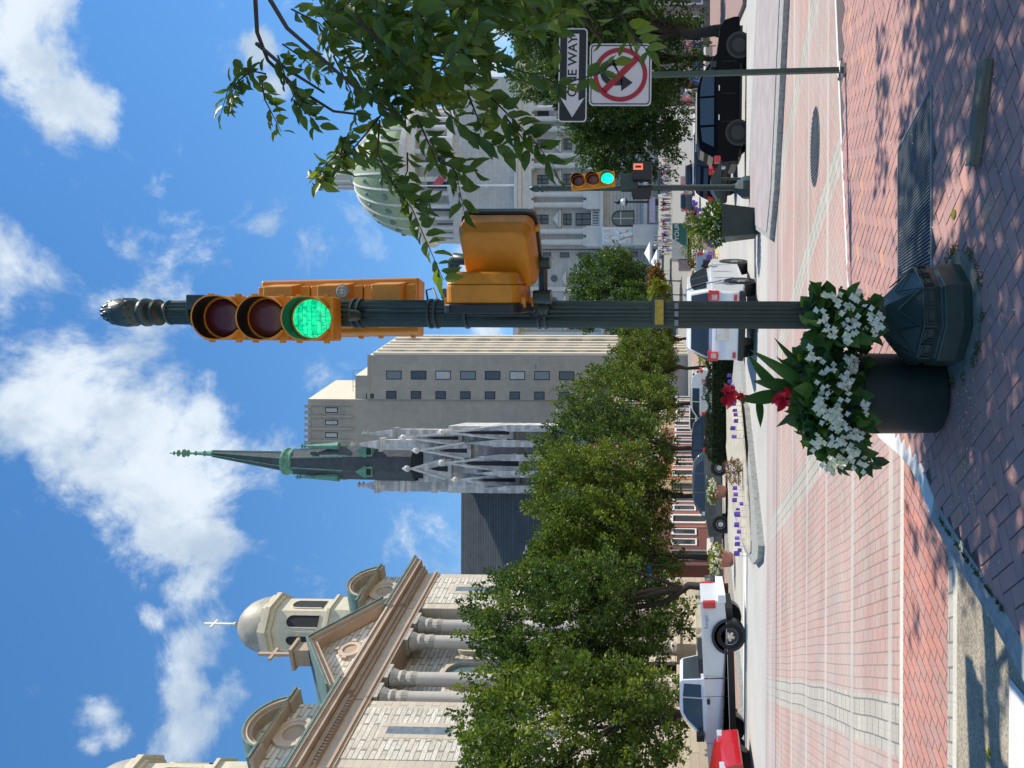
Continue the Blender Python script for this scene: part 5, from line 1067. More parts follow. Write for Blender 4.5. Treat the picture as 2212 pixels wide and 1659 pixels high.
# ------------------------------------------------------------------ spired stone church
YG = 85.0; SG = YG/FPX
def gx(U, V=900, Y=None): return P(U, V, Y or YG).x
def gz(V, Y=None): return P(829.5, V, Y or YG).z
M['gstone'] = brickm('grey_marble_blocks', (.66,.64,.61), (.38,.37,.37), (.36,.35,.34), .9, .5, .015, 'xz', .18, 0, .3)
M['gstone2'] = mat('pale_marble_trim', (.60,.58,.55), .8, var=.3, scale=1.2)
go = P(656, 1300, YG); gc = thing('spired_church', 'grey stone gothic church with tall slate and green copper spire and long slate roof', 'church', (go.x, YG, TZ(YG)))
def GB(name, mt_, fn, par=None, **k):
    b = MB(); fn(b); return b.build(name, mt_, par or gc, world=True, **k)
x0, x1 = gx(618), gx(694); cxg = (x0+x1)/2; hwg = (x1-x0)/2; cyg = YG+hwg
def sq(b, r0, z0, r1, z1, mi=0, n=4):
    b.lathe([(r0, z0), (r1, z1)], (cxg, cyg, 0), n, mi, rot=PI/n)
q2 = math.sqrt(2)
GB('tower', M['gstone'], lambda b: b.box(x0, YG, -1, x1, YG+2*hwg, gz(905)))
GB('belfry_louvres', M['void'], lambda b: b.box(x0+.4, YG-.05, gz(915), x1-.4, YG+.1, gz(892)))
GB('spire_lower', M['slate'], lambda b: b.lathe([(hwg*1.12, gz(889)), (hwg*1.09, gz(850)), (hwg*1.03, gz(726)), (hwg*.74, gz(618))], (cxg, cyg, 0), 8, rot=PI/8))
hs_ = [(gx(676)-gx(669)), 0]; tipx = gx(676, 437)
def shaft(b): 
    r0 = hwg*.58; k = 8; z0, z1 = gz(603), gz(437); r1 = .33
    vs = [(cxg+r0*math.cos(PI/8+i*PI/4), cyg+r0*math.sin(PI/8+i*PI/4), z0) for i in range(k)] + [(tipx+r1*math.cos(PI/8+i*PI/4), cyg+r1*math.sin(PI/8+i*PI/4), z1) for i in range(k)]
    b.add(vs, [(i, (i+1) % k, (i+1) % k+k, i+k) for i in range(k)]+[tuple(range(k, 2*k))])
GB('spire_upper', M['slate'], shaft)
def ribs(b):
    r0 = hwg*.59; r1 = .36
    for i in range(8):
        a = PI/8+i*PI/4; b.tube([(cxg+r0*math.cos(a), cyg+r0*math.sin(a), gz(603)), (tipx+r1*math.cos(a), cyg+r1*math.sin(a), gz(437))], .07, 4)
        rr = hwg*1.05; b.tube([(cxg+rr*math.cos(a), cyg+rr*math.sin(a), gz(740)), (cxg+hwg*.74*math.cos(a), cyg+hwg*.74*math.sin(a), gz(622))], .10, 4)
GB('copper_ribs', M['copper'], ribs)
GB('copper_gallery', M['copper'], lambda b: b.lathe([(hwg*.66,gz(624)),(hwg*.78,gz(619)),(hwg*.70,gz(617)),(hwg*.70,gz(606)),(hwg*.80,gz(604)),(hwg*.80,gz(599)),(hwg*.58,gz(596))], (cxg, cyg, 0), 16))
GB('finial', M['copper'], lambda b: (b.tube([(tipx,cyg,gz(440)),(tipx,cyg,gz(392)),(tipx,cyg,gz(342))], [.34,.13,.06], 8), [b.lathe([(.05,gz(v)-.1),(rr,gz(v)),(.05,gz(v)+.1)], (tipx,cyg,0), 8) for v, rr in ((420,.36),(400,.30),(383,.42),(374,.5),(362,.4),(352,.25))]))
for (U, V0_, V1_) in ((626,726,630),(694,726,640)):
    px_ = gx(U, 700); GB('copper_pinnacle', M['copper'], lambda b: (b.tube([(px_,cyg-hwg*.6,gz(V0_)),(px_,cyg-hwg*.6,gz(V1_+14)),(px_,cyg-hwg*.6,gz(V1_))], [.5,.1,.05], 6), [b.lathe([(.05,gz(v)-.12),(.28,gz(v)),(.05,gz(v)+.12)], (px_,cyg-hwg*.6,0), 6) for v in (V1_+6, V1_+12)]))
for (U, V) in ((640,790),(684,790),(662,690)):
    px_ = gx(U, V); yy = YG-.25 if V > 700 else YG+.6
    d_ = GB('copper_dormer', M['copper'], lambda b: b.prism([(px_-.55,gz(V+16)),(px_+.55,gz(V+16)),(px_+.55,gz(V+2)),(px_+.75,gz(V+2)),(px_,gz(V-20)),(px_-.75,gz(V+2)),(px_-.55,gz(V+2))], yy, yy+2.2))
    GB('louvre', M['void'], lambda b: b.box(px_-.35, yy-.03, gz(V+14), px_+.35, yy-.005, gz(V+4)), d_)
def turret(U, V0_, V1_, w, yo, parent=None):
    px_ = gx(U, V0_); s = SG*w/2
    return GB('stone_turret', M['gstone'], lambda b: (b.box(px_-s, YG+yo-s, -1, px_+s, YG+yo+s, gz(V0_)), b.prism([(px_-s*1.3,gz(V0_)-.3),(px_+s*1.3,gz(V0_)-.3),(px_+s*1.3,gz(V0_)+.1),(px_-s*1.3,gz(V0_)+.1)], YG+yo-s*1.3, YG+yo+s*1.3), b.lathe([(s*1.25,gz(V0_)+.1),(s*.25,gz(V1_+14)),(s*.15,gz(V1_))], (px_, YG+yo, 0), 4, rot=PI/4), [b.lathe([(.05,gz(v)-.15),(s*.7,gz(v)),(.05,gz(v)+.15)], (px_,YG+yo,0), 6) for v in (V1_+4, V1_+13)]))
turret(606, 802, 757, 24, 2); turret(700, 830, 762, 22, -.6); turret(721, 845, 770, 20, 1.5)
GB('turret_band', M['gstone2'], lambda b: [b.box(gx(606)-SG*15, YG+1.2, gz(v)-.25, gx(606)+SG*15, YG+3, gz(v)+.25) for v in (862, 930)])
def gable(name, U, Vt, Vb, hw, yo, mt_=None):
    px_ = gx(U, Vt); s = SG*hw
    g_ = GB(name, mt_ or M['gstone'], lambda b: b.prism([(px_-s,gz(Vb)),(px_+s,gz(Vb)),(px_+s*.9,gz(Vb-20)),(px_,gz(Vt)),(px_-s*.9,gz(Vb-20))], YG+yo, YG+yo+1))
    GB('coping', M['gstone2'], lambda b: (b.tube([(px_-s,YG+yo-.1,gz(Vb-12)),(px_,YG+yo-.1,gz(Vt-4))], .16, 4), b.tube([(px_+s,YG+yo-.1,gz(Vb-12)),(px_,YG+yo-.1,gz(Vt-4))], .16, 4), b.tube([(px_,YG+yo-.1,gz(Vt)),(px_,YG+yo-.1,gz(Vt-24))], .12, 5), b.sph((px_,YG+yo-.1,gz(Vt-14)), .38, 6)), g_)
    GB('pointed_recess', M['void'], lambda b: b.prism([(px_-s*.28,gz(Vb-8)),(px_+s*.28,gz(Vb-8)),(px_+s*.2,gz(Vt+50)),(px_,gz(Vt+32)),(px_-s*.2,gz(Vt+50))], YG+yo-.03, YG+yo-.005), g_); return g_
GB('front_wall', M['gstone'], lambda b: (b.box(gx(597,1000), YG-1.0, -1, gx(740,1000), YG+6, gz(975)), b.box(gx(640,1000), YG-1.6, -1, gx(735,1000), YG-1.01, gz(1010))))
gable('gable', 650, 905, 985, 22, -1.5); gable('gable', 690, 930, 1030, 17, -2.3); gable('gable', 716, 900, 1010, 14, -2.0); gable('gable', 664, 985, 1140, 20, -2.6); gable('gable', 728, 985, 1120, 14, -2.6); gable('gable', 627, 1010, 1130, 15, -1.8)
for (U, V) in ((612,1060),(643,1040),(677,1040),(706,1020),(738,1050)):
    px_ = gx(U, V); GB('buttress', M['gstone'], lambda b: (b.box(px_-.35, YG-3.4, -1, px_+.35, YG-1, gz(V+60)), b.prism([(px_-.35,gz(V+60)),(px_+.35,gz(V+60)),(px_,gz(V))], YG-3.0, YG-1.2)))
# carved statue-like finial and long nave roof (ridge running left)
xl = gx(330, 1000); xr_ = gx(641, 1000); GB('nave_roof', brickm('ribbed_slate_roof', (.085,.095,.105), (.07,.08,.09), (.035,.04,.045), 40, .32, .04, 'xz', .25, 0, .4), lambda b: b.prism([(YG+4.2, gz(974)), (YG+.4, gz(1190)), (YG+12, gz(1190))], xl, xr_, 'x'))
GB('nave_wall', M['gstone'], lambda b: b.box(xl, YG+.8, -1, xr_, YG+11, gz(1192)))
GB('small_chimney', M['gstone2'], lambda b: b.box(gx(467,1140)-.5, YG+1.0, gz(1200), gx(467,1140)+.5, YG+2, gz(1132)))
# ------------------------------------------------------------------ office tower
YO = 110.0
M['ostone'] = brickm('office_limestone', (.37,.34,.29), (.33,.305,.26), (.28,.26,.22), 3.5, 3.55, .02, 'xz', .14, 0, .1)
M['ostone_sunlit'] = mat('office_limestone_sunlit', (.70,.62,.50), .85, var=.06, scale=.2)  # lighter copy of the front stone: sunlight painted into the side's colour
def ox(U, V=1000): return P(U, V, YO).x
def oz(V): return P(829.5, V, YO).z
oo = P(820, 1300, YO); ot = thing('office_tower', 'stepped beige office tower with plain side wall behind the spired church', 'office building', (oo.x, YO, TZ(YO)))
def OB(name, mt_, fn, par=None, **k):
    b = MB(); fn(b); return b.build(name, mt_, par or ot, world=True, **k)
s3 = .311
def skew(b, U0_, U1_, V, dep, mi=0, zb_=-1, dx=0):
    a, c = ox(U0_, V), ox(U1_, V); z = oz(V); b.add([(a,YO+dx,zb_),(c,YO+dx,zb_),(c+s3*dep,YO+dx+dep,zb_),(a+s3*dep,YO+dx+dep,zb_),(a,YO+dx,z),(c,YO+dx,z),(c+s3*dep,YO+dx+dep,z),(a+s3*dep,YO+dx+dep,z)], [(0,1,5,4),(1,2,6,5),(2,3,7,6),(3,0,4,7),(4,5,6,7)], mi)
wl = OB('wall', [M['ostone'], M['ostone_sunlit']], lambda b: (skew(b, 796.5, 892, 798, 10.6), skew(b, 780, 848, 765, 8, 0, 30, .4), skew(b, 640, 797, 664, 9, 0, -1, .25)))
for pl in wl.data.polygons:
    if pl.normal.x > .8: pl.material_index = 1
OB('parapet', M['ostone'], lambda b: (b.box(ox(796), YO-.1, oz(800), ox(892), YO+.3, oz(794)), [b.box(ox(u,660), YO+.1, oz(672), ox(u+7,660), YO+.6, oz(657)) for u in range(700, 790, 13)]))
OB('pilaster', M['ostone'], lambda b: [b.box(ox(u,700), YO+.02, oz(762), ox(u+5,700), YO+.24, oz(672)) for u in (704, 730, 757, 783)])
OB('rooftop_rail', M['steel'], lambda b: [b.tube([(ox(812,740)+k*.8, YO+4, oz(765)), (ox(812,740)+k*.8, YO+4, oz(737))], .04, 4) for k in range(5)] + [b.tube([(ox(812,740), YO+4, oz(737)), (ox(812,740)+3.2, YO+4, oz(737))], .04, 4)])
gls = [glassm('office_pane_grey', (.16,.18,.19), .2), glassm('office_pane_dark', (.05,.055,.06), .15), mat('drawn_blind', (.42,.44,.44), .6)]
def owin(x0, x1, z0, z1, y, g):
    f = OB('window', M['void'], lambda b: b.box(x0-.12, y-.03, z0-.12, x1+.12, y+.2, z1+.12)); OB('pane', g, lambda b: b.box(x0, y-.06, z0, x1, y-.035, z1), f)
for k in range(8): owin(ox(840.5), ox(856), oz(866+k*53.3), oz(836+k*53.3), YO, gls[k % 3])
for k in range(8): owin(ox(798.5), ox(812), oz(855+k*53.3), oz(836+k*53.3), YO, gls[1])
owin(ox(799), ox(806), oz(806), oz(793), YO, gls[1])
for u in (715, 742, 769): owin(ox(u,715), ox(u+8,715), oz(727), oz(703), YO+.25, gls[2])
OB('side_vent', M['steel'], lambda b: b.box(ox(862,1150), YO-.03, oz(1159), ox(872,1150), YO-.005, oz(1155)))
xe = ox(892, 1000); Ms = Matrix(((s3/math.hypot(1,s3), -1/math.hypot(1,s3), 0, xe), (1/math.hypot(1,s3), s3/math.hypot(1,s3), 0, YO), (0,0,1,0), (0,0,0,1)))
for r_ in range(9):
    zt = oz(836+r_*53.3)
    for c_ in (.9, 2.1, 4.4, 5.4, 8.0, 9.2):
        b = MB(Ms); b.box(c_, -.02, zt-2.1, c_+.75, .02, zt); f = b.build('side_window', M['void'], ot, world=True)
for c_ in (0, 1.75, 3.6, 4.95, 6.6, 8.8, 10.4):
    b = MB(Ms); b.box(c_, -.35, -1, c_+.5, .0, oz(806)); b.build('side_pier', M['ostone_sunlit'], ot, world=True)
# ------------------------------------------------------------------ capitol
YC = 175.0; sc_ = YC/FPX; CXU = 1276
def kx(U, V=1200): return P(U, V, YC).x
def kz(V): return P(CXU, V, YC).z
M['cap'] = brickm('capitol_granite', (.50,.49,.47), (.44,.435,.42), (.30,.30,.29), 2.4, 1.0, .03, 'xz', .12, 0, .1)
M['capt'] = mat('capitol_trim', (.58,.57,.55), .8, var=.1, scale=.5)
M['capb'] = brickm('banded_ground_storey', (.46,.455,.44), (.42,.415,.405), (.24,.24,.24), 9, .78, .07, 'xz', .1, 0, .4)
M['tile'] = mat('green_glazed_tile', (.27,.34,.19), .6, var=.25, scale=2)
M['win'] = glassm('capitol_glass', (.05,.055,.065), .2)
co = P(CXU, 1400, YC); cp_ = thing('capitol_building', 'grey domed capitol with green tiled dome and columned front at the end of the street', 'government building', (co.x, YC, TZ(YC)))
def KB(name, mt_, fn, par=None, **k):
    b = MB(); fn(b); return b.build(name, mt_, par or cp_, world=True, **k)
ccx = kx(CXU, 850); ccy = YC+16
sy_ = (YC+16)/FPX; 
def kz2(V): return P(CXU, V, ccy).z
Rd = 127*sy_*1.0; ccx = P(CXU, 850, ccy).x
prof = [(Rd*1.02,kz2(912)),(Rd*1.0,kz2(905)),(Rd*.93,kz2(866)),(Rd*.79,kz2(824)),(Rd*.58,kz2(796)),(Rd*.30,kz2(777)),(.3,kz2(770))]
prof2 = []
for i in range(len(prof)-1):
    for f in (0, .33, .66): prof2.append((prof[i][0]*(1-f)+prof[i+1][0]*f, prof[i][1]*(1-f)+prof[i+1][1]*f))
prof2 = [(Rd*math.cos(R(a))**.9, kz2(908)+(kz2(775)-kz2(908))*math.sin(R(a))) for a in range(0, 88, 6)]
KB('dome', M['tile'], lambda b: b.lathe(prof2, (ccx, ccy, 0), 48), smooth=True)
KB('dome_ribs', M['capt'], lambda b: [b.tube([(ccx+r_*math.cos(2*PI*k/24+.06), ccy+r_*math.sin(2*PI*k/24+.06), z_) for r_, z_ in prof2], .32, 4) for k in range(24)])
for k in range(24):
    a = 2*PI*(k+.5)/24+.06
    if math.sin(a) > .3: continue
    for (fr_, zf, rr) in ((.955, .28, .75), (.80, .60, .62)):
        KB('dome_window', M['copperd'], lambda b: b.sph((ccx+Rd*fr_*math.cos(a), ccy+Rd*fr_*math.sin(a), kz2(908)+(kz2(775)-kz2(908))*zf), (rr, rr, rr*1.1), 8))
KB('lantern', M['capt'], lambda b: (b.lathe([(3.1,kz2(780)),(3.1,kz2(770)),(2.5,kz2(768)),(2.5,kz2(732)),(3.0,kz2(730)),(3.0,kz2(724)),(2.2,kz2(718)),(1.7,kz2(705)),(.7,kz2(698))], (ccx,ccy,0), 16), [b.cyl((ccx+2.9*math.cos(2*PI*k/12), ccy+2.9*math.sin(2*PI*k/12), kz2(768)), (ccx+2.9*math.cos(2*PI*k/12), ccy+2.9*math.sin(2*PI*k/12), kz2(732)), .28, n=6) for k in range(12)]))
KB('gilded_statue', mat('gilt', (.6,.45,.2), .35, .7), lambda b: (b.sph((ccx,ccy,kz2(692)), .9, 10), b.tube([(ccx,ccy,kz2(690)),(ccx,ccy,kz2(672)),(ccx,ccy,kz2(662))], [.5,.42,.15], 8), b.tube([(ccx,ccy,kz2(674)),(ccx-1.2,ccy-.3,kz2(668))], .12, 5)))
Rr = 145*sy_
KB('drum', M['cap'], lambda b: b.lathe([(Rr*.86,kz2(1060)),(Rr*.86,kz2(925)),(Rr*.9,kz2(922)),(Rr*.9,kz2(908)),(Rd*.9,kz2(906))], (ccx,ccy,0), 48))
KB('drum_entablature', M['capt'], lambda b: (b.lathe([(Rr*.88,kz2(946)),(Rr*.98,kz2(944)),(Rr*1.0,kz2(930)),(Rr*1.05,kz2(928)),(Rr*1.05,kz2(922)),(Rr*.9,kz2(920))], (ccx,ccy,0), 48), b.lathe([(Rr*.88,kz2(1022)),(Rr*1.03,kz2(1020)),(Rr*1.03,kz2(1008)),(Rr*.9,kz2(1006))], (ccx,ccy,0), 48)))
for k in range(32):
    a = 2*PI*k/32+.1
    if math.sin(a) > .25: continue
    KB('drum_column', M['capt'], lambda b: b.cyl((ccx+Rr*.96*math.cos(a), ccy+Rr*.96*math.sin(a), kz2(1008)), (ccx+Rr*.96*math.cos(a), ccy+Rr*.96*math.sin(a), kz2(945)), .62, .55, n=10))
    if k % 2: KB('drum_window', M['win'], lambda b: b.cyl((ccx+Rr*.84*math.cos(a+.098), ccy+Rr*.84*math.sin(a+.098), kz2(1000)), (ccx+Rr*.84*math.cos(a+.098), ccy+Rr*.84*math.sin(a+.098), kz2(962)), .9, n=6))
KB('attic_base', M['cap'], lambda b: (b.box(ccx-Rr*1.12, ccy-Rr*.95, kz(1110), ccx+Rr*1.12, ccy+8, kz2(1020)), b.box(kx(1120), YC+3, kz(1125), kx(1432), YC+12, kz(1058)), b.box(kx(1100), YC+2.6, kz(1062), kx(1450), YC+12.4, kz(1055))))
for ua, ub in ((900, 1125), (1430, 1660)): KB('green_roof', M['tile'], lambda b: b.box(kx(ua), YC+6, kz(1110), kx(ub), YC+18, kz(1097)))
XL, XR = 895, 1660
for ua, ub in ((XL, 1122), (1430, XR)): KB('wing_wall', M['cap'], lambda b: b.box(kx(ua), YC+2, 3, kx(ub), YC+20, kz(1108)))
KB('centre_wall', M['cap'], lambda b: b.box(kx(1124), YC, kz(1302), kx(1428), YC+16, kz(1118)))
KB('ground_storey', M['capb'], lambda b: (b.box(kx(1122), YC-1, 3, kx(1430), YC+15, kz(1306)), b.box(kx(XL), YC+1, 3, kx(1121.5), YC+19, kz(1306)), b.box(kx(1430.5), YC+1, 3, kx(XR), YC+19, kz(1306))))
def caps_(b):
    for (v0, v1, ov, xa, xb, y_) in ((1152,1146,.4,1122,1430,YC),(1146,1132,.2,1122,1430,YC),(1132,1124,1.0,1122,1430,YC),(1124,1119,1.6,1122,1430,YC),(1120,1116,.6,1122,1430,YC),(1306,1300,1.2,1122,1430,YC),(1122,1112,.8,XL,1118,YC+2),(1306,1300,.8,XL,1118,YC+2),(1122,1112,.8,1434,XR,YC+2),(1306,1300,.8,1434,XR,YC+2),(1400,1392,.3,1122,1430,YC-1)):
        b.box(kx(xa)-.2, y_-ov-2, kz(v0), kx(xb)+.2, y_-.002, kz(v1)-.01)
KB('cornice', M['capt'], caps_)
KB('attic_panels', M['capt'], lambda b: [b.box(kx(u), YC+2.5, kz(1108), kx(u+40), YC+2.99, kz(1068)) for u in range(1130, 1420, 48)])
for u in (1133, 1156, 1212.7, 1235, 1297, 1318.5, 1375, 1397, 1420):
    c_ = KB('column', M['capt'], lambda b: b.cyl((kx(u), YC-1.6, kz(1265)), (kx(u), YC-1.6, kz(1152)), .66, .56, n=14), smooth=True, angle=60)
    KB('capital', M['capt'], lambda b: b.box(kx(u)-.85, YC-2.4, kz(1157), kx(u)+.85, YC-.8, kz(1152)), c_)
    KB('column_base', M['capt'], lambda b: b.box(kx(u)-.85, YC-2.4, kz(1270), kx(u)+.85, YC-.8, kz(1263)), c_)
for u in (1144.5, 1224, 1308, 1386):
    KB('pedestal', M['capt'], lambda b: b.box(kx(u)-2.3, YC-2.6, kz(1300), kx(u)+2.3, YC-.01, kz(1270)))
def kwin(nm, u, w, v0, v1, y, bars=1, arch=False):
    x = kx(u, (v0+v1)/2); hw = w*sc_/2
    pts = [(x-hw,kz(v1)),(x+hw,kz(v1)),(x+hw,kz(v0)),(x-hw,kz(v0))] if not arch else [(x-hw,kz(v1)),(x+hw,kz(v1))]+circ(x,kz(v0)-hw,hw,12,0,PI)
    inn = [((px-x)*.86+x, (pz-kz((v0+v1)/2))*.93+kz((v0+v1)/2)) for px, pz in pts]
    f = KB(nm, M['black'], lambda b: b.ring(pts, inn, y-.25, y-.02)); KB('glass', M['win'], lambda b: b.prism(inn, y-.12, y-.01), f)
    if bars: KB('glazing_bar', M['capt'] if arch else M['black'], lambda b: (b.box(x-.1, y-.2, kz(v1)+.1, x+.1, y-.13, kz(v0)-.1), b.box(x-hw*.85, y-.22, kz((v0*.6+v1*.4))-.1, x+hw*.85, y-.131, kz((v0*.6+v1*.4))+.1)), f)
for u in (1185, 1271, 1347.7, 1411):
    kwin('upper_window', u, 19, 1161, 1185, YC); kwin('middle_window', u, 24, 1217, 1235, YC); kwin('tall_window', u, 26, 1244, 1278, YC)
    KB('window_pediment', M['capt'], lambda b: (b.prism([(kx(u)-1.9,kz(1208)),(kx(u)+1.9,kz(1208)),(kx(u),kz(1195))], YC-.6, YC-.01), b.box(kx(u)-2.0, YC-.7, kz(1213), kx(u)+2.0, YC-.011, kz(1209))))
    KB('balustrade', M['capt'], lambda b: (b.box(kx(u)-2.9, YC-1.6, kz(1282), kx(u)+2.9, YC-1.0, kz(1279)), b.box(kx(u)-2.9, YC-1.6, kz(1299), kx(u)+2.9, YC-1.0, kz(1295)), [b.cyl((kx(u)-2.7+k*.6, YC-1.3, kz(1295)), (kx(u)-2.7+k*.6, YC-1.3, kz(1282)), .17, n=6) for k in range(10)]))
for u in (1185, 1271, 1347.7): kwin('arched_doorway', u, 34, 1323, 1371, YC-1, 1, True)
for u, dv in ((1111, 0), (1440, 0)):
    for v0, v1 in ((1170,1188),(1208,1228),(1248,1268),(1318,1338),(1354,1376)): kwin('small_window', u, 10, v0, v1, YC+2 if v0 < 1300 else YC+1, 0)
for u in (1060, 1011.6, 960, 1480, 1528, 1576, 1620):
    kwin('wing_window', u, 21, 1228, 1240, YC+2, 0); kwin('wing_window', u, 21, 1243, 1268, YC+2, 0)
    KB('wing_pediment', M['capt'], lambda b: b.prism([(kx(u)-2,kz(1222)),(kx(u)+2,kz(1222)),(kx(u),kz(1213))], YC+1.3, YC+1.99))
    KB('round_window', M['win'], lambda b: b.prism(circ(kx(u),kz(1195),.8,14), YC+1.8, YC+1.99)); kwin('wing_window', u, 22, 1342, 1376, YC+1, 0)
KB('wing_pilaster', M['capt'], lambda b: [b.box(kx(u), YC+1.4, kz(1300), kx(u+9), YC+1.99, kz(1122)) for u in (1032, 984, 934, 1452, 1500, 1548, 1596)])
for u in (1142.5, 1390):
    x = kx(u); KB('sculpture_plinth', M['capt'], lambda b: b.box(x-2.3, YC-4.8, 6, x+2.3, YC-1.01, kz(1371)))
    def scul(b):
        r_ = random.Random(int(u)); b.box(x-1.9, YC-4.0, kz(1371), x+1.9, YC-1.02, kz(1305))
        for k in range(34): b.sph((x+r_.uniform(-1.6,1.6), YC-4.2+r_.uniform(-.3,.3), kz(r_.uniform(1368,1312))), (r_.uniform(.25,.5), .4, r_.uniform(.5,1.1)), 8)
    KB('sculpture_group', mat('white_marble', (.74,.74,.73), .7, var=.06), scul, smooth=True, angle=40)
# flag pole at the dome base
fpx = P(1262, 1010, YC-3); t0 = thing('flagpole', 'white flagpole with two flags in front of the capitol dome', 'flagpole', (fpx.x, YC-1.5, kz(1116))); z0 = kz(1020)
b = MB(); b.cyl((fpx.x, YC-1.5, kz(1116)), (fpx.x, YC-1.5, kz(905)), .28, .12, n=8); b.build('pole', M['white'], t0, world=True)
for (v, c1) in ((945, (.45,.08,.1)), (972, (.02,.03,.08))):
    b = MB(); b.prism([(fpx.x+.15,kz(v+14)),(fpx.x+1.6,kz(v+22)),(fpx.x+2.2,kz(v+8)),(fpx.x+.15,kz(v-8))], YC-1.6, YC-1.5); b.build('flag', mat('flag_cloth', c1, .8), t0, world=True)
# plaza lamps
for u, lab in ((1308, 'black ornate lamp post on the capitol steps, right of the far signal'), (1223, 'black ornate lamp post on the capitol steps, left of the far signal')):
    p = P(u, 1390, 160); t0 = thing('street_lamp', lab, 'street lamp', (p.x, 160, TZ(160)), 0, 'pair of black lamps on the capitol steps'); h_ = P(u, 1340, 160).z-TZ(160)
    b = MB(); b.lathe([(.75,0),(.75,.8),(.3,1.1),(.25,h_*.45),(.2,h_-1.6),(.9,h_-1.2),(.25,h_-.9)], (0,0,0), 10); b.build('post', M['black'], t0)
    b = MB(); b.lathe([(.6,h_-1.1),(.75,h_-.6),(.5,h_-.1),(.1,h_)], (0,0,0), 8); b.build('lantern', M['white'], t0)
    b = MB(); b.lathe([(.2,h_),(.55,h_+.4),(.2,h_+1.1),(.05,h_+1.4)], (0,0,0), 8); b.build('top', M['black'], t0)
# ------------------------------------------------------------------ street trees
def street_tree(name, label, U, Y, Vt, Vb, hw, seed, mt_, clumps=420, per=46, leaf=.165, tuft=.55, trunkU=None, group=None, trunk_r=.16, dz=None, up=.75):
    Vt += 30 if leaf < .19 else 12; c = P(U, (Vt+Vb)/2, Y); s = Y/FPX; rx = hw*s; rz = (Vb-Vt)/2*s; bz = TZ(Y)+.14 if dz is None else dz
    tx = c.x if trunkU is None else P(trunkU, 1476, Y).x
    t = thing(name, label, 'tree', (tx, Y, bz), 0, group)
    C_, D_, N_, Ls, Ws, tone = crown(seed, rx, min(rx, 3.6) if leaf < .19 else rx, rz*1.04, int(clumps*1.55), int(per*1.25), leaf, tuft, up)
    C_ = C_+np.array([c.x-tx, 0, c.z-bz])
    leaves('crown', mt_, C_, D_, N_, Ls, Ws, t, rnd=tone, seed=seed)
    rg = random.Random(seed); H = c.z-bz; b = MB(); zf = (P(U, Vb, Y).z-bz)
    b.tube([(0,0,-.1),(rg.uniform(-.05,.05),0,.4),(rg.uniform(-.15,.15),0,zf*.7),((c.x-tx)*.3,0,zf+.3),((c.x-tx)*.6,0,H)], [trunk_r*1.3,trunk_r,trunk_r*.85,trunk_r*.7,trunk_r*.35], 9)
    b.build('trunk', M['bark'], t, smooth=True)
    for k in range(7):
        a = rg.uniform(0, 6.28); z0 = zf*rg.uniform(.75,1.1); r_ = rx*rg.uniform(.4,.8); b = MB()
        b.tube([(0,0,z0),(math.cos(a)*r_*.35,math.sin(a)*r_*.3,z0+.5*(H-z0)),((c.x-tx)+math.cos(a)*r_,math.sin(a)*r_*.8,H+rz*rg.uniform(-.2,.4))], [trunk_r*.55,trunk_r*.4,.03], 6)
        b.build('limb', M['bark'], t, smooth=True)
    return t
gl_ = 'street trees along the left sidewalk'
street_tree('street_tree', 'broad leafy green tree at the left edge hiding the church columns, above the pickup cab', 55, 28, 1000, 1445, 195, 1, M['leafT'], 560, 50, trunkU=119, group=gl_)
street_tree('street_tree', 'tall leafy tree with forked dark trunk behind the pickup bed', 285, 34, 1008, 1450, 150, 2, M['leafT2'], 480, 48, trunkU=388, group=gl_, trunk_r=.2)
street_tree('street_tree', 'green tree below the dark slate nave roof, next past the blue sign', 458, 39, 1112, 1455, 128, 3, M['leafT'], 420, 46, group=gl_)
street_tree('street_tree', 'green tree below the stone spire church, above the grey crossover', 575, 43, 1122, 1458, 112, 4, M['leafT3'], 400, 44, trunkU=592, group=gl_)
street_tree('street_tree', 'green tree between the spired church and office tower, above the dark sedan', 690, 49, 1150, 1462, 108, 5, M['leafT2'], 380, 42, group=gl_)
street_tree('street_tree', 'green tree in front of the lower office tower, above the white van', 785, 56, 1206, 1465, 88, 6, M['leafT'], 340, 40, group=gl_, leaf=.16)
street_tree('street_tree', 'smaller-looking green tree touching the office tower corner', 866, 66, 1286, 1467, 66, 7, M['leafT3'], 300, 36, group=gl_, leaf=.18)
street_tree('street_tree', 'farthest green tree of the left row, beside the near signal pole', 925, 78, 1335, 1466, 50, 8, M['leafT'], 240, 34, group=gl_, leaf=.2)
street_tree('lawn_tree', 'dark green tree in front of the capitol wing, right of the near pole', 1032, 140, 1235, 1412, 74, 9, M['leafD'], 330, 34, leaf=.5, tuft=1.3)
street_tree('lawn_tree', 'low spreading green tree at the foot of the capitol wing tree', 975, 132, 1330, 1418, 70, 10, M['leafD'], 220, 30, leaf=.45, tuft=1.1)
street_tree('young_tree', 'small yellow-green tree by the plaza, just right of the near pole', 1022, 112, 1398, 1446, 26, 11, M['leafY'], 120, 26, leaf=.3, tuft=.6, trunk_r=.08)
street_tree('bronze_tree', 'small brown-leaved tree beside the white canopy tent', 1052, 120, 1396, 1436, 26, 12, M['leafB'], 120, 26, leaf=.35, tuft=.7, trunk_r=.1)
gr_ = 'trees along the right sidewalk'
street_tree('shade_tree', 'dark green tree whose drooping boughs reach the far signal countdown head', 1390, 52, 1215, 1470, 96, 13, M['leafD'], 420, 42, leaf=.2, tuft=.7, up=.1, trunkU=1500, group=gr_)
street_tree('shade_tree', 'tall dark green tree behind the one way sign', 1510, 47, 1130, 1462, 120, 14, M['leafD'], 460, 44, leaf=.2, tuft=.7, up=.1, trunkU=1532, group=gr_)
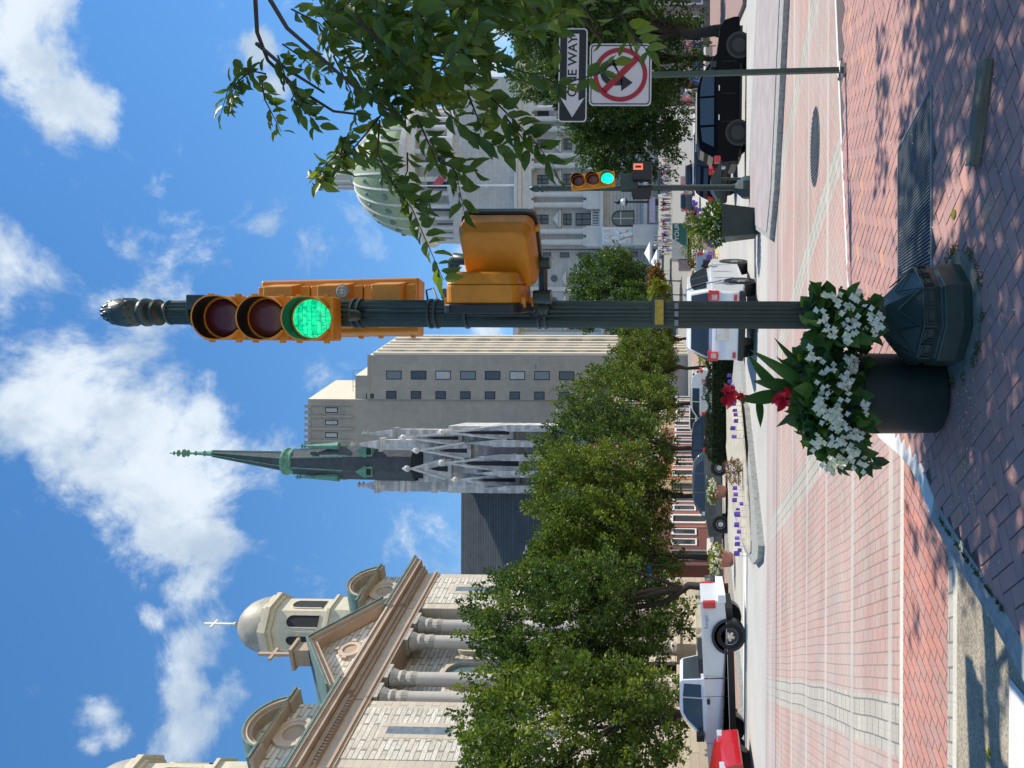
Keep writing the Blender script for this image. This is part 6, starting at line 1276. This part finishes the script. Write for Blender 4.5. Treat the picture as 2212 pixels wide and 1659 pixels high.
street_tree('shade_tree', 'dark tree at the right edge above the street window', 1650, 42, 1060, 1455, 125, 15, M['leafD'], 420, 44, leaf=.2, tuft=.7, up=.1, trunkU=1590, group=gr_, trunk_r=.3)
# ------------------------------------------------------------------ street front on the right
p = P(1700, 1476, 62); rb = thing('shop_building', 'grey stone street building with display windows behind the right trees', 'building', (p.x, 62, -.4))
def RB(name, mt_, fn, par=None): b = MB(); fn(b); return b.build(name, mt_, par or rb, world=True)
xa = P(1545, 1476, 62).x; RB('wall', mat('shop_stone', (.26,.22,.2), .85), lambda b: b.box(xa, 62, -.6, xa+26, 74, 9)); 
for k in range(4):
    x = xa+.8+k*3.0; f = RB('window', M['signwhite'], lambda b: b.ring([(x,.2),(x+2.1,.2),(x+2.1,3.0),(x,3.0)], [(x+.15,.35),(x+1.95,.35),(x+1.95,2.85),(x+.15,2.85)], 61.85, 61.99)); RB('pane', M['glass'], lambda b: b.box(x+.15, 61.95, .35, x+1.95, 61.98, 2.85), f)
# ------------------------------------------------------------------ people
def person_mesh(seed):
    r_ = random.Random(seed); st = r_.uniform(.08,.16); ar = r_.uniform(.1,.35); up_ = seed % 3 == 1
    V_ = [(0,0,.93),(0,0,1.15),(0,0,1.38),(0,0,1.50),(0,.01,1.60),(0,.015,1.70), (.10,0,.88),(.11,-st,.50),(.11,-st*.6,.08),(.11,-st*.6-.14,.04), (-.10,0,.88),(-.11,st,.50),(-.11,st*1.3,.08),(-.11,st*1.3-.14,.04),
          (.19,0,1.38),(.25,.02,1.12),(.24,-ar,.90),(.24,-ar-.06,.84), (-.19,0,1.38),(-.25,.02,1.12),(-.24,-ar,.92 if not up_ else 1.3),(-.24,-ar-.06,.86 if not up_ else 1.4)]
    E_ = [(0,1),(1,2),(2,3),(3,4),(4,5),(0,6),(6,7),(7,8),(8,9),(0,10),(10,11),(11,12),(12,13),(2,14),(14,15),(15,16),(16,17),(2,18),(18,19),(19,20),(20,21)]
    Rr_ = [.15,.14,.15,.055,.09,.08,.09,.062,.042,.04,.09,.062,.042,.04,.06,.042,.032,.03,.06,.042,.032,.03]
    me = bpy.data.meshes.new('pm'); me.from_pydata(V_, E_, []); o = bpy.data.objects.new('pm', me); COL.objects.link(o)
    m = o.modifiers.new('s', 'SKIN'); 
    for v, r in zip(me.skin_vertices[0].data, Rr_): v.radius = (r, r*.8)
    me.skin_vertices[0].data[0].use_root = True
    s2 = o.modifiers.new('ss', 'SUBSURF'); s2.levels = 1; s2.render_levels = 1
    dg = bpy.context.evaluated_depsgraph_get(); out = bpy.data.meshes.new_from_object(o.evaluated_get(dg)); bpy.data.objects.remove(o); out.name = 'person'
    for _ in range(4): out.materials.append(None)
    for pl in out.polygons:
        c = pl.center; pl.material_index = 0 if c.z < .96 and abs(c.x) < .2 else (1 if c.z < 1.47 and not (abs(c.x) > .19 and c.z < 1.15) else (3 if (c.z > 1.68 or (c.y > .03 and c.z > 1.58)) else 2)); pl.use_smooth = True
    return out
def place(u, L_):
    for a, b in L_:
        if u < a: return b
pms = [person_mesh(k) for k in range(6)]
cl = {k: mat(k+'_cloth', c, .85) for k, c in dict(white=(.7,.7,.7), purple=(.25,.12,.45), red=(.5,.05,.06), black=(.02,.02,.025), blue=(.08,.14,.35), orange=(.6,.25,.08), grey=(.25,.25,.27), pink=(.6,.3,.32), green=(.08,.25,.12)).items()}
skins = [mat('skin_light', (.5,.32,.24), .6), mat('skin_dark', (.15,.08,.05), .6)]; hairs = [mat('hair_dark', (.03,.02,.015), .7), mat('hair_brown', (.12,.07,.04), .7)]; pants = [cl['black'], cl['blue'], mat('khaki_cloth', (.35,.28,.18), .9), cl['grey']]
pr = random.Random(17)
def person(x, y, z, c, lab, grp, rz=None):
    o = bpy.data.objects.new('person', pms[pr.randrange(6)]); COL.objects.link(o); WM[o.name] = Matrix.Identity(4); o.location = (x, y, z); o.rotation_euler = (0,0,pr.uniform(0,6.28) if rz is None else rz); s = pr.uniform(.95,1.06); o.scale = (s,s,s)
    pt = pr.randrange(4); lab = lab % ('dark trousers','blue trousers','khaki trousers','grey trousers')[pt] if '%s' in lab else lab
    for i, m in enumerate((pants[pt], cl[c], pr.choice(skins), pr.choice(hairs))): o.material_slots[i].link = 'OBJECT'; o.material_slots[i].material = m
    tag(o, lab, 'person', grp)
cols = ['white','white','white','purple','purple','red','black','blue','orange','grey','black','pink']
for k in range(92):
    U = pr.uniform(1108, 1400); y = pr.uniform(134, 141); q = P(U, 1476, y); c = pr.choice(cols); person(q.x, y, TZ(y)+.02, c, 'plaza visitor in %s top and %%s, %s' % (c, place(U, [(1150,'just right of the lower canopy tent'),(1175,'above the box truck'),(1215,'below the arched capitol door'),(1245,'just left of the far signal pole'),(1290,'behind the far signal and countdown'),(1345,'right of the countdown head'),(1999,'at the right end, by the drooping tree')])), 'crowd on the plaza')
for k in range(16):
    U = pr.uniform(1100, 1150); y = pr.uniform(148, 152); q = P(U, 1476, y); c = pr.choice(['black','grey','white','pink']); person(q.x, y, TZ(y)+.02, c, 'person in %s top under the upper canopy tent by the capitol steps' % c, 'people under the upper tent')
for k in range(34):
    U = pr.uniform(1395, 1600); y = pr.uniform(58, 66); q = P(U, 1476, y); c = pr.choice(['white','red','pink','blue','white','black','orange']); person(q.x, y, .65+TZ(y), c, 'person in %s top and %%s beyond the black SUV, %s' % (c, place(U, [(1430,'above its tail'),(1470,'above its rear roof'),(1510,'behind the sign post'),(1550,'above its windscreen'),(1999,'above its bonnet')])), 'people under the right trees')
struct(strip('raised_lawn_walk', M['conc'], [56, 70], lambda y: P(1385,1476,y).x, lambda y: P(1560,1476,y).x, .64, 1.2))
# banner rails and tents
def tent(U, Y, w, lab):
    q = P(U, 1476, Y); z = TZ(Y); t = thing('canopy_tent', lab, 'tent', (q.x, Y, z)); hw = w/2
    for sx in (-1, 1):
        for sy in (-1, 1): b = MB(); b.cyl((sx*hw*.95, sy*hw*.95, 0), (sx*hw*.95, sy*hw*.95, 2.1), .04, n=6); b.build('leg', M['silver'], t)
    b = MB(); zc = 2.1; b.add([(-hw,-hw,zc),(hw,-hw,zc),(hw,hw,zc),(-hw,hw,zc),(-hw,-hw,zc+.35),(hw,-hw,zc+.35),(hw,hw,zc+.35),(-hw,hw,zc+.35),(0,0,zc+1.5)], [(0,1,5,4),(1,2,6,5),(2,3,7,6),(3,0,4,7),(4,5,8),(5,6,8),(6,7,8),(7,4,8)]); b.build('canopy', M['white'], t); return t
tent(1112, 150, 3.8, 'upper white canopy tent by the capitol steps'); tt = tent(1093, 138, 3.9, 'lower white canopy tent with a small blue mark, behind the box truck'); text('blue_mark', 'HB', .7, M['purple'], Matrix.Translation((0,-1.35,3.0)) @ Matrix.Rotation(R(38), 4, 'X'), tt)
for u0, u1, v0, v1, Y, lab in ((1178,1233,1403,1415,150,'long pale lilac banner on a rail below the arched capitol door'),(1305,1332,1402,1413,150,'lilac banner partly behind the countdown head'),(1240,1300,1426,1434,142,'narrow lilac banner strip above the crowd')):
    a, c = P(u0, v1, Y), P(u1, v0, Y); t = thing('lilac_banner', lab, 'banner', (a.x, Y, TZ(Y))); b = MB(); b.box(a.x, Y-.03, a.z, c.x, Y+.03, c.z); b.build('cloth', mat('lilac_cloth', (.50,.42,.56), .8), t, world=True)
    for x in (a.x+.1, (a.x+c.x)/2, c.x-.1): b = MB(); b.cyl((x, Y+.06, TZ(Y)), (x, Y+.06, c.z), .05, n=6); b.build('post', M['steel'], t, world=True)
for (u, v, w_, h_, Y, c, lab) in ((1268,1478,20,16,90,'red','red and white placard standing by the far median end'),(1213,1478,22,14,92,'red','red placard left of the far dark car'),(1448,1476,12,14,58,'red','red and white placard on the right walk'),(1560,1462,10,50,50,'white','tall white banner strip hanging under the right trees'),(1518,1466,10,40,50,'white','shorter white banner strip hanging under the right trees')):
    a = P(u-w_/2, v+h_/2, Y); c_ = P(u+w_/2, v-h_/2, Y); t = thing('placard', lab, 'placard', (a.x, Y, TZ(Y))); b = MB(); b.box(a.x, Y-.02, a.z, c_.x, Y+.02, c_.z); b.build('board', cl['pink'] if c == 'red' else M['signwhite'], t, world=True)
    b = MB(); b.cyl(((a.x+c_.x)/2, Y+.05, TZ(Y)), ((a.x+c_.x)/2, Y+.05, c_.z), .04, n=6); b.build('post', M['steel'], t, world=True)
    if c != 'red': b = MB(); b.box(a.x+.05, Y-.03, (a.z*.45+c_.z*.55), c_.x-.05, Y-.021, (a.z*.3+c_.z*.7)); b.build('printed_patch', cl['blue'], t, world=True)
# ------------------------------------------------------------------ overhanging tree (near right)
ov = thing('overhanging_tree', 'leafy tree overhanging from the near right, its drooping twigs crossing the signs', 'tree', (5.6, 3.2, SW))
T_ = np.array(ov.location); lc, ld, lnn, ll, lr = [], [], [], [], []; r3 = random.Random(21)
tb = MB()
def DP(x, y, Y): return P(1659-y, x, Y)
def twig(pts, Y, leafy=True, r0=.007, r1=.002, dens=1.0, wob=.10, size=1.0, tone=None, start=0.0):
    ps = [DP(x, y, Y+wob*math.sin(i*1.3+x)) for i, (x, y) in enumerate(pts)]; tb.tube([p-Vector(T_) for p in ps], [r0+(r1-r0)*i/(len(ps)-1) for i in range(len(ps))], 5)
    if not leafy: return
    L_ = sum((b-a).length for a, b in zip(ps, ps[1:])); step = .026/dens; s = L_*start; side = 1; tn = r3.random() if tone is None else tone
    while s < L_:
        q = s
        for a, b in zip(ps, ps[1:]):
            d = (b-a).length
            if q <= d: p = a.lerp(b, q/d); t = (b-a).normalized(); break
            q -= d
        lat = t.cross(Vector((0,1,0))).normalized()*side; side = -side
        D = (t*.55+lat*.75+Vector((r3.gauss(0,.25), r3.gauss(0,.35), -.45+r3.gauss(0,.2)))).normalized()
        Nn = Vector((r3.gauss(0,.55), -.55+r3.gauss(0,.5), .55+r3.gauss(0,.35)))
        dd = p-CAM; ff = dd.dot(FWD); pu, pv = U0+FPX*dd.dot(RT)/ff, VP-FPX*dd.dot(UPV)/ff
        if 1380 < pu < 1600 and 1190 < pv < 1262 and r3.random() < .72: s += step; continue
        lc.append(tuple(p+D*.008)); ld.append(tuple(D)); lnn.append(tuple(Nn)); ll.append(.085*size*r3.uniform(.75,1.2)); lr.append(min(1, max(0, tn*.6+r3.random()*.45))); s += step*r3.uniform(.7,1.4)
for pts, Y in (([(550,-20),(555,70),(578,130),(640,190),(720,240),(800,250)],3.9),([(572,-20),(620,60),(700,130),(780,200),(860,250)],3.6),([(555,95),(620,150),(700,200)],3.85),([(735,-20),(790,60),(860,120)],3.4),([(1200,20),(1260,40),(1300,90)],3.2)):
    twig(pts, Y, False, .012, .006)
for k, (pts, Y, sz) in enumerate([([(575,160),(530,150),(495,185),(476,250)],3.9,1),([(565,175),(572,215),(590,250),(608,285)],3.9,1),([(545,150),(515,175),(500,200),(498,225)],3.9,.9),([(600,120),(620,175),(640,215),(655,250)],3.8,1),([(640,190),(660,240),(690,275)],3.8,1),([(610,95),(660,130),(700,165)],3.7,1),
  ([(830,240),(790,290),(755,330),(715,345),(690,395)],3.6,1.05),([(770,300),(730,330),(700,360),(668,395)],3.6,.95),([(740,310),(735,350),(720,385)],3.6,.9),([(820,260),(815,330),(850,400),(890,450),(925,530),(958,605)],3.5,1.1),([(850,400),(900,430),(925,440)],3.5,1.0),([(900,250),(935,330),(985,370),(1002,455)],3.4,1.1),
  ([(960,240),(1010,280),(1060,310),(1110,330)],3.3,1.2),([(1050,200),(1100,250),(1150,300),(1198,362)],3.3,1.2),([(1000,100),(1080,140),(1180,170),(1250,200)],3.2,1.0),([(1190,190),(1225,178),(1290,160),(1345,120)],3.2,.8),([(1340,30),(1370,75),(1398,110)],3.2,1.1),([(1150,10),(1195,50),(1210,112)],3.3,1),
  ([(780,320),(850,370),(885,405)],3.6,1),([(720,120),(760,200),(770,260)],3.7,1.1),([(700,60),(715,110),(760,150),(790,160)],3.6,1.1),([(930,300),(950,350),(1000,372),(1030,365)],3.4,1.2),([(1090,250),(1130,300),(1150,330)],3.3,1.2),([(880,330),(880,370),(860,410)],3.5,1.1),([(1010,200),(1030,250),(1040,290)],3.4,1.2),([(630,20),(690,50),(720,90)],3.6,1.1),([(1255,10),(1290,50),(1300,80)],3.2,.8)]):
    twig(pts, Y, True, .005, .0015, 1.15, size=sz)
pg = [(610,-40),(690,60),(760,110),(790,210),(820,290),(880,320),(950,270),(1040,270),(1110,210),(1140,110),(1170,40),(1240,25),(1440,30),(1450,-40)]
k = 0
while k < 118:
    x, y = r3.uniform(600, 1450), r3.uniform(-60, 320)
    if not inside(x, y, pg): continue
    k += 1; n = 4; dx, dy = r3.uniform(.1,1), r3.uniform(-.5,1); l_ = r3.uniform(60, 130); h_ = math.hypot(dx, dy); dx, dy = dx/h_*l_, dy/h_*l_; pts = [(x+dx*i/n+r3.gauss(0,4), y+dy*i/n+r3.gauss(0,4)) for i in range(n+1)]
    if not inside(pts[-1][0], pts[-1][1], pg) or (1185 < pts[-1][0] and 48 < pts[-1][1]): continue
    twig(pts, r3.uniform(3.0, 4.6), True, .004, .0015, 1.0, size=r3.uniform(.95,1.35))
vis_n = len(lc)
# crown mass outside the picture, above and to the right: it shades the near sidewalk
def seen(p):
    d = Vector(p)-CAM; f_ = d.dot(FWD)
    if f_ < .1: return False
    u = U0+FPX*d.dot(RT)/f_; v = VP-FPX*d.dot(UPV)/f_; return -60 < u < 1720 and -70 < v < 2280
n_ = 0
while n_ < 20000:
    z = r3.uniform(4.6, 8.6); X, Y_ = r3.uniform(-2.3, 5.0), r3.uniform(.2, 6.6)
    g_ = math.sin(X*2.1+Y_*1.3)+math.sin(Y_*3.3-X*1.7+1)+math.sin(X*5.1+Y_*4.7)*.6
    dens = 1.0
    if X < -1.1: dens = .35
    if Y_ > 4.95: dens = max(0, (5.75-Y_)/.8)*.7
    if X > 1.5 and Y_ > 4.95 and 5.9 < Y_ < 6.3 and g_ < 0: dens = .3
    if g_ > 1.9: dens *= .06
    if X < -1.1 and g_ > -.4: dens = 0
    if r3.random() > dens: continue
    p = (X+SUND.x/SUND.z*(z-SW), Y_+SUND.y/SUND.z*(z-SW), z)
    if seen(p): n_ += .2; continue
    n_ += 1; lc.append(p); ld.append((r3.gauss(0,1), r3.gauss(0,1), -.4)); lnn.append((r3.gauss(0,.5), r3.gauss(0,.5), 1)); ll.append(r3.uniform(.10,.16)); lr.append(r3.random())
C_ = np.array(lc)-T_; ll = np.array(ll); leaves('crown', M['leafN'], C_, ld, lnn, ll, ll*.5, ov, 'near', rnd=np.array(lr))
tb.build('branches', M['bark2'], ov, smooth=True)
b = MB(); b.tube([(0,0,0),(.05,0,1.5),(-.1,.1,3.4),(-.6,.3,5.2),(-1.5,.6,7.2)], [.19,.15,.13,.10,.05], 10); b.tube([(-.1,.1,3.2),(-.9,.3,4.2),(-2.3,.5,4.6)], [.08,.05,.02], 8); b.tube([(0,0,3.0),(.7,.8,4.6),(1.0,1.6,7)], [.09,.06,.03], 8); b.build('trunk', M['bark'], ov, smooth=True)
# ------------------------------------------------------------------ fallen leaves and petals
bl_ = MB(); 
def fallen(label, U, V, L_, c, rz, name='fallen_leaf'):
    p = G(U, V, SW+.006); t = leaves(name, c, [(0,0,0)], [(math.cos(rz), math.sin(rz), .05)], [(0,-.2,1)], L_, L_*.6, None, 'near'); t.location = (p.x, p.y, p.z); tag(t, label, 'leaf')
fallen('large curled yellow-brown leaf lying on the shaded bricks in front of the grate', 1208, 2063, .075, M['leafY'], 2.6)
fallen('small brown leaf beside the near signal footing', 1130, 2120, .05, M['leafB'], 1.2)
p = G(30, 2135, .01); t = leaves('fallen_leaf', leafm('yellow_leaf', (.7,.6,.05), (.75,.65,.08), (.8,.7,.1)), [(0,0,0)]*3, [(1,.3,.1),(-.6,1,.1),(0,-1,.2)], [(0,0,1)]*3, .045, .03, None, 'near'); t.location = p; tag(t, 'bright yellow leaf on the speckled gutter at the lower left', 'leaf')
n = 170; pt_ = []
for _ in range(n):
    if r3.random() < .45: q = G(r3.uniform(560, 960), r3.uniform(2068, 2110), SW+.006)
    else: q = G(r3.uniform(100, 1500), r3.uniform(1900, 2205), SW+.006)
    if inside(q.x, q.y, poly): pt_.append(tuple(q))
n = len(pt_); rg = np.random.default_rng(9); o = leaves('fallen_petals', M['petal'], pt_, rg.normal(size=(n,3))*[1,1,.1], [(0,0,1)]*n, .011+.012*rg.random(n), .010, None); tag(o, 'small white petals and crumbs scattered over the shaded brick sidewalk', 'petals'); o['kind'] = 'stuff'
# moss along the kerb joint
pts_ = [G(538,2031,SW), G(456,2086,SW), G(342,2168,SW)]; C_ = []
for _ in range(1300):
    s = r3.random()**.9; a, c = (pts_[0], pts_[1]) if s < .5 else (pts_[1], pts_[2]); f = (s % .5)*2; q = a.lerp(c, f); m = math.sin(s*40)+math.sin(s*95+1)
    if m > .1: C_.append((q.x+r3.gauss(0,.006), q.y+r3.gauss(0,.008), SW+.003))
n = len(C_); o = leaves('joint_moss', M['grass'], C_, rg.normal(size=(n,3))+[0,0,1], rg.normal(size=(n,3)), .013, .007, None); tag(o, 'green moss growing in the joint behind the near kerb', 'moss'); o['kind'] = 'stuff'
